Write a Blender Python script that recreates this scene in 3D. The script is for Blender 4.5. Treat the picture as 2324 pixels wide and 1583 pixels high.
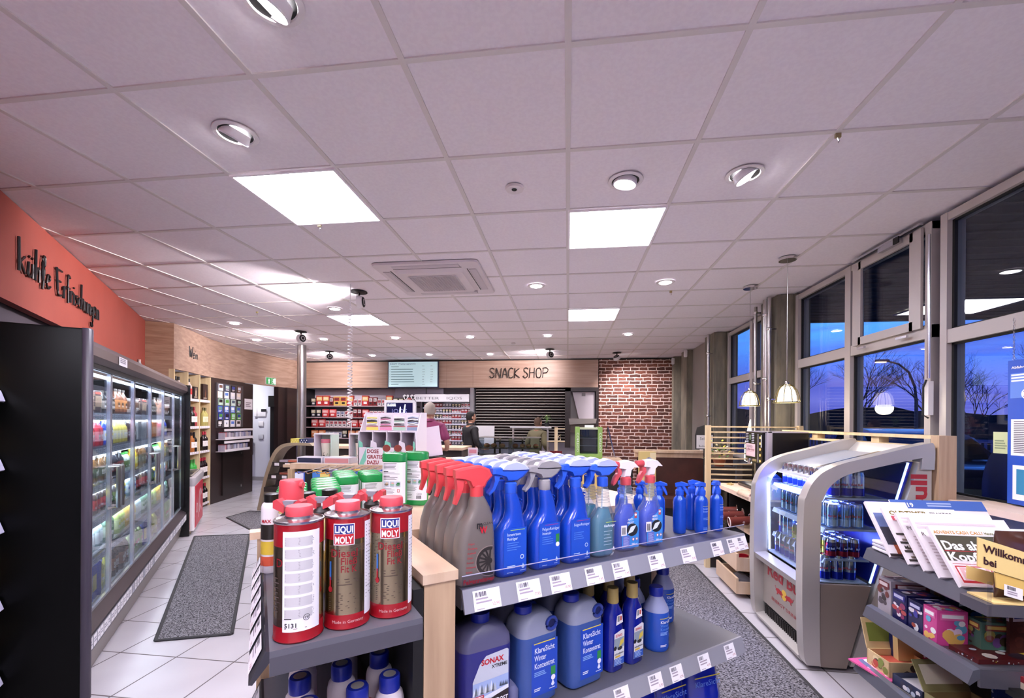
import bpy, math, random
from mathutils import Vector, Matrix
R = random.Random(7)
PI = math.pi
SC = bpy.context.scene
for o in list(bpy.data.objects): bpy.data.objects.remove(o)
COL = SC.collection

# ---------------------------------------------------------------- camera
HC = 1.46                      # eye height
CEIL = 2.822                   # underside of the suspended ceiling
cam = bpy.data.objects.new('camera', bpy.data.cameras.new('camera'))
COL.objects.link(cam)
cam.location = (0, 0, HC)
cam.data.sensor_width = 36
cam.data.lens = 997.7 / 2324 * 36
cam.data.shift_y = (955.6 - 791.5) / 2324
cam.data.clip_start = 0.05
cam.data.clip_end = 300
cam.matrix_world = (Matrix.Translation((0, 0, HC)) @ Matrix.Rotation(.126, 4, 'Z') @
                    Matrix.Rotation(-.0071, 4, 'Y') @ Matrix.Rotation(PI / 2, 4, 'X'))
SC.camera = cam

# ---------------------------------------------------------------- colour management
SC.view_settings.view_transform = 'Standard'
SC.view_settings.look = 'None'
SC.view_settings.gamma = 1
SC.view_settings.use_curve_mapping = False
SC.view_settings.exposure = 1.12
try:
    SC.cycles.use_denoising = True
    SC.cycles.max_bounces = 10
    SC.cycles.transparent_max_bounces = 24
    SC.cycles.diffuse_bounces = 6
    SC.cycles.glossy_bounces = 4
    SC.cycles.sample_clamp_indirect = 4
    SC.cycles.caustics_reflective = False
    SC.cycles.caustics_refractive = False
except Exception:
    pass

def lin(h):
    if not isinstance(h, str): return tuple(h)[:3]
    v = [int(h[i:i + 2], 16) / 255 for i in (0, 2, 4)]
    return tuple(x / 12.92 if x <= .04045 else ((x + .055) / 1.055) ** 2.4 for x in v)

# ---------------------------------------------------------------- world: dusk sky with streaky cloud
W = bpy.data.worlds.new('dusk_sky'); SC.world = W; W.use_nodes = True
nt = W.node_tree; nt.nodes.clear()
N = nt.nodes.new; L = nt.links.new
out = N('ShaderNodeOutputWorld'); bg = N('ShaderNodeBackground'); tc = N('ShaderNodeTexCoord')
sep = N('ShaderNodeSeparateXYZ'); L(tc.outputs['Generated'], sep.inputs[0])
rp = N('ShaderNodeValToRGB'); L(sep.outputs['Z'], rp.inputs[0])
e = rp.color_ramp.elements
e[0].position = 0.0; e[0].color = (*lin('56589c'), 1)
e[1].position = 1.0; e[1].color = (*lin('1d3a8c'), 1)
for p, h in ((.05, '5e60b4'), (.11, '4468cc'), (.2, '50a0f4'), (.35, '3a78e0')):
    k = e.new(p); k.color = (*lin(h), 1)
mp = N('ShaderNodeMapping'); mp.inputs['Scale'].default_value = (2.2, 2.2, 16)
L(tc.outputs['Generated'], mp.inputs[0])
nz = N('ShaderNodeTexNoise'); nz.inputs['Scale'].default_value = 1.6; nz.inputs['Detail'].default_value = 5
L(mp.outputs[0], nz.inputs[0])
cr = N('ShaderNodeValToRGB'); L(nz.outputs[0], cr.inputs[0])
cr.color_ramp.elements[0].position = .45; cr.color_ramp.elements[1].position = .68
mx = N('ShaderNodeMixRGB'); mx.inputs[2].default_value = (*lin('4246a0'), 1)
mu = N('ShaderNodeMath'); mu.operation = 'MULTIPLY'; mu.inputs[1].default_value = .75
L(cr.outputs[0], mu.inputs[0]); L(mu.outputs[0], mx.inputs[0]); L(rp.outputs[0], mx.inputs[1])
L(mx.outputs[0], bg.inputs[0]); bg.inputs[1].default_value = 1.15
L(bg.outputs[0], out.inputs[0])

# ---------------------------------------------------------------- materials
_m = {}
def M(name, col='808080', rough=.5, metal=0, emit=None, es=1.0, spec=.5, coat=0, trans=0, sub=None):
    if name in _m: return _m[name]
    m = bpy.data.materials.new(name); m.use_nodes = True
    b = m.node_tree.nodes['Principled BSDF']
    c = (*lin(col), 1)
    b.inputs['Base Color'].default_value = c
    b.inputs['Roughness'].default_value = rough
    b.inputs['Metallic'].default_value = metal
    b.inputs['Specular IOR Level'].default_value = spec
    b.inputs['Coat Weight'].default_value = coat
    b.inputs['Coat Roughness'].default_value = .08
    b.inputs['Transmission Weight'].default_value = trans
    if emit:
        b.inputs['Emission Color'].default_value = (*lin(emit), 1)
        b.inputs['Emission Strength'].default_value = es
    m.diffuse_color = c
    _m[name] = m
    return m
def C(h, rough=.45):                     # plain plastic / print colour
    return M('c_%s_%d' % (h, rough * 100), h, rough)
def noisy(name, c1, c2, rough=.5, scale=(1, 1, 1), ns=5, bump=0, metal=0, lo=.35, hi=.65, detail=6, rr=None, coord='Object'):
    if name in _m: return _m[name]
    m = M(name, c1, rough, metal); t = m.node_tree; b = t.nodes['Principled BSDF']
    tc = t.nodes.new('ShaderNodeTexCoord'); mp = t.nodes.new('ShaderNodeMapping'); mp.inputs['Scale'].default_value = scale
    nz = t.nodes.new('ShaderNodeTexNoise'); nz.inputs['Scale'].default_value = ns; nz.inputs['Detail'].default_value = detail
    cr = t.nodes.new('ShaderNodeValToRGB'); cr.color_ramp.elements[0].position = lo; cr.color_ramp.elements[1].position = hi
    cr.color_ramp.elements[0].color = (*lin(c1), 1); cr.color_ramp.elements[1].color = (*lin(c2), 1)
    t.links.new(tc.outputs[coord], mp.inputs[0]); t.links.new(mp.outputs[0], nz.inputs[0])
    t.links.new(nz.outputs[0], cr.inputs[0]); t.links.new(cr.outputs[0], b.inputs['Base Color'])
    if bump:
        bp = t.nodes.new('ShaderNodeBump'); bp.inputs['Strength'].default_value = bump; bp.inputs['Distance'].default_value = .01
        t.links.new(nz.outputs[0], bp.inputs['Height']); t.links.new(bp.outputs[0], b.inputs['Normal'])
    return m
def glassy(name, tint='ffffff', ior=1.5, body=None, fac=0.0, rough=0.0):
    """thin glass: see-through with mirror reflection growing at grazing angles; body/fac = share of cloudy plastic or liquid colour"""
    if name in _m: return _m[name]
    m = bpy.data.materials.new(name); m.use_nodes = True; t = m.node_tree; t.nodes.clear()
    n = t.nodes.new; l = t.links.new
    o = n('ShaderNodeOutputMaterial'); tr = n('ShaderNodeBsdfTransparent'); tr.inputs[0].default_value = (*lin(tint), 1)
    gl = n('ShaderNodeBsdfGlossy'); gl.inputs['Roughness'].default_value = rough
    fr = n('ShaderNodeFresnel'); ge = n('ShaderNodeNewGeometry'); ma = n('ShaderNodeMath'); ma.operation = 'MULTIPLY_ADD'
    ma.inputs[1].default_value = 1 / ior - ior; ma.inputs[2].default_value = ior; l(ge.outputs['Backfacing'], ma.inputs[0]); l(ma.outputs[0], fr.inputs[0])
    mx = n('ShaderNodeMixShader'); l(fr.outputs[0], mx.inputs[0]); l(gl.outputs[0], mx.inputs[2])
    if body:
        df = n('ShaderNodeBsdfDiffuse'); df.inputs[0].default_value = (*lin(body), 1)
        m2 = n('ShaderNodeMixShader'); m2.inputs[0].default_value = fac
        l(tr.outputs[0], m2.inputs[1]); l(df.outputs[0], m2.inputs[2]); l(m2.outputs[0], mx.inputs[1])
    else: l(tr.outputs[0], mx.inputs[1])
    l(mx.outputs[0], o.inputs[0]); _m[name] = m
    return m

GLASS = glassy('window_glass', 'e9f0f4')
CLEAR = glassy('clear_acrylic', 'f4f4fa', 1.45)
BLACK = M('black_lacquer', '0a080a', .25)
BLKM = M('black_matt', '0b0a0b', .6)
DARKG = M('dark_grey_metal', '3b3a42', .38, .3)
SHELFG = M('grey_shelf_steel', '66656e', .35, .25)
STEEL = M('stainless', 'b4b0ae', .28, 1)
ALU = M('aluminium', 'c8c8d0', .22, 1)
CHROME = M('chrome', 'd8d4d2', .08, 1)
WHITE = M('white_plastic', 'e8e4e8', .35)
PAPER = M('paper', 'f0ecf0', .6)
INK = M('ink', '1c1a1e', .6)
REDINK = M('red_ink', 'a8121c', .5)

# ---------------------------------------------------------------- mesh builder
_txt = {}
def text_mesh(s, bold=0.0):
    k = (s, bold)
    if k not in _txt:
        cu = bpy.data.curves.new('t', 'FONT'); cu.body = s; cu.size = 1; cu.resolution_u = 2; cu.fill_mode = 'FRONT'; cu.offset = bold
        ob = bpy.data.objects.new('t', cu); COL.objects.link(ob)
        dg = bpy.context.evaluated_depsgraph_get()
        me = bpy.data.meshes.new_from_object(ob.evaluated_get(dg))
        v = [(p.co.x, p.co.y) for p in me.vertices]; f = [tuple(p.vertices) for p in me.polygons]
        bpy.data.objects.remove(ob); bpy.data.curves.remove(cu); bpy.data.meshes.remove(me)
        w = max([p[0] for p in v] or [1])
        _txt[k] = (v, f, w)
    return _txt[k]

def flat(o, ux, uy):
    o, ux, uy = Vector(o), Vector(ux).normalized(), Vector(uy).normalized(); n = ux.cross(uy)
    return lambda u, v, h=0: o + ux * u + uy * v + n * h
def cyl(r, z0=0, a0=-PI / 2, cx=0, cy=0, taper=0):   # u = arc length round a vertical can, facing angle a0
    def f(u, v, h=0):
        a = a0 + u / r; q = r + h + taper * v
        return Vector((cx + q * math.cos(a), cy + q * math.sin(a), z0 + v))
    return f

class G:
    def __init__(s): s.v = []; s.f = []; s.m = []; s.mats = []; s.X = Matrix.Identity(4)
    def mi(s, m):
        if m not in s.mats: s.mats.append(m)
        return s.mats.index(m)
    def add(s, vs, fs, m):
        b = len(s.v); X = s.X
        s.v += [tuple(X @ Vector(p)) for p in vs]
        k = s.mi(m)
        s.f += [tuple(b + i for i in f) for f in fs]; s.m += [k] * len(fs)
    def box(s, x0, x1, y0, y1, z0, z1, m):
        if x0 > x1: x0, x1 = x1, x0
        if y0 > y1: y0, y1 = y1, y0
        if z0 > z1: z0, z1 = z1, z0
        s.add([(x0, y0, z0), (x1, y0, z0), (x1, y1, z0), (x0, y1, z0), (x0, y0, z1), (x1, y0, z1), (x1, y1, z1), (x0, y1, z1)],
              [(3, 2, 1, 0), (4, 5, 6, 7), (0, 1, 5, 4), (1, 2, 6, 5), (2, 3, 7, 6), (3, 0, 4, 7)], m); return s
    def cbox(s, cx, cy, z0, w, d, h, m): return s.box(cx - w / 2, cx + w / 2, cy - d / 2, cy + d / 2, z0, z0 + h, m)
    def loft(s, rings, m, cap=(1, 1), closed=True, ms=None):
        n = len(rings[0]); vs = [p for r in rings for p in r]; fs = []
        for i in range(len(rings) - 1):
            for j in range(n if closed else n - 1):
                k = (j + 1) % n
                fs.append((i * n + j, i * n + k, (i + 1) * n + k, (i + 1) * n + j))
        if ms:
            per = n if closed else n - 1
            b = len(s.v); s.v += [tuple(s.X @ Vector(p)) for p in vs]
            for i in range(len(rings) - 1):
                k = s.mi(ms[i])
                s.f += [tuple(b + q for q in f) for f in fs[i * per:(i + 1) * per]]; s.m += [k] * per
            if cap[0]: s.f.append(tuple(b + q for q in reversed(range(n)))); s.m.append(s.mi(ms[0]))
            if cap[1]: s.f.append(tuple(b + (len(rings) - 1) * n + q for q in range(n))); s.m.append(s.mi(ms[-1]))
            return s
        if cap[0]: fs.append(tuple(reversed(range(n))))
        if cap[1]: fs.append(tuple((len(rings) - 1) * n + q for q in range(n)))
        s.add(vs, fs, m); return s
    def lathe(s, prof, m, n=20, c=(0, 0), ms=None, cap=(1, 1)):
        rings = [[(c[0] + r * math.cos(2 * PI * k / n), c[1] + r * math.sin(2 * PI * k / n), z) for k in range(n)] for r, z in prof]
        return s.loft(rings, m, cap, ms=ms)
    def secs(s, secs, m, ms=None, k=3, cap=(1, 1)):
        """secs = (z, cx, cy, w, d, r): stack of rounded rectangles"""
        rings = []
        for z, cx, cy, w, d, r in secs:
            r = min(r, w / 2 - 1e-4, d / 2 - 1e-4); ring = []
            for q, (sx, sy) in enumerate(((1, 1), (-1, 1), (-1, -1), (1, -1))):
                for j in range(k + 1):
                    a = PI / 2 * (q + j / k)
                    ring.append((cx + sx * (w / 2 - r) + r * math.cos(a), cy + sy * (d / 2 - r) + r * math.sin(a), z))
            rings.append(ring)
        return s.loft(rings, m, cap, ms=ms)
    def rbox(s, cx, cy, z0, w, d, h, r, m, b=None):
        b = min(r, h / 3) if b is None else b
        return s.secs([(z0, cx, cy, w - 2 * b * .6, d - 2 * b * .6, r), (z0 + b * .4, cx, cy, w - b * .3, d - b * .3, r), (z0 + b, cx, cy, w, d, r),
                       (z0 + h - b, cx, cy, w, d, r), (z0 + h - b * .4, cx, cy, w - b * .3, d - b * .3, r), (z0 + h, cx, cy, w - 2 * b * .6, d - 2 * b * .6, r)], m)
    def tube(s, pts, r, m, n=8, closed=False, flat_=1.0):
        pts = [Vector(p) for p in pts]; rings = []; L_ = len(pts)
        up = Vector((0, 0, 1))
        for i, p in enumerate(pts):
            if closed: t = pts[(i + 1) % L_] - pts[i - 1]
            else: t = pts[min(i + 1, L_ - 1)] - pts[max(i - 1, 0)]
            if t.length < 1e-9: t = Vector((0, 0, 1))
            t.normalize()
            a = t.cross(up)
            if a.length < .2: a = t.cross(Vector((0, 1, 0))) if i == 0 or not rings else aprev - t * aprev.dot(t)
            a.normalize(); aprev = a; b = a.cross(t)
            rr = r[i] if isinstance(r, (list, tuple)) else r
            rings.append([tuple(p + (a * math.cos(2 * PI * k / n) + b * math.sin(2 * PI * k / n) * flat_) * rr) for k in range(n)])
        if closed: rings.append(rings[0]); return s.loft(rings, m, (0, 0))
        return s.loft(rings, m)
    def prism(s, poly, d0, d1, m, ax='y'):
        """poly in the plane across axis ax, extruded from d0 to d1; ax='y' -> poly (x,z); 'x' -> (y,z); 'z' -> (x,y)"""
        def P(p, d): return (p[0], d, p[1]) if ax == 'y' else ((d, p[0], p[1]) if ax == 'x' else (p[0], p[1], d))
        n = len(poly)
        s.add([P(p, d0) for p in poly] + [P(p, d1) for p in poly],
              [tuple(range(n)), tuple(n + i for i in reversed(range(n)))] + [(i, (i + 1) % n, n + (i + 1) % n, n + i)[::-1] for i in range(n)], m); return s
    def ball(s, c, r, m, n=12, sc=(1, 1, 1)):
        rings = []
        for i in range(1, n // 2):
            a = PI * i / (n // 2)
            rings.append([(c[0] + sc[0] * r * math.sin(a) * math.cos(2 * PI * k / n), c[1] + sc[1] * r * math.sin(a) * math.sin(2 * PI * k / n), c[2] - sc[2] * r * math.cos(a)) for k in range(n)])
        b = [(c[0], c[1], c[2] - sc[2] * r)] * n; t = [(c[0], c[1], c[2] + sc[2] * r)] * n
        return s.loft([b] + rings + [t], m, (0, 0))
    # ---- prints on a mapped surface (fn(u, v, lift))
    def rect(s, fn, u0, u1, v0, v1, m, h=.0006, nu=1, nv=1, th=0):
        vs = [tuple(fn(u0 + (u1 - u0) * i / nu, v0 + (v1 - v0) * j / nv, h)) for j in range(nv + 1) for i in range(nu + 1)]
        fs = [(j * (nu + 1) + i, j * (nu + 1) + i + 1, (j + 1) * (nu + 1) + i + 1, (j + 1) * (nu + 1) + i) for j in range(nv) for i in range(nu)]
        s.add(vs, fs, m); return s
    def poly(s, fn, pts, m, h=.0006):
        s.add([tuple(fn(u, v, h)) for u, v in pts], [tuple(range(len(pts)))], m); return s
    def disc(s, fn, u, v, r, m, h=.0008, n=14, ry=None):
        return s.poly(fn, [(u + r * math.cos(2 * PI * k / n), v + (ry or r) * math.sin(2 * PI * k / n)) for k in range(n)], m, h)
    def ring(s, fn, u, v, r0, r1, m, h=.0008, n=18, a0=0, a1=2 * PI):
        vs = []; fs = []
        for k in range(n + 1):
            a = a0 + (a1 - a0) * k / n
            vs += [tuple(fn(u + r0 * math.cos(a), v + r0 * math.sin(a), h)), tuple(fn(u + r1 * math.cos(a), v + r1 * math.sin(a), h))]
        fs = [(2 * k, 2 * k + 1, 2 * k + 3, 2 * k + 2) for k in range(n)]
        s.add(vs, fs, m); return s
    def line(s, fn, pts, w, m, h=.0008):
        vs = []; n = len(pts)
        for i, (u, v) in enumerate(pts):
            a = pts[max(i - 1, 0)]; b = pts[min(i + 1, n - 1)]
            dx, dy = b[0] - a[0], b[1] - a[1]; l = math.hypot(dx, dy) or 1
            px, py = -dy / l * w / 2, dx / l * w / 2
            vs += [tuple(fn(u + px, v + py, h)), tuple(fn(u - px, v - py, h))]
        s.add(vs, [(2 * i, 2 * i + 1, 2 * i + 3, 2 * i + 2) for i in range(n - 1)], m); return s
    def text(s, fn, t, u, v, size, m, al='l', bold=0.0, sx=1.0, h=.001, shear=0, w=None):
        vs, fs, tw = text_mesh(t, bold)
        if w: sx = w / (tw * size)
        du = {'l': 0, 'c': -tw * size * sx / 2, 'r': -tw * size * sx}[al]
        s.add([tuple(fn(u + du + (x + shear * y) * size * sx, v + y * size, h)) for x, y in vs], fs, m); return s
    def scribble(s, fn, u0, u1, v0, v1, n, m, h=.0009, fill=.55, rag=.35, rnd=None):
        """rows of unreadable small print"""
        rnd = rnd or R; dv = (v1 - v0) / n
        for i in range(n):
            e = u1 - (u1 - u0) * rnd.random() * rag
            s.rect(fn, u0, e, v1 - dv * (i + fill), v1 - dv * i, m, h, nu=2)
        return s
    def bars(s, fn, u0, u1, v0, v1, m, h=.0009, n=14, rnd=None):
        rnd = rnd or R; u = u0; st = (u1 - u0) / (n * 2)
        while u < u1 - st:
            w = st * rnd.choice((.6, 1, 1.6)); s.rect(fn, u, min(u + w, u1), v0, v1, m, h); u += w + st * rnd.choice((.6, 1, 1.3))
        return s

def ob(name, g, parent=None, loc=(0, 0, 0), rot=0, smooth=32, kind=None, label=None):
    me = bpy.data.meshes.new(name)
    me.from_pydata(g.v, [], g.f); 
    for m in g.mats: me.materials.append(m)
    me.polygons.foreach_set('material_index', g.m)
    if smooth:
        me.shade_smooth(); me.set_sharp_from_angle(angle=math.radians(smooth))
    me.update()
    o = bpy.data.objects.new(name, me); COL.objects.link(o)
    o.location = loc
    o.rotation_euler = (0, 0, rot) if not isinstance(rot, tuple) else rot
    if parent: o.parent = parent
    if kind: o['kind'] = kind
    if label: o['label'] = label
    return o
def tag(o, label, cat, group=None, kind=None):
    o['label'] = label; o['category'] = cat
    if group: o['group'] = group
    if kind: o['kind'] = kind
    return o
def thing(name, label, cat, loc=(0, 0, 0), rot=0, group=None):
    o = bpy.data.objects.new(name, None); COL.objects.link(o); o.empty_display_size = .05
    o.location = loc; o.rotation_euler = (0, 0, rot) if not isinstance(rot, tuple) else rot
    return tag(o, label, cat, group)
def dup(src, loc, rot=0, label=None, group=None):
    r = src.copy(); COL.objects.link(r); r.location = loc
    r.rotation_euler = (0, 0, rot) if not isinstance(rot, tuple) else rot
    if label: r['label'] = label
    if group: r['group'] = group
    for ch in list(src.children):
        c = ch.copy(); COL.objects.link(c); c.parent = r
        for gch in list(ch.children):
            d = gch.copy(); COL.objects.link(d); d.parent = c
    return r
class Kind:
    """one of a kind: the first placement moves the built thing itself, the next ones copy it"""
    def __init__(s, src): s.src = src; s.used = False
    def put(s, loc, rot=0, label=None, group=None, scale=None):
        if not s.used:
            s.used = True; o = s.src; o.location = loc
            o.rotation_euler = (0, 0, rot) if not isinstance(rot, tuple) else rot
            if label: o['label'] = label
            if group: o['group'] = group
        else: o = dup(s.src, loc, rot, label, group)
        if scale: o.scale = scale
        return o
def struct(name, g, **k): return ob(name, g, kind='structure', **k)
ORD = ['first', 'second', 'third', 'fourth', 'fifth', 'sixth', 'seventh', 'eighth', 'ninth', 'tenth', 'eleventh', 'twelfth', 'thirteenth', 'fourteenth', 'fifteenth', 'sixteenth', 'seventeenth', 'eighteenth', 'nineteenth', 'twentieth']
# ================================================================ ROOM
# procedural surfaces -------------------------------------------------
def wood(name, c1, c2, scale, rough=.45):
    return noisy(name, c1, c2, rough, scale, 3.0, lo=.3, hi=.72, detail=8)
WOODX = wood('oak_laminate_x', 'a88978', 'bea392', (.5, 6, 9))       # grain along x
WOODY = wood('oak_laminate_y', '9c7f6e', 'bca18f', (7, .5, 9))
WOODZ = wood('oak_laminate_z', 'a98c72', 'c9ad90', (12, 12, .7))
WOODB = wood('brown_oak_panel', '8a6650', 'ab8a72', (1.2, 1.2, 9))
BIRCH = wood('pale_birch', 'c8b088', 'dcc8a0', (9, 9, .8))
TILE = .3892
def floor_mat():
    m = M('white_floor_tiles', 'd9d4d9', .16); t = m.node_tree; b = t.nodes['Principled BSDF']; n = t.nodes.new; l = t.links.new
    g = n('ShaderNodeNewGeometry'); s = n('ShaderNodeSeparateXYZ'); l(g.outputs['Position'], s.inputs[0])
    fac = None
    for ax, off in (('X', -2.3725), ('Y', 2.418)):
        a = n('ShaderNodeMath'); a.operation = 'SUBTRACT'; l(s.outputs[ax], a.inputs[0]); a.inputs[1].default_value = off - TILE * 40
        d = n('ShaderNodeMath'); d.operation = 'DIVIDE'; l(a.outputs[0], d.inputs[0]); d.inputs[1].default_value = TILE
        f = n('ShaderNodeMath'); f.operation = 'FRACT'; l(d.outputs[0], f.inputs[0])
        c = n('ShaderNodeMath'); c.operation = 'PINGPONG'; l(f.outputs[0], c.inputs[0]); c.inputs[1].default_value = .5
        q = n('ShaderNodeMath'); q.operation = 'LESS_THAN'; l(c.outputs[0], q.inputs[0]); q.inputs[1].default_value = .0105
        if fac is None: fac = q
        else:
            x = n('ShaderNodeMath'); x.operation = 'MAXIMUM'; l(fac.outputs[0], x.inputs[0]); l(q.outputs[0], x.inputs[1]); fac = x
    nz = n('ShaderNodeTexNoise'); nz.inputs['Scale'].default_value = 1.5; l(g.outputs['Position'], nz.inputs[0])
    cr = n('ShaderNodeValToRGB'); cr.color_ramp.elements[0].color = (*lin('a8a2a8'), 1); cr.color_ramp.elements[1].color = (*lin('b6b1b7'), 1)
    cr.color_ramp.elements[0].position = .35; cr.color_ramp.elements[1].position = .65; l(nz.outputs[0], cr.inputs[0])
    mx = n('ShaderNodeMixRGB'); l(fac.outputs[0], mx.inputs[0]); l(cr.outputs[0], mx.inputs[1]); mx.inputs[2].default_value = (*lin('4a4042'), 1)
    l(mx.outputs[0], b.inputs['Base Color'])
    r = n('ShaderNodeMath'); r.operation = 'MULTIPLY_ADD'; l(fac.outputs[0], r.inputs[0]); r.inputs[1].default_value = .5; r.inputs[2].default_value = .2
    l(r.outputs[0], b.inputs['Roughness'])
    bp = n('ShaderNodeBump'); bp.invert = True; bp.inputs['Strength'].default_value = .3; bp.inputs['Distance'].default_value = .002
    l(fac.outputs[0], bp.inputs['Height']); l(bp.outputs[0], b.inputs['Normal'])
    return m
def brick_mat():
    m = M('rustic_brick', '5a3328', .85); t = m.node_tree; b = t.nodes['Principled BSDF']; n = t.nodes.new; l = t.links.new
    tc = n('ShaderNodeTexCoord'); mp = n('ShaderNodeMapping'); mp.inputs['Rotation'].default_value = (PI / 2, 0, 0)
    l(tc.outputs['Object'], mp.inputs[0])
    nz = n('ShaderNodeTexNoise'); nz.inputs['Scale'].default_value = 9; l(mp.outputs[0], nz.inputs[0])
    ad = n('ShaderNodeMixRGB'); ad.blend_type = 'LINEAR_LIGHT'; ad.inputs[0].default_value = .018
    l(mp.outputs[0], ad.inputs[1]); l(nz.outputs[1], ad.inputs[2])
    br = n('ShaderNodeTexBrick'); l(ad.outputs[0], br.inputs[0])
    br.inputs['Color1'].default_value = (*lin('4a2a22'), 1); br.inputs['Color2'].default_value = (*lin('7a4838'), 1)
    br.inputs['Mortar'].default_value = (*lin('d8c4bc'), 1); br.inputs['Scale'].default_value = 1
    br.inputs['Mortar Size'].default_value = .009; br.inputs['Mortar Smooth'].default_value = .25; br.inputs['Bias'].default_value = -.1
    br.inputs['Brick Width'].default_value = .235; br.inputs['Row Height'].default_value = .073; br.offset = .5; br.squash = .75; br.squash_frequency = 3
    n2 = n('ShaderNodeTexNoise'); n2.inputs['Scale'].default_value = 25; l(mp.outputs[0], n2.inputs[0])
    mx = n('ShaderNodeMixRGB'); mx.blend_type = 'OVERLAY'; mx.inputs[0].default_value = .55; l(br.outputs[0], mx.inputs[1]); l(n2.outputs[0], mx.inputs[2])
    l(mx.outputs[0], b.inputs['Base Color'])
    bp = n('ShaderNodeBump'); bp.invert = True; bp.inputs['Strength'].default_value = .9; bp.inputs['Distance'].default_value = .012
    l(br.outputs[1], bp.inputs['Height']); l(bp.outputs[0], b.inputs['Normal'])
    return m
def carpet_mat():
    m = M('ribbed_doormat', '4a484c', .95, spec=.1); t = m.node_tree; b = t.nodes['Principled BSDF']; n = t.nodes.new; l = t.links.new
    tc = n('ShaderNodeTexCoord'); mp = n('ShaderNodeMapping'); mp.inputs['Scale'].default_value = (1, 1.6, 1); l(tc.outputs['Object'], mp.inputs[0])
    mp.inputs['Scale'].default_value = (1, 2.2, 1)
    mu = n('ShaderNodeTexNoise'); mu.inputs['Scale'].default_value = 88; mu.inputs['Detail'].default_value = 1.5; mu.inputs['Distortion'].default_value = .6; l(mp.outputs[0], mu.inputs[0])
    cr = n('ShaderNodeValToRGB'); cr.color_ramp.elements[0].position = .41; cr.color_ramp.elements[1].position = .59
    cr.color_ramp.elements[0].color = (*lin('201e22'), 1); cr.color_ramp.elements[1].color = (*lin('837f85'), 1); l(mu.outputs[0], cr.inputs[0])
    l(cr.outputs[0], b.inputs['Base Color'])
    bp = n('ShaderNodeBump'); bp.inputs['Strength'].default_value = .6; bp.inputs['Distance'].default_value = .004
    l(mu.outputs[0], bp.inputs['Height']); l(bp.outputs[0], b.inputs['Normal'])
    return m
def red_mat():
    return noisy('coral_wall_paint', 'a44c3e', 'ac5244', .6, ns=2)
FLOOR = floor_mat(); BRICK = brick_mat(); CARPET = carpet_mat(); CORAL = red_mat()
CEILM = noisy('ceiling_tile', 'ebe4ea', 'efe9ee', .85, ns=60, lo=.4, hi=.6)
GRID = M('ceiling_grid', 'd6d0ce', .5)
CONC = noisy('concrete', '6b675c', '86806f', .75, (3, 3, .8), 4)
FRAME = M('grey_window_frame', 'b4aca8', .35)
WALLP = M('white_wall', 'dcdce6', .7)

g = G(); g.box(-9.5, 2.7, -3.2, 11.6, -.12, 0, FLOOR); struct('floor', g)
# ceiling: slab and its T-bar grid, 625 mm module
g = G(); g.box(-9.5, 2.55, -3.2, 11.6, CEIL + .006, CEIL + .1, CEILM)
GX, GY, T = -.0079, 1.6036, .625
for i in range(-15, 5):
    x = GX + i * T; g.box(x - .012, x + .012, -3.2, 11.6, CEIL, CEIL + .0065, GRID)
for j in range(-7, 16):
    y = GY + j * T; g.box(-9.5, 2.55, y - .012, y + .012, CEIL + .0004, CEIL + .0065, GRID)
struct('ceiling', g)
# --- left: coral band over the drinks cooler
def wallstrip(pts, z0, z1, th, m, name, back=None):
    """vertical panel following pts (x,y); thickness th goes to the side away from the room"""
    g = G(); P = [Vector((*p, 0)) for p in pts]; Q = []
    for i, p in enumerate(P):
        t = (P[min(i + 1, len(P) - 1)] - P[max(i - 1, 0)]).normalized(); nrm = Vector((-t.y, t.x, 0)); Q.append(p + nrm * th)
    rings = [[(P[i].x, P[i].y, z0), (P[i].x, P[i].y, z1), (Q[i].x, Q[i].y, z1), (Q[i].x, Q[i].y, z0)] for i in range(len(P))]
    g.loft(rings, m); return struct(name, g, smooth=20)
wallstrip([(-.9, -1.0), (-5.83, 5.414)], 2.185, CEIL, .06, CORAL, 'wall_left')
g = G()
o_ = Vector((-.9, -1.0)); d_ = (Vector((-5.83, 5.414)) - o_).normalized(); n_ = Vector((-d_.y, d_.x))
a_ = o_ + n_ * .08; b_ = Vector((-5.83, 5.414)) + n_ * .08
wallstrip([tuple(a_), tuple(b_)], 0, CEIL, .05, M('aubergine_wall', '4b434e', .6), 'wall_lower_left')
# brown oak return and the long curved oak fascia
wallstrip([(-5.83, 5.414), (-5.57, 5.60)], 0, CEIL, .05, WOODB, 'wall_return')
FAS = [(-5.57, 5.605), (-5.80, 6.2), (-6.054, 6.812), (-6.19, 7.4), (-6.29, 7.965), (-6.33, 8.6), (-6.29, 9.2), (-6.16, 9.60)]
wallstrip(FAS, 2.178, CEIL, .05, WOODY, 'wall_fascia_left')
g = G(); g.box(-6.14, .645, 9.6, 9.65, 2.205, CEIL, WOODX)
for x in (-4.1, -2.7, -2.1, -.75): g.box(x - .002, x + .002, 9.597, 9.6, 2.205, CEIL, M('joint', '9c8274', .6))
struct('wall_fascia_back', g)
# black strip painting the shade of the gap between fascia and ceiling
g = G(); g.box(-6.14, 2.32, 9.585, 9.6, CEIL - .022, CEIL, BLKM); struct('shadow_gap_strip', g)
g = G(); g.box(.66, 2.32, 9.6, 9.75, 0, CEIL - .001, BRICK); struct('wall_brick', g)
g = G(); g.box(-8.6, .66, 10.25, 10.4, 0, CEIL, M('pale_wall', 'c9c4cf', .7)); struct('wall_back', g)
g = G(); g.box(-9.5, -8.6, 5.0, 11.6, 0, CEIL, WALLP); struct('wall_far_left', g)
g = G(); g.box(-9.4, 2.6, -3.2, -3.05, 0, CEIL, M('rear_wall', 'e4e2e8', .7)); struct('wall_rear', g)
g = G(); g.box(-9.5, -9.3, -3.2, 5.0, 0, CEIL, WALLP); struct('wall_side_rear', g)
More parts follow.
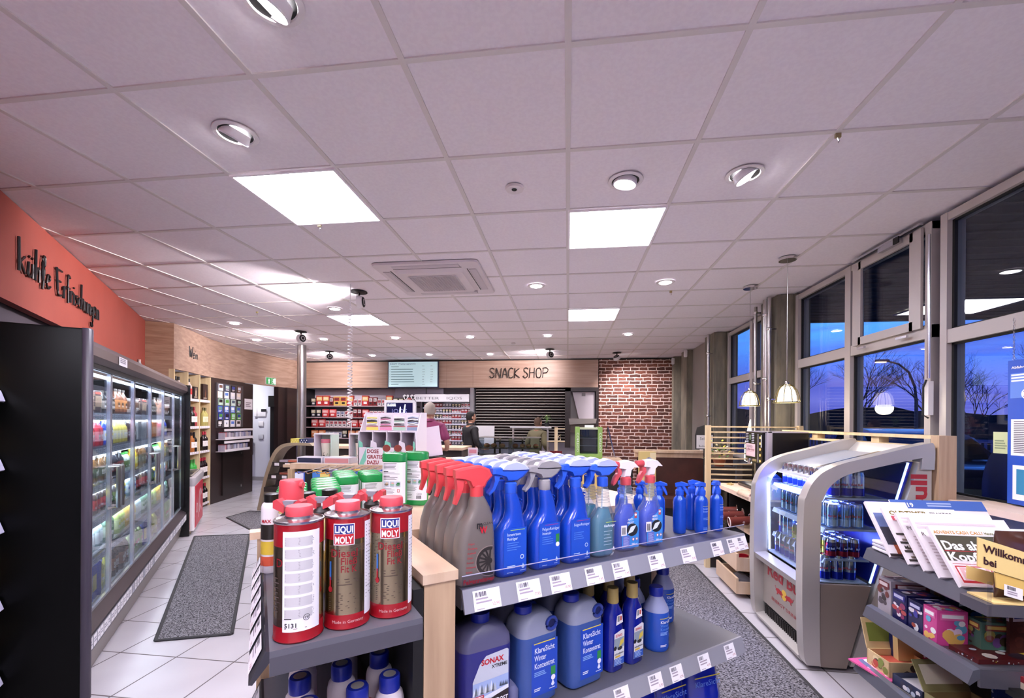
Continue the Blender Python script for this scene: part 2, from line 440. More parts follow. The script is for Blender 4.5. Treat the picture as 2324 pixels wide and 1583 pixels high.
# grey-white passage wall beside the card panel with its skirting
g = G(); g.box(-8.3, -6.98, 9.72, 9.8, 0, CEIL, WALLP); struct('wall_passage', g)
g = G(); g.box(-8.3, -7.0, 9.7, 9.719, 0, .09, M('skirting', '9a9698', .6)); struct('baseboard_passage', g)

# --- window wall, plane x = 2.37
g = G(); g.box(2.365, 2.5, 4.93, 5.5, 0, CEIL, CONC); g.box(2.365, 2.5, 6.9, 7.5, 0, CEIL, CONC); g.box(2.365, 2.5, 8.5, 9.0, 0, CEIL, CONC); g.box(2.32, 2.5, 9.6, 9.75, 0, CEIL, CONC); g.box(.64, 2.6, 9.76, 11, 0, CEIL, CONC); struct('wall_right_piers', g)
def frame_box(g, y0, y1, z0, z1, m=FRAME, x0=2.36, x1=2.46): g.box(x0, x1, y0, y1, z0, z1, m)
g = G(); g.box(2.40, 2.55, -3.1, 6.9, 0, .98, M('sill_wall', '55555f', .6)); struct('wall_right', g)
def window(name, y0, y1, zs, mull=(), glass=True):
    """aluminium window between y0 and y1; zs = heights of sill, transom, head"""
    g = G(); z0, z1, z2 = zs
    for (a, b) in ((z0, z0 + .05), (z1 - .04, z1 + .045), (z2 - .05, z2)): frame_box(g, y0, y1, a, b)
    for y in (y0, y1 - .05) + tuple(mull): frame_box(g, y, y + (.05 if y in (y0, y1 - .05) else .075), z0, z2, x0=2.355)
    w = struct(name, g)
    ys = sorted([y0] + list(mull) + [y1])
    for i in range(len(ys) - 1):
        for (a, b) in ((z0, z1), (z1, z2)):
            q = G(); q.box(2.405, 2.417, ys[i] + .02, ys[i + 1] + .01, a + .02, b - .01, GLASS); ob('pane', q, w)
            q = G(); yy0, yy1 = ys[i] + (.05 if i == 0 else .075), ys[i + 1] - (.05 if i == len(ys) - 2 else 0)
            za, zb = a + (.05 if a == z0 else .045), b - (.05 if b == z2 else .04)
            for (u0, u1, v0, v1) in ((yy0, yy0 + .016, za, zb), (yy1 - .016, yy1, za, zb), (yy0, yy1, za, za + .012), (yy0, yy1, zb - .012, zb)):
                q.box(2.385, 2.404, u0, u1, v0, v1, BLKM)
            ob('gasket', q, w)
    return w
window('window_1', 5.5, 6.9, (.98, 2.07, CEIL - .03), (6.02,))
window('window_2', 3.2, 4.93, (.98, 2.07, CEIL - .03), (4.03,))
window('window_3', .9, 3.13, (.98, 2.01, CEIL - .03))
window('window_4', -3.0, .9, (.98, 2.01, CEIL - .03), (-1.1,))
# opening sash with its stay and handle
s = thing('tilting_casement', 'grey opening casement of the tall window with scissor stay', 'window')
g = G()
for (y0, y1, z0, z1) in ((3.29, 3.36, 2.10, 2.77), (3.90, 3.97, 2.10, 2.77), (3.36, 3.90, 2.10, 2.16), (3.36, 3.90, 2.71, 2.77)): g.box(2.335, 2.353, y0 - .03, y1 + .0, z0, z1, FRAME)
ob('sash_frame', g, s)
g = G(); g.box(2.30, 2.334, 3.42, 3.62, 2.74, 2.775, ALU); g.box(2.29, 2.30, 3.40, 3.45, 2.735, 2.78, BLKM); g.box(2.315, 2.334, 3.24, 3.95, 2.785, 2.80, ALU); ob('stay', g, s)
g = G(); g.box(2.318, 2.334, 3.36, 3.46, 2.06, 2.075, ALU); g.box(2.318, 2.334, 3.8, 3.88, 2.06, 2.075, ALU); ob('hinge', g, s)
s = thing('window_opener', 'long white lever bar with black grip on the post of the tall window', 'handle', (2.335, 3.19, 1.5))
g = G(); g.box(-.012, .018, -.018, .018, .02, .24, WHITE); ob('bar', g, s)
g = G(); g.tube([(-.012, 0, .25), (-.03, 0, .2), (-.03, 0, .02), (-.012, -.02, .0)], .006, BLKM); g.tube([(0, 0, .26), (0, 0, 1.2)], .008, ALU); ob('rod', g, s)
# columns of the window wall
def column(y0, y1, x0, name, m=CONC):
    g = G(); g.box(x0, 2.36, y0, y1, 0, CEIL, m); g.box(x0 + .03, 2.33, y0 - .012, y0, 0, CEIL, m); return struct(name, g)
column(4.98, 5.38, 2.20, 'wall_column_1'); column(6.95, 7.4, 2.18, 'wall_column_2')
g = G(); g.box(2.30, 2.44, 7.4, 8.55, 0, CEIL, M('grey_panel', '8f8a84', .6)); struct('wall_panel', g)
column(8.55, 8.95, 2.20, 'wall_column_3')
g = G()
g.box(2.33, 2.5, 8.95, 9.6, 2.3, CEIL, M('taupe_door_lining', '67574c', .6)); g.box(2.30, 2.34, 9.5, 9.6, 0, 2.3, ALU); g.box(2.30, 2.34, 8.95, 9.03, 0, 2.3, ALU); g.box(2.34, 2.5, 8.95, 9.6, 2.22, 2.3, FRAME)
d = struct('door_1', g)
q = G(); q.box(2.40, 2.41, 9.03, 9.5, 0.02, 2.2, GLASS); ob('pane', q, d)
q = G(); q.tube([(2.30, 9.1, 1.0), (2.27, 9.1, 1.05), (2.27, 9.1, 1.45), (2.30, 9.1, 1.5)], .014, WHITE); ob('door_handle', q, d)
g = G(); g.box(2.17, 2.36, 9.45, 9.6, 0, CEIL, CONC); struct('wall_column_4', g)
# pipes clipped to the columns
def pipe(x, y, r, name_l, clips, m=STEEL, z1=CEIL - .02):
    t = thing('pipe', name_l, 'pipe', (x, y, 0))
    g = G(); g.lathe([(r, .02), (r, z1)], m, 14); ob('tube', g, t)
    for z in clips:
        g = G(); g.lathe([(r + .003, z), (r + .006, z + .005), (r + .006, z + .025), (r + .003, z + .03)], CHROME, 14); g.box(r, r + .05, -.006, .006, z + .006, z + .02, CHROME); ob('clip', g, t)
pipe(2.15, 5.40, .017, 'thin vertical steel pipe at the far edge of the concrete column', (1.9, 2.72))
pipe(2.14, 5.10, .034, 'thick vertical steel pipe clipped to the concrete column beside the pendants', (1.92, 2.62))
pipe(2.13, 5.00, .02, 'narrow vertical steel pipe next to the thick pipe on the column', (1.7, 2.45))
pipe(2.12, 7.02, .024, 'vertical steel pipe on the concrete column before the grey wall panel', (1.55, 2.5))
# skirting of the window wall ledge: oak
# --- doormats
def doormat(pts, name_l):
    g = G(); g.prism(pts, .001, .009, CARPET, 'z'); t = thing('doormat', name_l, 'doormat'); ob('pile', g, t)
    e = G(); n = len(pts)
    for i in range(n):
        a, b = Vector((*pts[i], .008)), Vector((*pts[(i + 1) % n], .008)); e.tube([a, b], .012, M('mat_edge', '2a282b', .8), 6, flat_=.6)
    ob('edge', e, t)
A = Vector((-.605, .796)); B = Vector((.796, .605))
def AB(a, b): return (A.x * a + B.x * b, A.y * a + B.y * b)
doormat([(-2.672, 2.568), (-2.25, 2.72), (-3.98, 5.10), (-4.573, 4.91)], 'long grey ribbed doormat in the aisle beside the drinks cooler')
doormat([(1.345, 1.6), (1.345, 2.53), (1.29, 4.69), (.74, 4.6), (.74, 1.6)], 'wide grey ribbed doormat between central shelf and drinks cabinet')
doormat([(-5.0, 5.93), (-4.1, 5.3), (-3.7, 5.9), (-4.2, 6.4), (-5.0, 6.4)], 'small grey doormat by the checkout magazine rack')

# ---------------------------------------------------------------- ceiling lamps
LEDM = M('led_diffuser', 'ffffff', .5, emit='f2efff', es=16)
DLM = M('downlight_lens', 'ffffff', .5, emit='fffaff', es=20)
panel_src = thing('ceiling_panel_light', 'x', 'ceiling light')
g = G(); g.box(-.298, .298, -.298, .298, -.006, -.001, LEDM); ob('diffuser', g, panel_src)
g = G()
for (a, b, c, d) in ((-.3115, .3115, -.3115, -.298), (-.3115, .3115, .298, .3115), (-.3115, -.298, -.298, .298), (.298, .3115, -.298, .298)): g.box(a, b, c, d, -.01, 0, M('led_frame', 'f4eef2', .4))
ob('frame', g, panel_src)
pk = Kind(panel_src)
for i, j, lb in ((-3, 1, 'large square led ceiling panel above the cooler aisle'), (0, 2, 'large square led ceiling panel between two recessed spots and the ceiling grid line'),
                 (-5, 6, 'square led ceiling panel next to the coiled white cable'), (0, 6, 'square led ceiling panel in the row before the snack counter'),
                 (-4, -4, 'added unseen led ceiling panel behind the aisle end'), (0, -3, 'added unseen led ceiling panel near the entrance side'), (2, -3, 'added unseen led ceiling panel near the window behind the camera side'), (-2, -3, 'added unseen led ceiling panel over the entrance aisle'), (-2, -5, 'added unseen led ceiling panel at the rear wall'), (1, -5, 'added unseen led ceiling panel by the rear window corner')):  # panels behind the camera are unseen, added to even out the lighting
    pk.put((GX + (i + .5) * T, GY + (j + .5) * T, CEIL - .001), 0, lb, 'square led ceiling panels')
def area(loc, sx, sy, w, col=(1, .93, .95)):
    pass
def spot(loc, tgt, w, ang=70, blend=.6, col=(.96, .95, 1.0), r=.03):
    l = bpy.data.lights.new('spot', 'SPOT'); l.energy = w; l.spot_size = math.radians(ang); l.spot_blend = blend; l.color = col; l.shadow_soft_size = r
    o = bpy.data.objects.new('lamp_beam', l); COL.objects.link(o); o.location = loc
    o.rotation_euler = (Vector(tgt) - Vector(loc)).to_track_quat('-Z', 'Y').to_euler(); return o
dl = thing('downlight', 'x', 'ceiling light')
g = G(); g.lathe([(.085, -.004), (.088, 0)], M('dl_ring', 'ded8da', .4), 28, cap=(0, 0)); g.lathe([(.085, -.004), (.06, -.006), (.056, .002)], M('dl_ring', 'ded8da', .4), 28, cap=(0, 0)); ob('trim_ring', g, dl)
g = G(); g.lathe([(.001, -.0085), (.052, -.0085), (.058, -.004)], DLM, 24, cap=(1, 0)); ob('lens', g, dl)
DK = Kind(dl)
DL = [(-.323, 4.407, 'round recessed spot beside the ceiling air unit'), (.932, 4.425, 'round recessed spot over the drinks cabinet side'), (-2.835, 5.061, 'round recessed spot near the black hinged spotlight'),
      (-4.696, 5.686, 'round recessed spot nearest the wine fascia, front one'), (-5.299, 6.92, 'round recessed spot close to the wine fascia, rear one'),
      (-4.084, 6.946, 'round recessed spot right behind the black spotlight over the pillar'), (-2.827, 6.94, 'round recessed spot behind the square panel by the cable'),
      (-1.577, 6.976, 'round recessed spot in line with the air unit, towards the screen'), (-.324, 6.978, 'round recessed spot before the black spotlight of the snack counter'), (.923, 6.985, 'round recessed spot before the brick wall spotlight'),
      (-2.837, 8.758, 'round unlit recessed spot in front of the price screen, second from it'), (-1.575, 8.799, 'round recessed spot directly above the screen corner'), (-4.076, 8.781, 'round recessed spot above the tobacco shelf end'), (-7.5, 8.9, 'added unseen round recessed spot brightening the passage behind the curved fascia')]  # last entry is an unseen spot added to brighten the passage
for x, y, lb in DL:
    DK.put((x, y, CEIL - .0005), 0, lb, 'round recessed ceiling spots')
    spot((x, y, CEIL - .03), (x, y, 0), 42, 120, .8)
# tilted recessed spots near the camera
spot((-7.5, 8.9, CEIL - .04), (-7.5, 9.7, 1.3), 24, 120, .8)  # second beam added to lift the passage wall, no tilted fitting here
def gimbal(x, y, tx, ty, lb, w=45):
    t = thing('gimbal_spot', lb, 'ceiling light', (x, y, CEIL), 0, 'tilted recessed ceiling spots')
    g = G(); g.lathe([(.098, -.001), (.096, -.004), (.078, -.007), (.074, -.0005)], M('dl_ring', 'ded8da', .4), 36, cap=(0, 0)); ob('trim_ring', g, t)
    g = G(); g.lathe([(.001, -.0015), (.075, -.0015)], BLKM, 30, cap=(1, 0)); ob('recess', g, t)
    ax = Vector((-ty, tx, 0)); X_ = Matrix.Rotation(math.hypot(tx, ty), 4, ax.normalized())
    g = G(); g.X = Matrix.Translation((tx * -.02, ty * -.02, -.012)) @ X_
    g.lathe([(.062, .03), (.066, -.006), (.062, -.012), (.055, -.008)], WHITE, 30, cap=(0, 0)); ob('lamp_housing', g, t)
    g = G(); g.X = Matrix.Translation((tx * -.02, ty * -.02, -.012)) @ X_; g.lathe([(.001, -.007), (.0555, -.007)], DLM, 26, cap=(1, 0)); ob('lens', g, t)
    spot((x, y, CEIL - .06), (x + tx * -2, y - ty * 2 * 1, 0.4), w, 80, .7)
gimbal(-.963, 1.318, .5, -.1, 'tilted white recessed spot cut by the upper picture edge')
gimbal(-1.581, 1.914, .5, -.15, 'tilted white recessed spot between the aisle panel and the picture edge')
gimbal(.315, 2.543, .15, -.05, 'slightly tilted recessed spot beside the round ceiling sensor')
gimbal(.952, 2.548, -.5, 0, 'strongly tilted recessed spot near the dangling hook')
# black hinged spotlights
def hinged(x, y, lb, aim, w, face, ang=75):
    t = thing('hinged_spotlight', lb, 'spotlight', (x, y, CEIL), 0, 'black hinged spotlights on the ceiling')
    g = G(); g.lathe([(.001, -.001), (.085, -.001), (.085, -.008), (.06, -.01), (.001, -.01)], BLKM, 26); ob('base_ring', g, t)
    d = Vector(aim) - Vector((x, y, CEIL - .11)); q = d.to_track_quat('Z', 'Y').to_matrix().to_4x4()
    g = G(); g.tube([(0, 0, -.01), (0, 0, -.06)], .012, BLKM); ob('hinge', g, t)
    g = G(); g.X = Matrix.Translation((0, 0, -.11)) @ q; g.lathe([(.03, -.055), (.062, -.04), (.07, .0), (.072, .012)], WHITE, 24); g.lathe([(.0, -.058), (.05, -.052), (.055, -.045)], BLKM, 24); ob('lamp_head', g, t)
    g = G(); g.X = Matrix.Translation((0, 0, -.11)) @ q; g.lathe([(.001, .0125), (.06, .0125)], DLM, 20, cap=(1, 0)); ob('lens', g, t)
    p = Vector((x, y, CEIL - .11)) + d.normalized() * .03
    spot(p, aim, w, ang, .5 if ang < 120 else 1.0, (1, .88, .90), .04)
hinged(-2.207, 4.426, 'black hinged spotlight above the aisle shining across the ceiling', (-4.75, 4.0, 2.58), 115, 0, 110)
hinged(-4.096, 6.324, 'black hinged spotlight just above the steel pillar', (-6.0, 7.2, 2.6), 70, 0, 120)
hinged(-4.701, 8.206, 'black hinged spotlight behind the steel pillar, near the shelves', (-5.6, 9.6, 2.55), 60, 0, 120)
hinged(-.342, 8.3, 'black hinged spotlight above the snack shop lettering', (-1.2, 9.6, 2.55), 60, 0, 120)
hinged(.95, 8.83, 'small black hinged spotlight in front of the brick wall', (1.5, 9.6, 1.45), 90, 0, 120)
# ================================================================ LEFT: signs, cooler, shelf, freezer, wine, card panel
# brush lettering made of strokes: glyph = list of polylines in a unit-high cell, last item is the advance
HAND = {
 'k': ([[(0, 1), (.02, 0)], [(.24, .5), (.03, .26)], [(.06, .28), (.26, 0)]], .4),
 'ü': ([[(.03, .45), (.0, .06), (.09, .02), (.19, .2), (.2, .45), (.2, 0)], [(.03, .6), (.06, .64)], [(.17, .6), (.2, .64)]], .34),
 'h': ([[(.03, 1), (0, 0)], [(.02, .2), (.12, .44), (.18, .38), (.18, 0)]], .3),
 'l': ([[(.1, .0), (.06, .5), (.1, .95), (.18, .9), (.12, .4), (.04, -.14)]], .27),
 'e': ([[(.02, .22), (.16, .3), (.16, .44), (.06, .44), (0, .15), (.08, 0), (.2, .1)]], .26),
 ' ': ([], .3),
 'E': ([[(.0, .95), (.06, .2), (.12, .0), (.3, .06)], [(0, .9), (.32, .92)], [(.03, .5), (.24, .52)]], .42),
 'r': ([[(.02, .45), (.02, 0)], [(.02, .25), (.1, .44), (.18, .42)]], .22),
 'f': ([[(.2, .9), (.1, .98), (.06, .8), (.06, -.08)], [(0, .5), (.18, .5)]], .22),
 'i': ([[(.02, .42), (.03, 0)], [(.02, .62), (.03, .66)]], .12),
 's': ([[(.16, .42), (.03, .36), (.14, .16), (.0, .02)]], .22),
 'c': ([[(.16, .4), (.04, .36), (.02, .05), (.17, .04)]], .22),
 'u': ([[(0, .42), (.02, .05), (.12, .02), (.17, .42), (.18, 0)]], .25),
 'n': ([[(0, .42), (.01, 0)], [(.01, .22), (.1, .42), (.16, .36), (.17, 0)]], .25),
 'g': ([[(.15, .4), (.02, .32), (.06, .04), (.15, .14), (.16, .42), (.14, -.36), (.04, -.42), (0, -.28)]], .24),
 'W': ([[(0, 1), (.08, .05), (.2, .75), (.28, .05), (.42, 1)]], .46),
}
CAPS = {
 'S': ([[(.42, .86), (.28, 1), (.1, .94), (.12, .66), (.34, .42), (.34, .14), (.18, 0), (0, .14), (.1, .2)]], .52),
 'N': ([[(.0, .0), (.07, .96), (.09, .92)], [(.09, .92), (.36, .04), (.40, .06)], [(.40, .06), (.46, 1)]], .56),
 'A': ([[(0, 0), (.22, 1), (.4, 0)], [(.06, .36), (.36, .4)]], .48),
 'C': ([[(.4, .9), (.2, 1), (.03, .6), (.06, .1), (.24, 0), (.4, .14)]], .48),
 'K': ([[(.06, 1), (.02, 0)], [(.42, .96), (.05, .46), (.44, .02)]], .5),
 ' ': ([], .22),
 'H': ([[(.04, 1), (.0, 0)], [(.4, 1), (.38, 0)], [(.02, .5), (.39, .54)]], .52),
 'O': ([[(.24, 1), (.05, .8), (.04, .2), (.2, 0), (.38, .15), (.42, .7), (.3, .98), (.2, .96)]], .52),
 'P': ([[(.08, 1), (.02, 0)], [(.0, .94), (.3, 1), (.46, .8), (.34, .52), (.06, .48)]], .5),
}
def smooth_pts(p, n=4):
    if len(p) < 3: return p
    o = []
    for i in range(len(p) - 1):
        p0, p1, p2, p3 = p[max(i - 1, 0)], p[i], p[i + 1], p[min(i + 2, len(p) - 1)]
        for k in range(n):
            t = k / n
            o.append(tuple(.5 * (2 * p1[a] + (p2[a] - p0[a]) * t + (2 * p0[a] - 5 * p1[a] + 4 * p2[a] - p3[a]) * t * t + (3 * p1[a] - p0[a] - 3 * p2[a] + p3[a]) * t ** 3) for a in (0, 1)))
    return o + [p[-1]]
def lettering(name, label, s, font, loc, dirv, h, width, r, dz=0):
    """raised lettering along dirv (xy) starting at loc; each letter a part"""
    t = thing(name, label, 'sign', loc)
    tot = sum(font[c][1] for c in s); k = width / tot; u = 0
    d = Vector((*dirv, 0)).normalized(); nr = Vector((d.y, -d.x, 0))
    for n_, c in enumerate(s):
        st, adv = font[c]
        if st:
            g = G()
            for p in st:
                pts = [d * ((u + x) * k) + Vector((0, 0, y * h + dz * u / tot)) + nr * .012 for x, y in smooth_pts(p)]
                g.tube(pts, r, M('sign_black', '100c0e', .4), 6)
            ob('letter', g, t)
        u += adv
    return t
D_ = (-.608, .794)
lettering('wall_lettering', 'black brush lettering kühle Erfrischungen on the coral wall', 'kühle Erfrischungen', HAND, (-3.50, 2.385, 2.405), D_, .215, 1.67, .0082)
lettering('wall_lettering', 'black brush lettering Wein on the curved oak fascia', 'Wein', HAND, (-5.748, 6.03, 2.405), (-.38, .92), .17, .30, .011)
lettering('wall_lettering', 'thin black lettering SNACK SHOP on the oak fascia', 'SNACK SHOP', CAPS, (-1.72, 9.583, 2.415), (1, 0), .215, 1.30, .0095)

# ---- drinks cooler: local x runs along the front away from the camera, local y points to the back
CO = (-2.543, 1.992); CA = math.atan2(.797, -.604)     # heading of the front edge
CLEN = 3.62
HS = M('cooler_header', '6a5f60', .35, .5)
cool = thing('drinks_cooler', 'long glass-door drinks cooler under the coral wall', 'refrigerator', (*CO, 0), CA)
g = G(); g.box(-.02, CLEN, .70, .76, .0, 1.9, BLKM); ob('rear_panel', g, cool)
g = G(); g.box(0, CLEN, .05, .7, 0, .25, M('cooler_base', '565054', .5)); ob('base', g, cool)
g = G(); g.box(0, CLEN, .05, .66, .27, .298, M('cooler_tray', 'a4a6b2', .4, .3)); ob('floor_tray', g, cool)
g = G(); g.box(0, CLEN, .12, .7, 1.80, 1.9, BLKM); ob('roof_panel', g, cool)
g = G(); g.prism([(.02, 0), (-.005, .14), (-.005, .15), (.05, .15), (.05, 0)], 0, CLEN, M('kick', '8c847e', .35, .6), 'x'); ob('kick_plate', g, cool)
g = G(); g.prism([(-.012, .15), (-.05, .205), (-.05, .30), (.03, .36), (.05, .15)], 0, CLEN, M('bumper', '2c2227', .35), 'x'); ob('bumper', g, cool)
# price rail of the base with its tickets
g = G(); fn = lambda u, v, h=0: Vector((u, -.0505 - h, .212 + v))
g.rect(fn, 0, CLEN, 0, .075, M('rail_grey', '8d8c96', .4), .001)
u = .01
while u < CLEN - .06:
    w = R.uniform(.045, .07); g.rect(fn, u, u + w, .006, .068, PAPER if R.random() < .75 else M('ticket_grey', 'b9b8c4', .5), .002); g.scribble(fn, u + .006, u + w - .006, .02, .05, 2, C('9a98a8'), .003); u += w + R.uniform(.004, .03)
ob('price_rail', g, cool)
# near side panel, glossy black with rounded front post, and the far one
g = G(); g.secs([(0, -.035, .36, .03, .80, .012), (1.915, -.035, .36, .03, .80, .012), (1.925, -.035, .36, .026, .79, .01)], M('panel_black', '020202', .3, spec=.12)); g.secs([(0, -.03, -.045, .042, .05, .018), (1.92, -.03, -.045, .042, .05, .018), (1.928, -.03, -.045, .036, .04, .016)], M('post_plum', '3a3440', .3)); ob('side_panel', g, cool)
g = G(); g.box(CLEN, CLEN + .04, -.08, .76, .0, 1.88, BLACK); g.box(CLEN - .05, CLEN, -.03, .0, .36, 1.80, BLACK); ob('side_panel', g, cool)
# header tube
g = G(); pr = [(-.03, 1.775), (-.055, 1.80), (-.055, 1.85), (-.03, 1.885), (.02, 1.895), (.12, 1.895), (.12, 1.77), (.0, 1.765)]
g.prism(pr, 0, CLEN, HS, 'x'); g.box(0, CLEN, -.02, .0, 1.745, 1.775, BLKM); ob('header', g, cool)
g = G(); fn = lambda u, v, h=0: Vector((u, -.056 - h, 1.80 + v))
for u0 in (.52,):
    g.rect(fn, u0, u0 + .2, -.002, .052, PAPER, .0015); g.scribble(fn, u0 + .02, u0 + .18, .012, .045, 3, C('8a8894'), .003)
ob('header_notice', g, cool)
# white interior, led strips, shelves
LEDW = M('cooler_led', 'ffffff', .4, emit='eaf0ff', es=7)
g = G(); g.box(.0, CLEN, .66, .70, .3, 1.8, M('cooler_back', '8b8f98', .4)); ob('rear_lining', g, cool)
g = G(); g.box(.0, CLEN, .03, .05, 1.715, 1.73, LEDW); ob('light_strip', g, cool)
SH = [1.50, 1.27, 1.03, .81, .57]      # shelf heights
for z in SH:
    s_ = G(); s_.box(.0, CLEN, .10, .64, z - .018, z, M('cooler_shelf', 'c4c8d2', .25, .5)); s_.box(.0, CLEN, .085, .10, z - .03, z + .012, CLEAR)
    fn = lambda u, v, h=0: Vector((u, .084 - h, z - .05 + v)); s_.rect(fn, 0, CLEN, 0, .045, M('rail_light', 'a5a9ba', .3), .001)
    u = .03
    while u < CLEN - .08: s_.rect(fn, u, u + .05, .003, .042, M('ticket_blueish', 'd2d4e4', .5), .002, 1); s_.scribble(fn, u + .005, u + .045, .01, .034, 2, C('8086a0'), .003); u += R.uniform(.06, .11)
    so = ob('shelf', s_, cool)
for z in (1.44, 1.20):
    g = G(); g.box(.0, CLEN, .11, .122, z + .01, z + .02, LEDW); ob('light_strip', g, cool)
# six glass doors with slim aluminium stiles and D handles
nd = 6; dw = CLEN / nd
for i in range(nd):
    g = G(); a = i * dw
    g.box(a + .006, a + dw - .006, .004, .010, .36, 1.75, GLASS); d = ob('door', g, cool)
    g = G(); st = M('door_stile', 'd4d8e2', .18, .8)
    for x in (a + .006, a + dw - .022): g.box(x, x + .016, -.004, .016, .36, 1.75, st)
    g.box(a, a + dw, -.002, .014, .352, .368, st); g.box(a, a + dw, -.002, .014, 1.742, 1.752, M('door_top', '3a3a40', .4)); ob('door_frame', g, d)
    hx = a + (dw - .05 if i % 2 == 0 else .05); g = G()
    g.tube([(hx, -.002, 1.155), (hx, -.05, 1.155), (hx, -.05, .895), (hx, -.002, .895)], .011, STEEL, 8); ob('door_handle', g, d)
    for dd in (-.0,): pass
# light inside the cooler comes from its led strips, plus bar lamps added under every shelf to brighten it
def barlight(p0, p1, w, th=.03, col=(.92, .95, 1), aim=(0, 0, -1)):
    l = bpy.data.lights.new('tube', 'AREA'); l.shape = 'RECTANGLE'; p0, p1 = Vector(p0), Vector(p1); l.size = (p1 - p0).length; l.size_y = th; l.energy = w; l.color = col
    o = bpy.data.objects.new('lamp_tube', l); COL.objects.link(o); x = (p1 - p0).normalized(); z = -Vector(aim).normalized(); z = (z - x * z.dot(x)).normalized(); y = z.cross(x)
    o.matrix_world = Matrix.Translation((p0 + p1) / 2) @ Matrix((x, y, z)).transposed().to_4x4(); return o
def cl(x, y, z=0):   # cooler local -> world
    return (CO[0] + math.cos(CA) * x - math.sin(CA) * y, CO[1] + math.sin(CA) * x + math.cos(CA) * y, z)
for z, w in ((1.712, 18), (1.446, 8), (1.206, 9), (.965, 9), (.745, 8), (.51, 7)): barlight(cl(.02, .055 if z > 1.7 else .115, z), cl(CLEN - .02, .055 if z > 1.7 else .115, z), w, .02, (.92, .96, 1), (-.797 * .9, -.604 * .9, -.7))

# ---- goods: small one-piece products -------------------------------------------------
def prod(name, shape, h, r, body, label, cap, cat, seed=0):
    """bottle / can / carton / cup / pack as one mesh with coloured label bands and a bit of print"""
    rd = random.Random(seed); g = G(); b, l, c = C(body, .25), C(label, .4), C(cap, .35)
    if shape == 'bottle':
        g.lathe([(r * .9, 0), (r, .01), (r, h * .18), (r, h * .55), (r * .93, h * .66), (r * .42, h * .84), (r * .4, h * .9), (r * .46, h * .9), (r * .46, h)], b, 12, ms=[b, b, l, b, b, b, c, c])
    elif shape == 'can':
        g.lathe([(r * .8, 0), (r, .008), (r, h * .3), (r, h * .7), (r, h - .012), (r * .82, h)], b, 12, ms=[b, b, l, b, C('b8b8c0', .2)])
    elif shape == 'carton':
        g.box(-r, r, -r * .9, r * .9, 0, h * .86, b); g.prism([(-r, h * .86), (r, h * .86), (r * .1, h * .97), (-r * .1, h * .97)], -r * .9, r * .9, b, 'x'); g.lathe([(r * .4, h * .9), (r * .4, h)], c, 10)
        g.box(-r * .8, r * .8, -r * .92, r * .9, h * .2, h * .6, l)
    elif shape == 'cup':
        g.lathe([(r * .78, 0), (r * .8, h * .3), (r * .95, h * .8), (r, h * .9), (r * 1.04, h * .92), (r * 1.04, h)], b, 14, ms=[b, l, b, c, c])
    elif shape == 'pack':
        g.rbox(0, 0, 0, r * 2, r * 1.1, h, r * .25, b); g.box(-r * .8, r * .8, -r * .57, r * .5, h * .25, h * .75, l); g.box(-r * .8, r * .8, -r * .57, r * .5, h * .82, h * .92, c)
    elif shape == 'box':
        g.box(-r, r, -r * .6, r * .6, 0, h, b); g.box(-r * .85, r * .85, -r * .62, r * .6, h * .45, h * .9, l); g.box(-r * .85, r * .85, -r * .62, r * .6, h * .1, h * .25, c)
    if shape in ('bottle', 'can', 'cup'):
        fn = cyl(r * 1.003); g.rect(fn, -r * .6, r * .6, h * .34, h * .44, c, .0006, nu=4); g.scribble(fn, -r * .6, r * .6, h * .24, h * .32, 2, PAPER, .0008, rnd=rd)
    o = ob(name, g); tag(o, name, cat); return Kind(o)
PW = lambda *a: prod(*a)
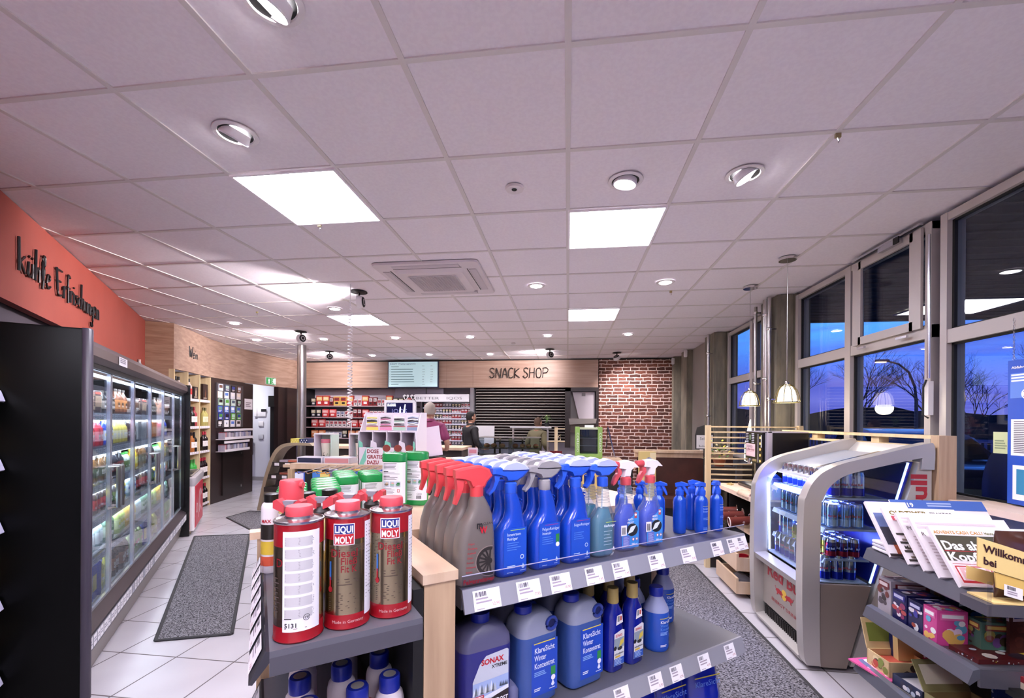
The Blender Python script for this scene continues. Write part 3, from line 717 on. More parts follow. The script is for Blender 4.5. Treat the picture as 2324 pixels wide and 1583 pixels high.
rows = [
 (1.50, [('juice_bottle', 'bottle', .19, .034, '8a5a4a', 'b77a4c', '3a2c2a', 'bottle'), ('coffee_cup', 'cup', .13, .036, 'b9aaa6', '6b4a3c', 'dcdcdc', 'cup'), ('snack_tub', 'pack', .15, .042, '564a4c', '90786a', 'b05048', 'food pack'), ('sauce_jar', 'bottle', .16, .03, '2e2a2c', '8f8480', '55504e', 'bottle')]),
 (1.27, [('milk_carton', 'carton', .19, .036, 'a2a4aa', '70767e', 'c8c8cc', 'carton'), ('juice_carton', 'carton', .18, .036, 'd98a5c', 'e8b490', 'c8c8cc', 'carton'), ('berry_bottle', 'bottle', .18, .036, 'c2404e', 'e08a94', 'e8e0e0', 'bottle'), ('milk_bottle', 'bottle', .19, .034, '3246a8', 'd8dcec', 'e8d060', 'bottle'), ('vanilla_bottle', 'bottle', .18, .034, 'd6c468', 'e8e0b8', 'e8e8e8', 'bottle'), ('cola_bottle', 'bottle', .19, .034, '32272a', '5a3038', '9a9a9a', 'bottle')]),
 (1.03, [('yoghurt_drink', 'bottle', .15, .032, 'cfd8d0', '7a8a5a', '4a9a48', 'bottle'), ('smoothie_bottle', 'bottle', .165, .032, 'd4b43a', 'e4dc90', 'e8d23c', 'bottle'), ('iced_tea_bottle', 'bottle', .17, .033, '6a4a2c', '3c4a38', 'd8d8d0', 'bottle'), ('soda_bottle', 'bottle', .17, .033, '2c2a34', '8c3a40', 'b8b8b8', 'bottle')]),
 (.81, [('lemonade_bottle', 'bottle', .18, .035, 'c8b040', '3e6ab0', 'dcd84a', 'bottle'), ('water_bottle', 'bottle', .18, .034, '8ca4b0', 'd8e4ee', '3a62b8', 'bottle'), ('cola_bottle', 'bottle', .18, .035, '2a2024', '9a2a34', 'a02a30', 'bottle'), ('energy_bottle', 'bottle', .17, .033, '30343c', '4a6a3a', '8a8c90', 'bottle')]),
 (.57, [('lime_soda_bottle', 'bottle', .2, .037, 'aebf78', 'd8e0b0', 'e0d040', 'bottle'), ('orange_soda_bottle', 'bottle', .2, .037, 'd8b050', 'eac070', 'e0d040', 'bottle'), ('water_bottle', 'bottle', .2, .036, 'a4b4bc', 'dce4e8', 'e6e6ea', 'bottle'), ('mineral_water_bottle', 'bottle', .2, .037, '5a7a6a', 'b8c8b8', '3a7a50', 'bottle')]),
 (.30, [('mineral_water_bottle', 'bottle', .24, .04, '9fae86', '74a03c', 'c85068', 'bottle'), ('iced_tea_carton', 'carton', .25, .042, '3448a8', 'd8c46a', 'e4d030', 'carton'), ('apple_spritzer_bottle', 'bottle', .24, .04, 'a8a650', 'c8c47a', 'e0cc38', 'bottle'), ('cola_bottle', 'bottle', .24, .04, '3c3430', '8a5a40', 'c8c0b8', 'bottle')]),
]
SHN = ['top', 'second', 'third', 'fourth', 'fifth', 'bottom']
def cword(h):
    r, g_, b = [int(h[i:i + 2], 16) for i in (0, 2, 4)]
    mxv, mn = max(r, g_, b), min(r, g_, b)
    if mxv - mn < 28: return 'white' if mxv > 200 else 'grey' if mxv > 80 else 'black'
    if mxv < 75: return 'dark'
    if r == mxv and g_ > .8 * r: return 'yellow'
    if r == mxv and g_ > .55 * r and b < .6 * r: return 'orange' if r > 180 else 'brown'
    if r == mxv: return 'red'
    return 'green' if g_ == mxv else 'blue'
sd = 0
for ri, (z, kinds) in enumerate(rows):
    x = .10; run = 0; KS = [PW(*k, ri * 10 + q) for q, k in enumerate(kinds)]
    while x < CLEN - .07:
        q = run % len(kinds); n = R.randint(3, 5); k = kinds[q]; 
        lb = '%s %s with %s cap on the %s cooler shelf, run %s from the near end' % (cword(k[4]), k[0].replace('_', ' '), cword(k[6]), SHN[ri], ORD[run])
        lb = lb.replace(', run ', ', ').replace(' from the near end', ' group along')
        for _ in range(n):
            if x > CLEN - .07: break
            y = .15 if z > .4 else .12
            KS[q].put(cl(x, y + R.uniform(-.008, .01), z + .0005), CA + R.uniform(-.2, .2), lb, '%s on the %s cooler shelf, %s group' % (k[0].replace('_', ' '), SHN[ri], ORD[run]))
            x += k[3] * 2 + R.uniform(.006, .016)
        x += R.uniform(0, .03); run += 1
# bottle standing on top of the cooler
o = prod('liquor_bottle', 'bottle', .2, .035, 'a8a4a2', '6a5a58', 'b08a80', 'bottle').put(cl(3.0, .3, 1.9), 0, 'clear liquor bottle standing on top of the drinks cooler')

# ---- snack shelf at the near side of the cooler; only its rail ends reach into the picture
sn = thing('snack_shelf', 'tall black snack shelf beside the cooler side panel, with clear price rails', 'shelf', (*CO, 0), CA)
g = G(); g.box(-1.5, -.055, .62, .70, 0, 1.95, BLKM); ob('rear_panel', g, sn)
for z in (1.60, 1.27, .97, .60, .24):
    g = G(); g.box(-1.5, -.06, .27, .62, z - .03, z, BLKM); ob('shelf', g, sn)
    g = G(); g.prism([(.268, z), (.25, z - .01), (.235, z - .06), (.24, z - .065), (.268, z - .02)], -1.5, -.07, M('rail_lilac', 'b0abc4', .25), 'x')
    g.box(-1.5, -.07, .262, .266, z, z + .03, CLEAR); ob('price_rail', g, sn)
sk = [prod('crisp_bag', 'pack', .2, .07, a, b, c, 'crisps') for a, b, c in (('c03a30', 'e0c050', 'e8e0d0'), ('d8b840', 'b04030', 'e8e8e0'), ('3a6a40', 'e0d8b0', 'c04030'))]
for zi, z in enumerate((1.60, 1.27, .97, .60, .24)):
    for i in range(3):
        sk[(i + zi) % 3].put(cl(-.17 - i * .17, .36, z + .0005), CA, '%s crisp bag on the %s board of the black snack shelf, %s from the cooler' % (('red', 'yellow', 'green')[(i + zi) % 3], SHN[zi], ORD[i]), 'crisp bags on the snack shelf')

# ---- ice cream chest freezer
fz = thing('chest_freezer', 'red and white ice cream chest freezer between cooler and wine shelf', 'freezer', cl(3.68, -.12), CA)
g = G(); g.secs([(.05, .5, .125, 1.0, .25, .03), (.62, .5, .125, 1.0, .25, .03)], M('freezer_white', 'dcd4d6', .3)); ob('cabinet', g, fz)
g = G(); g.box(.10, .93, -.008, .0, .07, .60, M('freezer_red', 'b0283a', .35)); fn = lambda u, v, h=0: Vector((u, -.0085 - h, v))
g.ring(fn, .25, .3, .05, .065, WHITE); g.line(fn, [(.4, .15), (.5, .5), (.6, .42), (.55, .3), (.75, .2)], .05, M('ice_pink', 'd89aa0', .4)); g.line(fn, [(.5, .2), (.65, .5), (.8, .4)], .03, WHITE, .0012)
g.box(-.008, .0, .04, .20, .07, .60, M('freezer_red', 'b0283a', .35)); ob('printed_panel', g, fz)
g = G(); g.secs([(.62, .5, .125, 1.02, .27, .04), (.68, .5, .125, 1.04, .28, .04), (.715, .5, .125, 1.03, .27, .04), (.725, .5, .125, .97, .22, .03)], M('rim_grey', 'a29ca0', .35)); ob('rim', g, fz)
for x0, x1 in ((.03, .5), (.47, .96)):
    g = G(); g.box(x0, x1, .03, .22, .728, .732, GLASS)
    for a in ((x0, x0 + .03, .03, .22), (x1 - .03, x1, .03, .22), (x0, x1, .03, .045), (x0, x1, .205, .22)): g.box(a[0], a[1], a[2], a[3], .727, .742, M('lid_frame', '8f877e', .4))
    ob('sliding_lid', g, fz)
for x, y in ((.08, .05), (.92, .05), (.08, .2), (.92, .2)):
    g = G(); g.X = Matrix.Translation((x, y, .028)) @ Matrix.Rotation(PI / 2, 4, 'X'); g.lathe([(.001, -.015), (.028, -.012), (.028, .012), (.001, .015)], M('castor', 'b0a080', .4), 14); ob('castor', g, fz)

# ---- wine shelf under the curved fascia
WO = (-5.557, 5.605); WA = math.atan2(1.207, -.497)
def wl(x, y, z=0): return (WO[0] + math.cos(WA) * x - math.sin(WA) * y, WO[1] + math.sin(WA) * x + math.cos(WA) * y, z)
ws = thing('wine_shelf', 'pale birch pigeonhole wine shelf below the Wein lettering', 'shelf', (*WO, 0), WA)
g = G()
for x in (0, .428, .856, 1.282): g.box(x - .012, x + .012, .0, .36, .0, 2.172, BIRCH)
ob('upright', g, ws)
g = G(); g.box(0, 1.28, .36, .37, 0, 2.17, BIRCH); ob('rear_panel', g, ws)
g = G(); g.box(0, 1.28, .03, .06, 0, .06, C('5a4a40')); ob('plinth', g, ws)
WZ = [1.772, 1.342, .939, .507, .075]
for z in WZ:
    for c in range(3):
        g = G(); g.box(c * .428 + .012, c * .428 + .416, .005, .36, z - .02, z, BIRCH); s_ = ob('shelf_board', g, ws)
        g = G(); fn = lambda u, v, h=0: Vector((c * .428 + .012 + u, .0045 - h, z - .035 + v)); g.rect(fn, 0, .404, 0, .042, M('rail_pinkish', 'c8bcc0', .4), .001)
        for q in range(5): g.rect(fn, .01 + q * .08, .06 + q * .08, .006, .036, PAPER, .002); g.rect(fn, .02 + q * .08, .05 + q * .08, .015, .022, C('9a8a90'), .003)
        ob('price_rail', g, s_)
def wine(glass, lab, cap, name='wine_bottle', h=.31):
    t = thing(name, 'x', 'bottle'); r = .042
    g = G(); g.lathe([(r * .9, 0), (r, .008), (r, h * .6), (r * .9, h * .67), (r * .42, h * .76), (r * .36, h * .86), (r * .36, h * .99), (r * .2, h)], C(glass, .12), 16); ob('glass_body', g, t)
    g = G(); fn = cyl(r); g.rect(fn, -.05, .05, .07, .16, C(lab, .5), .0008, nu=8); g.scribble(fn, -.03, .03, .09, .13, 2, C('6a5a50'), .0016); ob('paper_label', g, t)
    g = G(); g.lathe([(r * .38, h * .84), (r * .4, h * .99), (r * .38, h + .002)], C(cap, .35), 14); ob('capsule', g, t)
    return Kind(t)
WK = {'red': wine('180c0e', 'd8d0d0', 'a02838'), 'rose': wine('a04048', 'e0d8d0', '802030'), 'dark': wine('100a0a', 'd8d2d0', '181014'), 'white': wine('a8a060', 'd8d0b0', '5a5030'),
      'amber': wine('a06030', 'e0d8d4', '2a1a18'), 'green': wine('3a9a40', 'b8c8a8', '3a7a3a'), 'clear': wine('c8b8b0', 'c83030', '1a1010')}
WN = {'red': 'dark wine bottle, red capsule', 'rose': 'rosé wine bottle', 'dark': 'black wine bottle', 'white': 'pale wine bottle', 'amber': 'amber wine bottle', 'green': 'bright green bottle', 'clear': 'clear spirits bottle'}
CELL = {(0, 0): 'dark clear', (0, 1): 'clear', (1, 1): 'dark rose', (1, 2): 'white white', (2, 1): 'amber dark', (2, 2): 'red red', (3, 1): 'green green', (3, 2): 'red red red', (4, 2): 'dark red', (1, 0): 'dark red', (2, 0): 'white amber', (3, 0): 'green'}
for (r_, c_), s_ in CELL.items():
    ks = s_.split(); 
    for i, k in enumerate(ks):
        x = c_ * .428 + (.365 - (len(ks) - 1 - i) * .10 if r_ else .16 + i * .1)
        WK[k].put(wl(x, .052 + .004 * i, WZ[r_] + .0005), WA, '%s, %s row, %s wine shelf column, %s in its box' % (WN[k].replace(' wine bottle','bottle') if 0 else WN[k], SHN[r_], ('near', 'middle', 'far')[c_], ORD[i]))
for x, (c1, c2), w, lb in ((.76, ('221a1c', 'c0a890'), .15, 'black gift pack with bottle picture in the middle column of the wine shelf'), (1.13, ('2a1a18', '6a4434'), .19, 'dark brown bottle gift box in the far column of the wine shelf')):
    g = G(); g.box(-w / 2, w / 2, 0, .12, 0, .2 if w < .18 else .27, C(c1)); fn = lambda u, v, h=0: Vector((u, -h, v)); 
    g.poly(fn, [(-.02, .05), (.02, .05), (.02, .13), (.008, .15), (.008, .18), (-.008, .18), (-.008, .15), (-.02, .13)], C(c2)); g.scribble(fn, -w * .4, w * .4, .02, .045, 2, C('b0a090')); tag(ob('gift_box', g, None, wl(x, .02, WZ[0] + .0005), WA), lb, 'box')

# ---- dark brown door panel with hanging gift cards, under the curve after the wine shelf
PO = (-6.054, 6.812); PA = math.atan2(1.153, -.253)
def pl(x, y, z=0): return (PO[0] + math.cos(PA) * x - math.sin(PA) * y, PO[1] + math.sin(PA) * x + math.cos(PA) * y, z)
BRN = M('dark_wenge', '2b1f1e', .35)
pn = thing('wenge_panel', 'dark brown cupboard panel with cards beside the wine shelf', 'cupboard', (*PO, 0), PA)
g = G(); g.box(0, 1.44, .0, .35, 0, 2.172, BRN); ob('carcass', g, pn)
g = G(); g.box(.32, 1.02, -.03, -.001, .10, .86, M('dark_wenge_door', '1f1716', .3)); d = ob('door', g, pn)
g = G(); g.cbox(.93, -.034, .80, .02, .008, .03, CHROME); g.cbox(.93, -.034, .17, .03, .008, .05, CHROME); ob('latch', g, d)
g = G(); fn = lambda u, v, h=0: Vector((u, -h, v)); g.rect(fn, 1.10, 1.41, 1.66, 1.87, PAPER, .004)
g.scribble(fn, 1.15, 1.36, 1.70, 1.80, 3, C('8a8088'), .006); ob('notice', g, pn)
cr_ = thing('card_rack', 'grey wall rack full of gift cards on the dark brown panel', 'rack', (*pl(0, -.002, 0),), PA)
g = G(); g.box(.13, 1.01, -.02, 0, 1.31, 2.10, M('rack_grey', '4c484c', .4)); ob('board', g, cr_)
CC = ['c8d0e0', '4a5a70', '141214', '6a4a3c', 'e8d8c8', 'e0e4ec', 'dcdce8', 'cfc8c8', '9ab8a0', 'a8c8b8', 'b4ccc0', '242024', '3a50a8', '4a70c0', '5a80c8', '608a78', '2a3a90', '2c3c8c', '5a9a3a', '4c8c3c', '201c1c', 'e8e4e4', 'd8d4dc', 'd8d0d0']
cg = G(); cg.box(-.065, .065, -.006, .0, 0, .125, PAPER)
for i in range(24):
    r_, c_ = divmod(i, 4); x = .24 + c_ * .205 - (.02 * (r_ % 2)); z = 1.965 - r_ * .128
    g = G(); fn = lambda u, v, h=0: Vector((u, -.004 - h, v)); g.box(-.07, .07, -.004, 0, 0, .118, C(CC[i], .3))
    g.rect(fn, -.05, .05, .05, .10, C(CC[(i * 7 + 3) % 24], .3)); g.scribble(fn, -.05, .05, .01, .04, 2, C('d8d4d8'))
    if i in (20, 21): g.text(fn, 'a', 0, .045, .07, C('e8e4e4') if i == 20 else INK, 'c', .02, h=.0015)
    tag(ob('gift_card', g, None, pl(x, -.026, z), PA), '%s gift card hanging in the %s row, %s column of the card rack' % (cword(CC[i]), ORD[r_], ORD[c_]), 'card', 'gift cards on the rack')
# two clear pusher trays with sim packs below
for k, (z, x1) in enumerate(((1.10, 1.13), (.885, 1.0))):
    t = thing('pusher_tray', 'clear plastic tray of small packs, %s of the two under the gift cards' % ('upper', 'lower')[k], 'tray', pl(0, -.002, 0), PA)
    g = G(); g.box(.14, x1, -.15, 0, z, z + .01, M('tray_white', 'd4ccd0', .3)); g.box(.14, x1, -.155, -.15, z, z + .045, M('tray_white', 'd4ccd0', .3)); ob('tray_base', g, t)
    g = G()
    for q in range(9): xx = .15 + q * (x1 - .16) / 8; g.box(xx, xx + .004, -.15, 0, z + .01, z + .15, CLEAR)
    g.box(.14, x1, -.15, -.14, z + .15, z + .19, M('tray_white', 'd4ccd0', .3)); ob('divider', g, t)
    for q in range(8):
        c = ['a03038', 'b8b0b8', '30282c', '8a98b8', 'c8c0c4', '3a4a8a', 'a89890', '2a3a78'][q]; xx = .15 + (q + .5) * (x1 - .16) / 8
        g = G()
        for w in range(4): g.box(-.03 + w * .015, -.02 + w * .015, -.055, .055, 0, .11 + .01 * (w % 2), C(c if w % 2 else 'd0c8cc', .35))
        tag(ob('sim_pack', g, None, pl(xx, -.08, z + .0105), PA), '%s small pack in the %s slot of the %s card tray' % (cword(c), ORD[q], ('upper', 'lower')[k]), 'pack', 'small packs in the trays')

# ---- passage: intercom, switches, fly lamp, dark door frame, wenge partition, exit signs
def plate(name, x, z, w, h, lb, cat, m=WHITE, ex=None):
    t = thing(name, lb, cat, (x, 9.716, z)); g = G(); g.rbox(0, -.012, 0, w, .02, h, .008, m); ob('housing', g, t)
    if ex: ex(t)
    return t
def _dsp(t):
    g = G(); g.cbox(.06, -.026, .12, .13, .006, .06, INK); ob('display', g, t); g = G(); g.rbox(-.15, -.015, 0, .07, .04, .22, .01, WHITE); ob('handset', g, t)
plate('intercom', -7.28, 1.53, .22, .2, 'white intercom with black display on the passage wall', 'intercom', ex=_dsp)
plate('doorbell_chime', -7.30, 1.30, .13, .12, 'rounded white wall box below the intercom', 'wall box')
plate('light_switch', -7.30, .99, .13, .12, 'white square switch low on the passage wall', 'switch', M('switch', 'c8c8d0', .4))
t = thing('insect_lamp', 'blue glowing insect lamp on the passage wall behind the brown panel', 'lamp', (-7.62, 9.60, .62))
g = G(); g.secs([(0, 0, 0, .32, .16, .03), (.38, 0, 0, .32, .16, .03)], M('uv_shell', '4a4c56', .3)); ob('housing', g, t)
for z in (.12, .22):
    g = G(); g.tube([(-.13, -.09, z), (.13, -.09, z)], .016, M('uv_tube', '8080ff', .4, emit='4040ff', es=14)); ob('uv_tube', g, t)
g = G()
for i in range(7): g.tube([(-.15 + i * .05, -.11, .04), (-.15 + i * .05, -.12, .2), (-.15 + i * .05, -.11, .34)], .004, BLKM, 5)
ob('guard', g, t)
t = thing('plug', 'black plug and cable above the blue insect lamp', 'plug', (-7.66, 9.68, 1.25)); g = G(); g.rbox(0, 0, 0, .13, .06, .1, .02, BLKM); ob('body', g, t); g = G(); g.tube([(0, -.02, 0), (.08, -.03, -.1), (.05, -.03, -.2)], .006, WHITE, 6); ob('cable', g, t)
DB = M('door_frame_black', '14100f', .4)
g = G(); g.box(-7.0, -6.9, 9.62, 9.8, 0, 2.02, DB); g.box(-7.0, -6.25, 9.55, 9.8, 1.76, 2.02, DB); g.box(-6.35, -6.25, 9.62, 9.8, 0, 2.0, DB); d = struct('door_2', g)
g = G(); g.box(-6.9, -6.35, 9.9, 9.93, .55, 1.76, M('inner_door_grey', '8c857c', .3, .3)); g.box(-6.9, -6.88, 9.8, 9.9, .55, 1.76, WHITE); g.box(-6.47, -6.45, 9.88, 9.9, .75, 1.7, BLKM); g.box(-6.84, -6.70, 9.885, 9.899, 1.58, 1.66, C('2a7a50')); g.ring(lambda u, v, h=0: Vector((-6.8 + u, 9.897 - h, 1.38 + v)), 0, 0, .055, .075, C('6a2a28')); g.box(-6.84, -6.72, 9.885, 9.899, .92, 1.22, PAPER); ob('door_leaf', g, d)
g = G(); g.box(-6.25, -6.14, 9.0, 9.75, 0, 2.17, BRN); g.box(-6.3, -6.2, 8.78, 9.0, 0, 2.17, BRN); struct('wall_partition', g)
def exit_sign(loc, rot, w, h, kind, lb):
    t = thing('exit_sign', lb, 'sign', loc, rot); GR = M('sign_green', '2c7a42', .4, emit='2c7a42', es=.5); WS = M('sign_white', 'f0f0f0', .4, emit='ffffff', es=.6)
    g = G(); g.box(-w / 2, w / 2, 0, .02, 0, h, WHITE); ob('housing', g, t)
    fn = lambda u, v, hh=0: Vector((-w / 2 + u * w, -hh, v * h)); g = G()
    if kind == 'run':
        g.rect(fn, .02, .56, .04, .96, GR, .001); g.rect(fn, .6, .98, .04, .96, GR, .001)
        g.poly(fn, [(.2, .5), (.29, .85), (.38, .5), (.325, .55), (.325, .15), (.255, .15), (.255, .55)], WS, .002)
        g.rect(fn, .78, .94, .12, .88, WS, .002); g.disc(fn, .72, .72, .04, WS, .002, ry=.07); g.line(fn, [(.72, .62), (.74, .4), (.66, .15)], .04, WS, .0022); g.line(fn, [(.74, .4), (.8, .3), (.82, .15)], .04, GR, .0026); g.line(fn, [(.64, .45), (.72, .56), (.82, .5)], .03, WS, .0024)
    else:
        g.rect(fn, .05, .95, .05, .95, GR, .001); g.poly(fn, [(.15, .5), (.5, .82), (.6, .82), (.38, .58), (.88, .58), (.88, .42), (.38, .42), (.6, .18), (.5, .18)], WS, .002)
    ob('sign_face', g, t); return t
exit_sign((-6.30, 8.68, 2.205), PI / 2 - .05, .30, .155, 'run', 'green exit sign with arrow and running figure on the oak fascia')
exit_sign((-6.45, 9.53, 1.78), 0, .22, .17, 'arrow', 'green sign with white arrow over the dark passage door')
# ---- steel pillar
t = thing('steel_pillar', 'round brushed steel pillar from floor to ceiling', 'pillar', (-4.835, 7.50, 0))
g = G(); g.lathe([(.078, 0), (.078, CEIL)], STEEL, 32); ob('shaft', g, t); g = G(); g.lathe([(.095, 0), (.095, .01), (.08, .012)], STEEL, 32); ob('base_plate', g, t)
# ================================================================ CENTRAL SHELF (frame: a across, b along the aisle)
GA = math.atan2(B.y, B.x)              # local x = B (along), local y = A (towards the cooler)
def gl(b, a, z=0): return (A.x * a + B.x * b, A.y * a + B.y * b, z)
OAK = WOODX
gon = thing('central_shelf_unit', 'central oak and grey shop shelf full of car care bottles', 'shelf', (0, 0, 0), GA)
ZT, Z1, Z2, Z3 = 1.115, 1.05, .66, .30   # top board, upper shelf, lower shelf, base
OAKP = wood('oak_panel', 'c3a284', 'd9bfa4', (6, .8, .8)); OAKV = wood('oak_panel_v', 'a98a6c', 'c9ab8a', (9, 9, .7))
def part_box(name, dims, m, par=gon):
    g = G(); g.box(*dims, m); return ob(name, g, par)
# near end panel with edge-banded top board, far side panel, top board
part_box('end_panel', (.325, .40, .95, 1.52, .02, ZT - .022), OAKV); part_box('panel_cap', (.32, .405, .945, 1.525, ZT - .022, ZT), OAKP)
part_box('end_panel', (.0, .05, 1.56, 1.60, .02, ZT - .022), OAKV); part_box('panel_cap', (-.02, .33, 1.555, 1.605, ZT - .022, ZT), OAKP)
part_box('side_panel', (.05, .325, 1.565, 1.595, .02, ZT - .022), BLKM)
part_box('top_board', (.405, 1.55, 1.36, 1.95, ZT - .03, ZT), OAKP)
part_box('back_panel', (.30, .323, .95, 1.56, .3, ZT - .03), BLKM)
part_box('back_panel', (.41, 1.54, 1.40, 1.42, .12, ZT - .031), M('perforated_back', '2b2a30', .5, .2))
part_box('end_panel', (1.54, 1.575, 1.40, 1.95, .02, ZT - .031), OAKV)
part_box('plinth', (.41, 1.53, 1.08, 1.9, .0, .12), BLKM); part_box('plinth', (.06, .32, 1.0, 1.55, .0, .12), BLKM)
g = G()
for z in (1.0, .93, .86, .5, .45): g.box(.07, .10, 1.558, 1.565, z, z + .02, WHITE)
ob('slotted_upright', g, gon)
RAIL = M('rail_grey', '8d8c96', .4); TICK = PAPER
def ticket(g, fn, u, w, h_=.044, price='7,95'):
    g.rect(fn, u, u + w, .003, h_, TICK, .002); g.bars(fn, u + .006, u + w * .5, h_ - .015, h_ - .004, C('4a4656'), .003, 9)
    g.text(fn, price, u + w - .004, .010, .010, C('b06a70'), 'r', 0, h=.003); g.scribble(fn, u + .006, u + w * .75, .016, h_ - .018, 2, C('a89aa8'), .003, .45); g.rect(fn, u + .006, u + .028, .006, .008, C('a89aa8'), .003)
def long_shelf(z, a0, a1, b0, b1, tickets, acr=True):
    g = G(); g.box(b0, b1, a0, a1, z - .012, z, SHELFG); g.box(b0, b0 + .012, a0, a1, z - .05, z - .012, SHELFG); g.box(b1 - .012, b1, a0, a1, z - .05, z - .012, SHELFG); s = ob('shelf_board', g, gon)
    g = G(); g.prism([(a0, z), (a0 - .006, z), (a0 - .024, z - .052), (a0 - .018, z - .054), (a0, z - .015)], b0, b1, RAIL, 'x')
    o = Vector((0, a0 - .0245, z - .0535)); ux = Vector((1, 0, 0)); uy = Vector((0, .018, .052)).normalized(); nn = ux.cross(uy)
    fn = lambda u, v, h=0: o + ux * u + uy * v + nn * h
    for u, w, p in tickets: ticket(g, fn, u, w, .05, p)
    ob('price_rail', g, s)
    if acr:
        g = G(); g.box(b0, b1, a0 - .004, a0 - .002, z + .0, z + .032, CLEAR); g.tube([(b0, a0 - .003, z + .033), (b1, a0 - .003, z + .033)], .0016, glassy('acrylic_edge', 'ffffff', 1.45, 'c8c4e0', .5), 5); ob('front_guard', g, s)
    return s
T1 = [(.455, .074, '12,90'), (.578, .072, '7,95'), (.682, .068, '13,90'), (.803, .064, '7,95'), (.905, .064, '7,95'), (1.055, .066, '3,95'), (1.205, .066, '5,95'), (1.36, .06, '3,50'), (1.45, .055, '3,95'), (1.51, .05, '3,95')]
long_shelf(Z1, .985, 1.39, .43, 1.565, [t for t in T1 if t[0] < 1.5] + [(1.505, .056, '3,95')])
T2 = [(.62, .066, '11,90'), (.93, .06, '11,95'), (1.075, .06, '5,95'), (1.175, .058, '5,95'), (1.315, .058, '4,95'), (1.46, .056, '4,95')]
long_shelf(Z2, 1.0, 1.39, .43, 1.575, T2, False)
long_shelf(Z3, 1.0, 1.39, .43, 1.56, [(.6, .066, '9,95'), (.9, .066, '9,95')], False)
# end-cap shelves: front rail faces the cooler side
def cap_shelf(z):
    g = G(); g.box(.02, .30, .885, 1.555, z - .012, z, SHELFG); g.box(.02, .30, .885, .897, z - .045, z - .012, M('shelf_side', '55535c', .35, .25)); s = ob('shelf_board', g, gon)
    g = G(); pr = [(.02, z), (.014, z + .002), (-.012, z - .05), (-.006, z - .052), (.02, z - .02)]
    g.prism(pr, .885, 1.555, DARKG, 'y')
    o = Vector((-.0125, 0, z - .05)); uy = Vector((.026, 0, .052)).normalized(); ux = Vector((0, -1, 0)); nn = ux.cross(uy)
    fn = lambda u, v, h=0: o + ux * (u - 1.555) + uy * v + nn * h
    for q in range(7): ticket(g, fn, .02 + q * .092, .07, .05, '9,95')
    g.box(.012, .0135, .89, 1.55, z, z + .035, CLEAR); ob('price_rail', g, s)
cap_shelf(Z1); cap_shelf(Z2)
# far long side of the unit, upper shelf behind the top board
g = G(); g.box(.10, 1.55, 1.96, 2.36, Z1 - .062, Z1 - .05, SHELFG); ob('shelf_board', g, gon)
g = G(); g.box(.35, .40, 1.6, 1.96, .02, Z1 - .05, BLKM); ob('side_panel', g, gon)
g = G(); g.box(.06, .405, 1.62, 2.36, Z1 - .062, Z1 - .05, SHELFG); g.box(.06, .1, 1.62, 2.36, .02, Z1 - .062, M('shelf_side', '55535c', .35, .25)); ob('shelf_board', g, gon)

# ---------------------------------------------------------------- trigger heads
def trigger(g, z, c1, c2, style, s=1.0, m3=None):
    """spray head with nozzle towards -x; z = base of the collar; faces the -y side"""
    a, b = C(c1, .3), C(c2, .3)
    if style == 'block':      # chunky one-colour head
        g.lathe([(.0165, z), (.0175, z + .004), (.0175, z + .03), (.014, z + .034)], a, 18)
        pr = [(-.052, .045), (-.052, .062), (-.03, .066), (.006, .070), (.026, .062), (.034, .046), (.022, .034), (.016, .022), (-.014, .022), (-.02, .036), (-.034, .042)]
        sh = [(-.05, .046), (-.03, .042), (-.034, .02), (-.042, .0), (-.048, -.012), (-.054, -.010), (-.050, .006), (-.048, .026)]
    elif style == 'slim':     # long swan-like head with pale cap
        g.lathe([(.016, z), (.017, z + .003), (.017, z + .026), (.013, z + .03)], a, 18)
        pr = [(-.05, .046), (-.05, .058), (-.03, .060), (-.03, .052), (.0, .05), (.045, .050), (.03, .036), (.015, .028), (-.012, .028), (-.018, .038), (-.03, .042)]
        sh = [(-.046, .046), (-.028, .044), (-.034, .028), (-.044, .008), (-.056, -.002), (-.060, .003), (-.050, .014), (-.044, .032)]
    else:                     # two-colour: white neck body, red nozzle and collar
        g.lathe([(.0165, z), (.0175, z + .003), (.0175, z + .022), (.012, z + .026)], a, 18)
        pr = [(-.03, .052), (-.03, .072), (.0, .076), (.024, .07), (.045, .052), (.026, .054), (.014, .044), (.010, .024), (-.012, .024), (-.008, .048)]
        sh = [(-.036, .052), (-.02, .052), (-.018, .036), (-.03, .022), (-.042, .004), (-.050, .0), (-.052, .006), (-.046, .024), (-.034, .038)]
    w = .012 * s
    def slab(pts, ww, m):
        P3 = [(x * s, z + y * s) for x, y in pts]; c = (sum(p[0] for p in P3) / len(P3), sum(p[1] for p in P3) / len(P3))
        ins = [(c[0] + (p[0] - c[0]) * .86, c[1] + (p[1] - c[1]) * .84) for p in P3]
        rings = [[(p[0], -ww, p[1]) for p in ins], [(p[0], -ww * .7, p[1]) for p in P3], [(p[0], ww * .7, p[1]) for p in P3], [(p[0], ww, p[1]) for p in ins]]
        g.loft(rings, m)
    slab(pr, w, b if style != 'block' else a)
    slab(sh, w * .62, a)
    if style == 'slim': 
        top = [(-.032, .054), (-.02, .066), (.01, .072), (.035, .064), (.047, .051), (.0, .0515)]; slab(top, w * 1.02, m3 or b)
    if style == 'two': 
        g.X = Matrix.Translation((-.030 * s, 0, z + .062 * s)) @ Matrix.Rotation(-PI / 2, 4, 'Y'); g.lathe([(.011, 0), (.012, .004), (.010, .026), (.006, .027)], a, 14); g.X = Matrix.Identity(4)
    return g
BK = {}
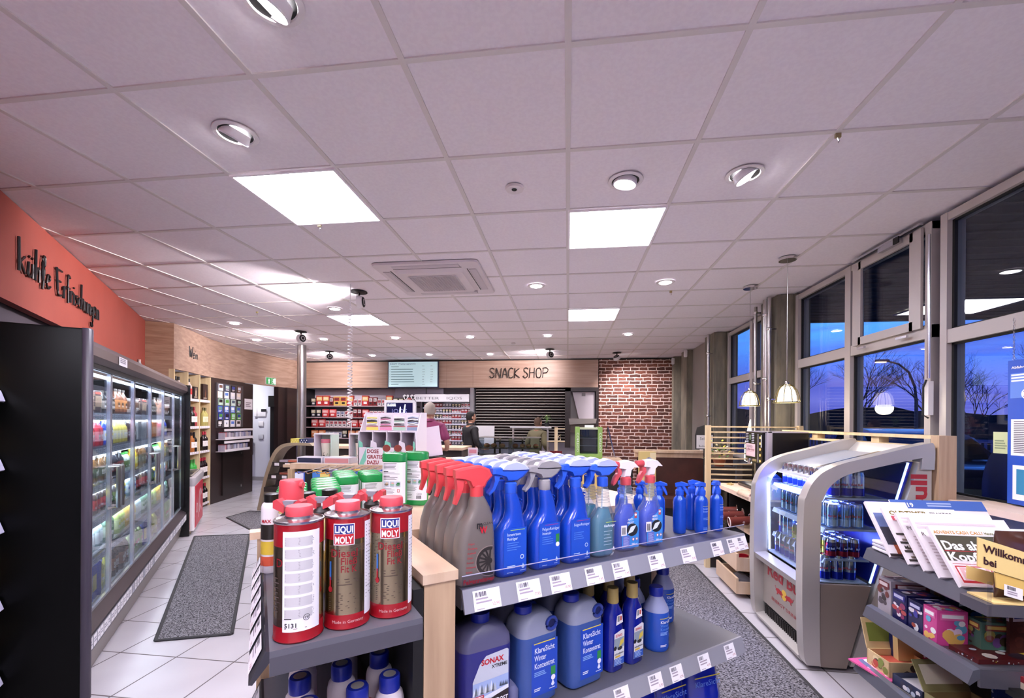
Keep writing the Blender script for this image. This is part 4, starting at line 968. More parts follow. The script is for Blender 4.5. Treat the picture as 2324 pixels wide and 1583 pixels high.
def blue_text(g, fn, lines, stripe, green=False):
    if stripe: g.rect(fn, -.012, .032, .122, .1235, C(stripe), .0004)
    W_ = C('c8d8f0', .4)
    for i, s in enumerate(lines): g.text(fn, s, -.022, .108 - i * .0115, .0115, W_, 'l', .005, h=.0005, sx=.85)
    g.scribble(fn, -.022, .02, .066, .09, 4, C('5a86d8'), .0005, .3); g.scribble(fn, -.022, .004, .02, .03, 2, W_, .0005, .4); g.scribble(fn, -.022, .0, .010, .013, 1, W_, .0005)
    g.poly(fn, [(.022, .022), (.027, .033), (.032, .022), (.027, .018)], W_, .0006); g.scribble(fn, .018, .036, .012, .015, 1, W_, .0005)
    if green: g.rect(fn, .024, .036, .072, .095, C('2c8040'), .0005); g.disc(fn, .030, .066, .0065, PAPER, .0007)
    else: g.ring(fn, .024, .05, .004, .006, W_, .0006)
def blue_bottle(name, lines, stripe, c1, c2, green=False, m3=None):
    """handled trigger bottle: broad shoulder, neck leaning back, ribbed rear"""
    t = thing(name, 'x', 'spray bottle'); m = M('blue_hdpe', '1642b4', .22, coat=.4); g = G()
    S = [(0, 0, .082, .048, .02), (.006, 0, .090, .055, .022), (.02, 0, .092, .057, .022), (.09, .0, .092, .056, .022), (.115, .002, .086, .054, .022), (.135, .008, .070, .050, .022), (.150, .012, .054, .046, .02), (.17, .013, .046, .042, .018), (.195, .009, .041, .038, .017), (.212, .005, .036, .034, .016), (.218, .004, .030, .030, .0149)]
    g.secs([(z, cx, 0, w, d, r) for z, cx, w, d, r in S], m, k=4)
    for q in range(6): g.tube([(.032 - q * .001 + .0, -.012, .198 - q * .0085), (.034, 0, .198 - q * .0085), (.032 - q * .001, .012, .198 - q * .0085)], .0022, m, 5)
    ob('bottle', g, t)
    g = G(); fn = flat((0, -.0288, 0), (1, 0, 0), (0, 0, 1)); g.rect(fn, -.032, .038, .008, .128, M('blue_label', '1e50c0', .3), .0001); blue_text(g, fn, lines, stripe, green); ob('paper_label', g, t)
    g = G(); trigger(g, .217, c1, c2, 'slim', 1.18, m3); g.v = [(x + .004, y, z) for x, y, z in g.v]; ob('spray_head', g, t)
    return Kind(t)
PALE = M('trigger_pale', 'b4bcec', .3)
BK['innen'] = blue_bottle('interior_cleaner_bottle', ('Innenraum', 'Reiniger'), 'a8d040', '2a5ad0', '2a5ad0', m3=PALE)
BK['intensiv'] = blue_bottle('wheel_cleaner_bottle', ('FelgenReiniger', 'Intensiv'), 'a03080', '9a9698', '9a9698', True, M('trigger_grey', '9a9698', .3))
BK['felgen'] = blue_bottle('wheel_cleaner_bottle', ('FelgenReiniger',), 'a03080', '2a5ad0', '2a5ad0', m3=PALE)
def clear_bottle(name, liquid, two, lab):
    t = thing(name, 'x', 'spray bottle'); m = glassy('pet_clear', 'f0f4f8', 1.5, 'c8d4e0', .12); lq = glassy('liquid_' + liquid, liquid, 1.33, liquid, .7 if two else .45); g = G()
    S = [(0, 0, .074, .044, .02), (.006, 0, .084, .052, .022), (.10, 0, .086, .052, .022), (.125, .002, .074, .048, .02), (.145, .006, .054, .042, .019), (.165, .007, .042, .038, .018), (.20, .005, .036, .034, .016), (.213, .004, .030, .030, .0149)]
    g.secs([(z, cx, 0, w, d, r) for z, cx, w, d, r in S], m, k=4)
    for q in range(5): z = .2 - q * .009; g.tube([(.022 * math.cos(a) + .005, .019 * math.sin(a), z) for a in [k * PI / 4 for k in range(8)]], .001, m, 4, closed=True)
    ob('bottle', g, t)
    g = G(); g.secs([(z * .86 + .003, cx, 0, w - .006, d - .006, r) for z, cx, w, d, r in S[:-1] if z < .2], lq, k=4); ob('liquid', g, t)
    g = G(); fn = flat((0, -.0263, 0), (1, 0, 0), (0, 0, 1)); 
    if two:
        g.poly(fn, [(-.030, .012), (.036, .012), (.036, .125), (.026, .13), (.012, .112), (-.004, .102), (-.008, .078), (-.030, .058)], M('cyan_label', '3a8ad8', .35), .0002)
        g.rect(fn, -.034, -.012, .052, .084, PAPER, .0008); g.bars(fn, -.030, -.016, .056, .078, INK, .0012, 7); g.rect(fn, -.026, .0, .014, .05, C('6a70c0'), .0005); g.scribble(fn, -.024, -.002, .018, .046, 8, C('b0b4e0'), .0007, .4)
        g.disc(fn, .010, .068, .022, C('20242c'), .0006, ry=.020, n=20); g.poly(fn, [(-.008, .056), (.004, .078), (.026, .082), (.012, .062)], C('dce4ec'), .0009)
        g.text(fn, 'ANTI', -.008, .098, .009, PAPER, 'l', .02, h=.0008); g.text(fn, 'FROST', -.010, .088, .009, PAPER, 'l', .02, h=.0008); g.rect(fn, .018, .028, .104, .122, C('b84a50'), .0006); g.disc(fn, .023, .115, .004, PAPER, .0008)
        for u in (.008, .022): g.poly(fn, [(u, .038), (u + .006, .044), (u + .012, .038), (u + .006, .032)], C('c04040'), .0006); g.poly(fn, [(u + .002, .038), (u + .006, .042), (u + .010, .038), (u + .006, .034)], PAPER, .0008)
        g.text(fn, '500 ml', .008, .020, .008, PAPER, 'l', .02, h=.0008)
    else:
        g.rect(fn, -.004, .036, .105, .1065, C('b8d84a'), .0006); g.text(fn, 'GlasReiniger', -.012, .092, .0105, C('d8e8f0'), 'l', .01, h=.0008, sx=.8); g.scribble(fn, -.012, .02, .03, .08, 5, C('88a8b8'), .0006, .25); g.poly(fn, [(.022, .02), (.027, .031), (.032, .02)], PAPER, .0008)
    ob('paper_label', g, t)
    g = G(); g.tube([(.004, 0, .21), (0, 0, .12), (-.012, 0, .012)], .0025, glassy('dip_tube', 'ffffff', 1.4, 'dce8f0', .5), 6); ob('dip_tube', g, t)
    g = G()
    if two: trigger(g, .208, 'd05058', 'e8e0e4', 'two', 1.05)
    else: trigger(g, .212, '2a5ad0', '3a6ad8', 'slim', 1.18, PALE)
    g.v = [(x + .004, y, z) for x, y, z in g.v]; ob('spray_head', g, t); return Kind(t)
BK['glas'] = clear_bottle('glass_cleaner_bottle', '4aa8c4', False, '')
BK['frost'] = clear_bottle('antifreeze_spray_bottle', '1448e0', True, '')
def red_bottle():
    """grey-brown wheel cleaner with big red block trigger"""
    t = thing('wheel_cleaner_spray', 'x', 'spray bottle'); m = M('taupe_hdpe', '6c635e', .3, coat=.2); g = G()
    S = [(0, 0, .098, .052, .02), (.006, 0, .108, .060, .022), (.04, 0, .110, .062, .022), (.11, .002, .102, .060, .022), (.15, .006, .088, .056, .022), (.17, .012, .070, .052, .02), (.19, .014, .056, .046, .02), (.208, .010, .044, .040, .018), (.220, .008, .034, .034, .0169)]
    g.secs([(z, cx, 0, w, d, r) for z, cx, w, d, r in S], m, k=4); ob('bottle', g, t)
    g = G(); fn = flat((0, -.0315, 0), (1, 0, 0), (0, 0, 1)); k = C('2a2422')
    g.ring(fn, .030, .058, .028, .036, k, .0006, 22, PI * .42, PI * 1.6); g.ring(fn, .030, .058, .036, .0385, C('8a7a74'), .0005, 22, PI * .42, PI * 1.6)
    for q in range(9): a = PI * (.45 + q * .135); g.line(fn, [(.030 + .006 * math.cos(a), .058 + .006 * math.sin(a)), (.030 + .029 * math.cos(a + .06), .058 + .029 * math.sin(a + .06))], .0045, k, .0007)
    g.disc(fn, .030, .058, .008, k, .0008)
    g.text(fn, 'm', -.006, .142, .028, INK, 'l', .02, h=.0008, sx=.8); g.text(fn, 'W', .004, .130, .022, C('c01c30'), 'l', .04, h=.001, sx=.8); g.text(fn, 'CLEAN', .012, .150, .0085, INK, 'l', .0, h=.0008)
    for q in range(7): g.text(fn, ('Felgen', 'Reinigung', 'Kraftvoll', 'Glanz', 'Formel', 'Schonend', 'Schutz')[q], -.028 + q * -.001, .104 - q * .0115, .0065, C('b02830'), 'l', .01, h=.0009)
    g.text(fn, 'Felgenreiniger', .045, .008, .0165, C('a81c28'), 'r', .03, h=.001, w=.086)
    ob('paper_label', g, t)
    g = G(); trigger(g, .214, 'd8474c', 'd8474c', 'block', 1.18); g.v = [(x + .008, y, z) for x, y, z in g.v]; ob('spray_head', g, t)
    return Kind(t)
BK['red'] = red_bottle()
def rows(kind, b, a0, n, step, lab, cat_g, z=Z1, db=0.0, rot=0.0):
    for i in range(n):
        o = BK[kind].put(gl(b + db * i, a0 + step * i, z + .0005), GA + rot + R.uniform(-.03, .03), lab + (', front one at the price rail' if i == 0 else ', %s one back from the rail' % ORD[i]), cat_g)
rows('red', .478, 1.02, 5, .066, 'grey bottle with red trigger, Felgenreiniger row', 'grey wheel cleaner bottles with red triggers', db=-.0)
rows('innen', .588, 1.03, 5, .062, 'blue Innenraum Reiniger spray bottle', 'blue interior cleaner bottles')
rows('intensiv', .702, 1.035, 5, .062, 'blue bottle with grey trigger, FelgenReiniger Intensiv', 'blue bottles with grey triggers')
rows('felgen', .812, 1.035, 6, .062, 'blue FelgenReiniger bottle with blue trigger', 'blue wheel cleaner bottles with blue triggers')
rows('glas', .918, 1.035, 6, .062, 'clear turquoise glass cleaner bottle', 'clear turquoise glass cleaner bottles')
for i, b in enumerate((1.025, 1.135)):
    BK['frost'].put(gl(b, 1.045, Z1 + .0005), GA - .1, 'clear blue bottle with red and white trigger, %s' % ('beside the turquoise bottles' if i == 0 else 'beside the empty shelf space'), 'antifreeze spray bottles')
# small aluminium pump bottles at the far end of the shelf
t = thing('de_icer_bottle', 'x', 'pump bottle'); m = M('blue_alu', '1a4ec4', .22, .2); g = G()
g.lathe([(.020, 0), (.0225, .004), (.0235, .02), (.0235, .115), (.021, .128), (.014, .136), (.013, .142)], m, 20); ob('bottle', g, t)
g = G(); fn = cyl(.0237); W_ = C('8ab0f0', .4); g.rect(fn, -.016, .016, .1015, .1025, C('b8c850'), .0002, nu=5); g.text(fn, 'Scheiben', -.015, .090, .0088, W_, 'l', .005, h=.0004, sx=.8); g.text(fn, 'Enteiser', -.015, .080, .0088, W_, 'l', .005, h=.0004, sx=.8)
g.scribble(fn, -.014, .01, .05, .06, 2, C('5a86d8'), .0004); g.scribble(fn, -.014, .006, .014, .024, 3, C('5a86d8'), .0004); ob('print', g, t)
g = G(); g.lathe([(.0145, .140), (.0155, .143), (.0155, .158), (.011, .162), (.009, .172)], C('2456d0', .25), 16); ob('collar', g, t)
g = G(); g.loft([[(x, y * w, z) for x, y, z in ((-.030, -1, .176), (-.030, 1, .176), (-.026, 1, .186), (-.026, -1, .186))] if 0 else [(-.032, -w, .176), (-.032, w, .176), (-.030, w, .184), (-.030, -w, .184)] for w in (.006,)] + [[(-.004, -.010, .174), (-.004, .010, .174), (-.004, .010, .190), (-.004, -.010, .190)], [(.012, -.010, .170), (.012, .010, .170), (.014, .009, .184), (.014, -.009, .184)]], C('2a5cd8', .25))
g.tube([(-.012, 0, .178), (-.024, 0, .158), (-.032, 0, .142)], [.007, .006, .003], C('2a5cd8', .25), 8); ob('pump_head', g, t)
PK_ = Kind(t)
for i, (b, a, r) in enumerate(((1.515, 1.06, .2), (1.432, 1.065, 0), (1.45, 1.12, 2.4), (1.362, 1.105, 1.9), (1.30, 1.15, 1.9), (1.255, 1.2, 1.7), (1.20, 1.24, 1.2))):
    PK_.put(gl(b, a, Z1 + .0005), GA + r, 'small blue Scheiben Enteiser pump bottle, %s along the group from the shelf end' % ORD[i], 'small blue pump bottles at the shelf end', (1.0, 1.0, 1.0))

# ---------------------------------------------------------------- green wipe tubs
def wipes():
    t = thing('wipes_tub', 'x', 'wipes tub'); gm = M('green_tub', '1f8a44', .25, coat=.3); g = G()
    g.secs([(0, 0, 0, .090, .052, .024), (.004, 0, 0, .096, .058, .026), (.185, 0, 0, .096, .058, .026)], gm, k=5); ob('tub', g, t)
    g = G(); g.secs([(.186, 0, 0, .0985, .0605, .027), (.210, 0, 0, .0985, .0605, .027), (.216, 0, 0, .094, .056, .026), (.219, 0, 0, .084, .046, .022)], gm, k=5); g.tube([(-.03, -.0275, .213), (.0, -.0305, .2145), (.03, -.0275, .213)], .002, M('green_tub_light', '3aa860', .3), 5); ob('lid', g, t)
    g = G(); fn = flat((0, -.0292, 0), (1, 0, 0), (0, 0, 1)); K = C('5a565c')
    g.rect(fn, -.024, .024, .022, .182, PAPER, .0003)
    for s in (-1, 1):     # label wraps round the rounded ends
        vs = []
        for k in range(5):
            a = k / 4 * 1.25; x = s * (.022 + .026 * math.sin(a)); y = -.0295 + .026 * (1 - math.cos(a)); vs += [(x, y, .022), (x, y, .182)]
        g.add(vs, [(2 * k, 2 * k + 1, 2 * k + 3, 2 * k + 2) for k in range(4)], PAPER)
    rd = random.Random(5)
    g.scribble(fn, -.034, .032, .152, .178, 5, K, .0008, .35, rnd=rd); g.rect(fn, -.034, -.016, .144, .147, INK, .0009); g.scribble(fn, -.034, .03, .134, .142, 2, K, .0008, .3, rnd=rd); g.rect(fn, -.034, -.01, .127, .130, INK, .0009); g.scribble(fn, -.034, .032, .112, .125, 3, K, .0008, .35, rnd=rd)
    for i, c in enumerate(('7a6a58', '9ac0a8', '5a8a6a')): 
        u = -.033 + i * .023; g.rect(fn, u, u + .020, .086, .108, C('b8c0cc'), .0008); g.disc(fn, u + .010, .096, .008, C(c), .0010, ry=.005); g.disc(fn, u + .012, .101, .006, C(('d0b8a0', 'e0b0a0', '1f7a40')[i]), .0012, ry=.003)
    g.scribble(fn, -.034, .012, .058, .080, 5, K, .0008, .3, rnd=rd); g.rect(fn, .020, .030, .066, .078, C('c05a50'), .0008); g.rect(fn, .022, .028, .068, .076, PAPER, .001); g.ring(fn, .014, .048, .003, .004, INK); g.ring(fn, .026, .048, .003, .004, INK)
    g.scribble(fn, -.034, -.01, .028, .052, 4, K, .0008, .25, rnd=rd); g.bars(fn, .008, .030, .028, .041, INK, .001, 10, rnd=rd); ob('paper_label', g, t)
    return Kind(t)
WP = wipes()
for i, (b, a) in enumerate(((.47, 1.735), (.568, 1.765))):
    WP.put(gl(b, a, ZT + .0005), GA - .62 + .0, 'green wipes tub standing on the oak top board, %s' % ('beside the red triggers' if i else 'the one farther from the triggers'), 'green wipes tubs on the top board')
ZG = Z1 - .0495
for i, (b0, a0, n, lb) in enumerate(((.10, 1.665, 4, 'beside the white spray cans'), (.215, 1.70, 5, 'behind the white bottle with black cap'), (.335, 2.0, 4, 'behind the oak board edge'), (.45, 2.03, 3, 'hidden behind the standing pair'))):
    for q in range(n):
        WP.put(gl(b0 + .006 * q, a0 + .070 * q + (.0 if i < 2 else .01), ZG + .0005), GA - .1, 'green wipes tub %s, %s in its row' % (lb, ORD[q]), 'green wipes tubs in rows')

# ---------------------------------------------------------------- diesel additive cans on the end cap
def diesel(white_side):
    t = thing('diesel_additive_can', 'x', 'can'); Rr = .0435; H_ = .225
    tin = M('printed_tin', 'b8a888', .2, 1); red = M('can_red', '9a1420', .3, coat=.3); g = G()
    g.lathe([(Rr * .97, 0), (Rr + .001, .003), (Rr, .006), (Rr, .030)], red, 36, cap=(1, 0)); g.lathe([(Rr, .030), (Rr, .176)], tin, 36, cap=(0, 0)); g.lathe([(Rr, .176), (Rr, .2165)], red, 36, cap=(0, 0))
    g.lathe([(Rr, .2165), (Rr + .0015, .2185), (Rr + .0012, .2215), (Rr - .001, .222), (Rr - .003, .219), (.026, .224), (.025, .228), (.022, .228)], M('tinplate', 'c4bec0', .25, 1), 36); ob('tin_body', g, t)
    g = G(); g.lathe([(.0225, .226), (.0245, .228), (.0245, .242), (.023, .2455), (.0, .2455)], M('coral_cap', 'd8505a', .35), 28); ob('screw_cap', g, t)
    g = G(); a0 = -PI / 2; fn = cyl(Rr, 0, a0); n = 16
    lw = -.012 if not white_side else .0
    if not white_side:
        g.rect(fn, -.020, .020, .166, .208, PAPER, .0004, nu=n); g.rect(fn, -.0185, .0185, .188, .2065, C('1c2a78'), .0006, nu=n); g.rect(fn, -.0185, .0185, .1675, .1875, C('b01c28'), .0006, nu=n)
        g.text(fn, 'LIQUI', 0, .1905, .0185, PAPER, 'c', .03, h=.0010, w=.034); g.text(fn, 'MOLY', 0, .1700, .0185, PAPER, 'c', .03, h=.0010, w=.034)
        rc = C('8a1c24', .3)
        g.text(fn, 'Diesel', -.026, .143, .022, rc, 'l', .01, h=.0006, w=.052); g.text(fn, 'Fließ', -.006, .128, .019, rc, 'l', .01, h=.0006, w=.031); g.text(fn, 'Fit K', -.006, .113, .018, rc, 'l', .01, h=.0006, w=.031)
        g.rect(fn, -.0285, -.0245, .098, .134, C('3a70b8'), .0008); g.rect(fn, -.0280, -.0250, .082, .104, C('b01c28'), .001); g.disc(fn, -.0265, .080, .0045, C('b01c28'), .001, ry=.006)
        g.scribble(fn, -.012, .028, .084, .100, 3, C('4a3a34'), .0006, .25); g.scribble(fn, -.030, .026, .036, .072, 9, C('4a3a34'), .0006, .22)
        for q in range(10): g.rect(fn, -.030, .05, .150 + q * .0024, .1506 + q * .0024, C('6a5a50'), .0002, nu=n) if q > 0 and .150 + q * .0024 < .165 else None
        g.text(fn, 'Made in Germany', -.022, .014, .0085, C('d8b0b0'), 'l', .0, h=.0008)
        f2 = cyl(Rr, 0, a0 + 1.05); g.rect(f2, -.003, .05, .022, .208, PAPER, .0005, nu=n); g.scribble(f2, .0, .04, .05, .2, 22, C('9a9898'), .001, .3)
    else:
        g.rect(fn, -.022, .046, .022, .205, PAPER, .0004, nu=22)
        for q in range(7):
            z = .195 - q * .022; g.rect(fn, -.018, .03, z - .0172, z, C('c4c0c2'), .0007, nu=8); g.scribble(fn, -.017, .034, z - .016, z - .002, 5, C('a09c9e'), .001, .4, .1)
        g.text(fn, '5131', -.018, .030, .0115, INK, 'l', .02, h=.001); g.scribble(fn, -.018, .0, .044, .047, 1, INK, .001); g.scribble(fn, -.018, .03, .026, .0285, 1, C('a08084'), .001); g.ring(fn, .020, .046, .005, .006, INK); g.text(fn, 'CE', .0165, .0435, .006, INK, 'l', .03, h=.001)
        f2 = cyl(Rr, 0, a0 - .78); g.scribble(f2, -.012, .006, .05, .12, 8, C('5a4a44'), .0006, .25); g.text(f2, 'D', -.004, .14, .022, C('8a1c24'), 'l', .01, h=.0006)
    ob('print', g, t); return Kind(t)
cd = .12
DA = diesel(True); DB_ = diesel(False)
DA.put(gl(.070, .935, Z1 + .0005), cd + .30, 'diesel additive can turned to its white text side, number 5131')
DB_.put(gl(.160, .945, Z1 + .0005), cd + .20, 'Liqui Moly Diesel can between the white-sided can and the one by the post'); 
DB_.put(gl(.2505, .952, Z1 + .0005), cd + .22, 'Liqui Moly Diesel can nearest to the oak post of the end cap')
# aerosols behind them
def aerosol(name, h, r, body, cap, caph, bands=(), txt=None, tc='201820'):
    t = thing(name, 'x', 'spray can'); g = G(); g.lathe([(r * .95, 0), (r, .003), (r, h - .018), (r * .9, h - .008), (r * .62, h), (r * .5, h + .003)], C(body, .25), 22); ob('can_body', g, t)
    g = G(); fn = cyl(r)
    for z0, z1, c in bands: g.rect(fn, -r * 2.2, r * 2.2, z0, z1, C(c, .3), .0004, nu=16)
    if txt: 
        for s, z, sz, c in txt: g.text(fn, s, 0, z, sz, C(c, .3), 'c', .03, h=.0008)
    ob('print', g, t)
    if caph: g = G(); g.lathe([(r * .72, h - .004), (r * .74, h + caph * .9), (r * .6, h + caph), (0, h + caph)] if cap == '14110f' else [(r * 1.0, h - .012), (r * 1.02, h - .008), (r * .97, h + caph * .92), (r * .88, h + caph), (0, h + caph)], C(cap, .35), 22); ob('cap', g, t)
    return t
def put(t, loc, rot, lab, grp=None):
    t.location = loc; t.rotation_euler = (0, 0, rot); t['label'] = lab
    if grp: t['group'] = grp
wd_txt = [('WD-40', .105, .016, '1a1a20')]
K_wd = Kind(aerosol('spray_can', .148, .021, '22308a', 'c84a50', 0, ((.092, .13, 'e0cc50'), (.045, .075, 'c03038')), [('WD-40', .102, .013, '1a1a20')]))
K_wd.put(gl(.055, 1.08, Z1 + .0005), GA - .6, 'small blue and yellow WD-40 can behind the white-sided diesel can')
# smart straw cans: red fold-up nozzle heads
def straw(g, z):
    r_ = C('d04a52', .3); g.lathe([(.020, z), (.021, z + .01), (.012, z + .02)], C('24201f'), 14)
    for s in (-1, 1): g.prism([(s * .008, z + .016), (s * .034, z + .028), (s * .034, z + .044), (s * .026, z + .048), (s * .008, z + .034)][::s], -.012, .012, r_)
    g.prism([(-.014, z + .044), (.014, z + .044), (.009, z + .030), (-.009, z + .030)], -.008, .008, C('8a8a94', .3))
def strawcan():
    t = aerosol('multi_use_spray_can', .178, .0265, 'c8b070', 'd04a52', 0, ((.10, .125, 'e8e0dc'), (.03, .095, 'b89a58')), [('MAX', .106, .013, 'b02030')]); g = G(); straw(g, .18); ob('spray_head', g, t); return Kind(t)
SK = strawcan()
for i, (b, a) in enumerate(((.065, 1.13), (.135, 1.15), (.20, 1.16), (.262, 1.19))): SK.put(gl(b, a, Z1 + .0005), GA - .6, 'gold spray can with red fold-up nozzle, %s from the cooler side' % ORD[i], 'cans with red fold-up nozzles')
t = aerosol('lubricant_spray_can', .205, .029, 'd8c47a', 'd84a54', .052, ((.14, .175, 'e0dcd8'), (.02, .11, '8a1c24')), [('SONAX', .152, .013, 'b02030')]); put(t, gl(.075, 1.25, Z1 + .0005), GA - .6, 'tall spray can with large red cap on the end cap shelf')
g = G(); g.tube([(.026, -.004, .245), (.034, -.004, .245)], .008, C('d84a54', .35), 12); ob('cap_lug', g, t)
t = aerosol('spray_can', .19, .027, 'e4dce0', '14110f', .02, ((.09, .13, '2a2420'), (.05, .085, 'd8b840'), (.02, .045, 'd05a40')), [('MAX', .135, .012, 'b02030')]); put(t, gl(.035, 1.36, Z1 + .0005), GA - .6, 'white spray can with black cap and yellow band at the oak edge')
K_h = Kind(aerosol('additive_bottle', .175, .031, 'e6e0e6', '14110f', .026, (), [('Holts', .10, .012, 'b04050')]))
K_h.put(gl(.125, 1.40, Z1 + .0005), GA - .5, 'white bottle with black cap right behind the large red cap'); K_h.put(gl(.19, 1.43, Z1 + .0005), GA - .5, 'white bottle with black cap beside the wipes tubs')
# white bottles with blue caps on the lower end cap shelf
t = thing('additive_flask', 'x', 'bottle'); g = G(); g.lathe([(.030, 0), (.032, .004), (.032, .17), (.029, .185), (.021, .195)], C('d8ccd0', .3), 22); ob('bottle', g, t)
g = G(); g.lathe([(.0225, .192), (.0235, .195), (.0235, .222), (.021, .226), (.013, .226)], M('deep_blue_cap', '1c2c9a', .3), 22); g.lathe([(.0, .2265), (.014, .2265)], C('cfc4b8'), 18, cap=(1, 1)); ob('cap', g, t)
g = G(); fn = cyl(.0322); g.rect(fn, -.04, .04, .03, .13, C('b84a3c'), .0004, nu=12); g.scribble(fn, -.025, .025, .05, .11, 5, C('e8d8c8'), .0008); ob('paper_label', g, t); FK = Kind(t)
for i, (b, a) in enumerate(((.09, .985), (.19, .99), (.262, 1.0), (.085, 1.09), (.175, 1.10), (.265, 1.11), (.10, 1.2), (.20, 1.21))):
    FK.put(gl(b, a, Z2 + .0005), GA - .6, 'white bottle with blue cap, %s place on the lower end cap shelf' % ORD[i], 'white bottles with blue caps')
# ================================================================ goods on the lower shelf of the central unit
def poly_round(n, rx, ry): return [(rx * math.cos(2 * PI * k / n), ry * math.sin(2 * PI * k / n)) for k in range(n)]
CLOUD = glassy('hdpe_cloudy', 'c8ccd8', 1.4, 'b4b8c8', .85); 
def ks_label(g, fn, w, h, u0, v0, big=.021, dim=False):
    W_ = C('e4e8f4', .4); g.rect(fn, u0, u0 + w, v0, v0 + h, M('klare_blue', '1c48b8', .35), .0004)
    g.rect(fn, u0 + w * .08, u0 + w * .9, v0 + h - .004, v0 + h - .001, C('d8c840'), .0008); k = w * .78
    for i, s in enumerate(('KlareSicht', 'Winter', 'Konzentrat')):
        g.text(fn, s, u0 + w * .1, v0 + h - .012 - big * .8 - i * big * .98, big, W_ if not (dim and i) else C('4a80d8', .4), 'l', .012, h=.001, w=k if s != 'Winter' else k * .58)
    v = v0 + h - .014 - big * 3.1; g.scribble(fn, u0 + w * .1, u0 + w * .6, v - .014, v, 3, C('8ab0e8'), .001); g.rect(fn, u0 + w * .74, u0 + w * .92, v - .022, v + .002, C('2c8a44'), .001); g.disc(fn, u0 + w * .83, v - .030, w * .085, PAPER, .0014)
    g.scribble(fn, u0 + w * .1, u0 + w * .35, v0 + .012, v0 + .022, 2, W_, .001); g.poly(fn, [(u0 + w * .75, v0 + .018), (u0 + w * .82, v0 + .032), (u0 + w * .89, v0 + .018), (u0 + w * .82, v0 + .013)], W_, .001); g.scribble(fn, u0 + w * .68, u0 + w * .95, v0 + .006, v0 + .010, 1, W_, .001)
def jug():
    t = thing('antifreeze_canister', 'x', 'canister'); bl = M('jug_blue', '3a5596', .35); g = G()
    m1 = M('jug_milky', '8d90a6', .4); S = [(0, .118, .085, .02), (.008, .134, .100, .026), (.03, .136, .104, .028), (.185, .136, .104, .028), (.195, .136, .104, .028), (.225, .128, .098, .03), (.245, .10, .085, .03), (.252, .07, .07, .03)]
    g.secs([(z, 0, 0, w, d, r) for z, w, d, r in S], bl, ms=[bl, bl, bl, bl, m1, m1, m1], k=5); ob('canister_body', g, t)
    g = G(); g.lathe([(.024, 0), (.026, .003), (.026, .022), (.022, .025), (0, .025)], M('deep_blue_cap', '1c2c9a', .3), 22, c=(-.028, 0)); g.v = [(x, y, z + .25) for x, y, z in g.v]; ob('screw_cap', g, t)
    g = G(); ring = [(.036 + .017 * math.cos(a), -.0525, .222 + .017 * math.sin(a)) for a in [k * PI / 9 for k in range(18)]]; g.tube(ring, .005, M('jug_grip', '2a3c8c', .35), 8, closed=True)
    g.add([(.036 + .015 * math.cos(a), -.0512, .222 + .015 * math.sin(a)) for a in [k * PI / 9 for k in range(18)]], [tuple(range(18))], M('jug_hole', '141c50', .5)); ob('grip', g, t)
    g = G(); fn = flat((0, -.0522, 0), (1, 0, 0), (0, 0, 1)); ks_label(g, fn, .092, .150, -.034, .028, .022); ob('paper_label', g, t); return Kind(t)
J = jug()
for i, (b, a) in enumerate(((.695, 1.085), (.868, 1.085))): J.put(gl(b, a, Z2 + .0005), GA + .06, 'large blue KlareSicht canister, %s' % ('next to the black and white labelled canister' if i == 0 else 'next to the bottles with golden caps'), 'KlareSicht canisters')
for i, (b, a) in enumerate(((.70, 1.2), (.87, 1.2))): J.put(gl(b, a, Z2 + .0005), GA + .06, 'large blue canister standing behind the front canisters on the lower shelf', 'KlareSicht canisters behind')
t = thing('winter_concentrate_canister', 'dark violet SONAX XTREME canister with snowy road label at the oak post', 'canister', gl(.525, 1.075, Z2 + .0005), GA)
g = G(); vb = M('jug_violet', '2c2c78', .3); v2 = M('jug_violet_top', '5a5878', .4)
g.secs([(z, 0, 0, w, d, r) for z, w, d, r in [(0, .13, .085, .02), (.008, .150, .105, .026), (.205, .152, .108, .028), (.225, .150, .106, .03), (.250, .12, .09, .03), (.262, .07, .07, .03)]], vb, ms=[vb, vb, v2, v2, v2], k=5)
g.secs([(0, .088, .0, .03, .08, .014), (.06, .088, 0, .034, .084, .016), (.075, .085, 0, .02, .07, .009)], M('jug_violet_foot', '6a6c90', .4)); ob('canister_body', g, t)
g = G(); g.lathe([(.026, .26), (.026, .285), (0, .285)], M('deep_blue_cap', '1c2c9a', .3), 20); ob('screw_cap', g, t)
g = G(); fn = flat((.004, -.0545, 0), (1, 0, 0), (0, 0, 1)); g.poly(fn, [(-.05, .02), (.055, .02), (.055, .192), (.050, .196), (-.012, .19), (-.030, .172), (-.05, .13)], C('c4c8d4', .35), .0004)
g.poly(fn, [(-.05, .085), (.055, .085), (.055, .13), (.02, .128), (-.05, .125)], C('9fb2dc', .4), .0007); g.poly(fn, [(-.05, .08), (.055, .1), (.055, .08)], C('e4e6ee', .4), .0009)
for q in range(12): u = -.046 + q * .0055; h_ = .018 + .012 * R.random(); g.poly(fn, [(u - .005, .094), (u, .094 + h_), (u + .005, .094)], C(('dfe4ec', '6a7078', 'b8c0cc')[q % 3], .4), .0011)
for q in range(5): u = .03 + q * .005; g.poly(fn, [(u - .003, .1), (u, .114), (u + .003, .1)], C('3a4450'), .0011)
g.poly(fn, [(-.05, .02), (.055, .02), (.055, .09), (.02, .082), (-.02, .07), (-.05, .075)], C('24181c', .35), .001); g.poly(fn, [(-.05, .02), (.055, .02), (.055, .034), (-.05, .04)], C('2030a0', .35), .0013); g.poly(fn, [(-.05, .040), (.055, .036), (.055, .040), (-.05, .048)], C('8c2c20'), .0014)
g.rect(fn, -.046, -.018, .073, .092, C('c02c34'), .0014); g.scribble(fn, -.044, -.02, .075, .090, 3, PAPER, .0017, .5, .1)
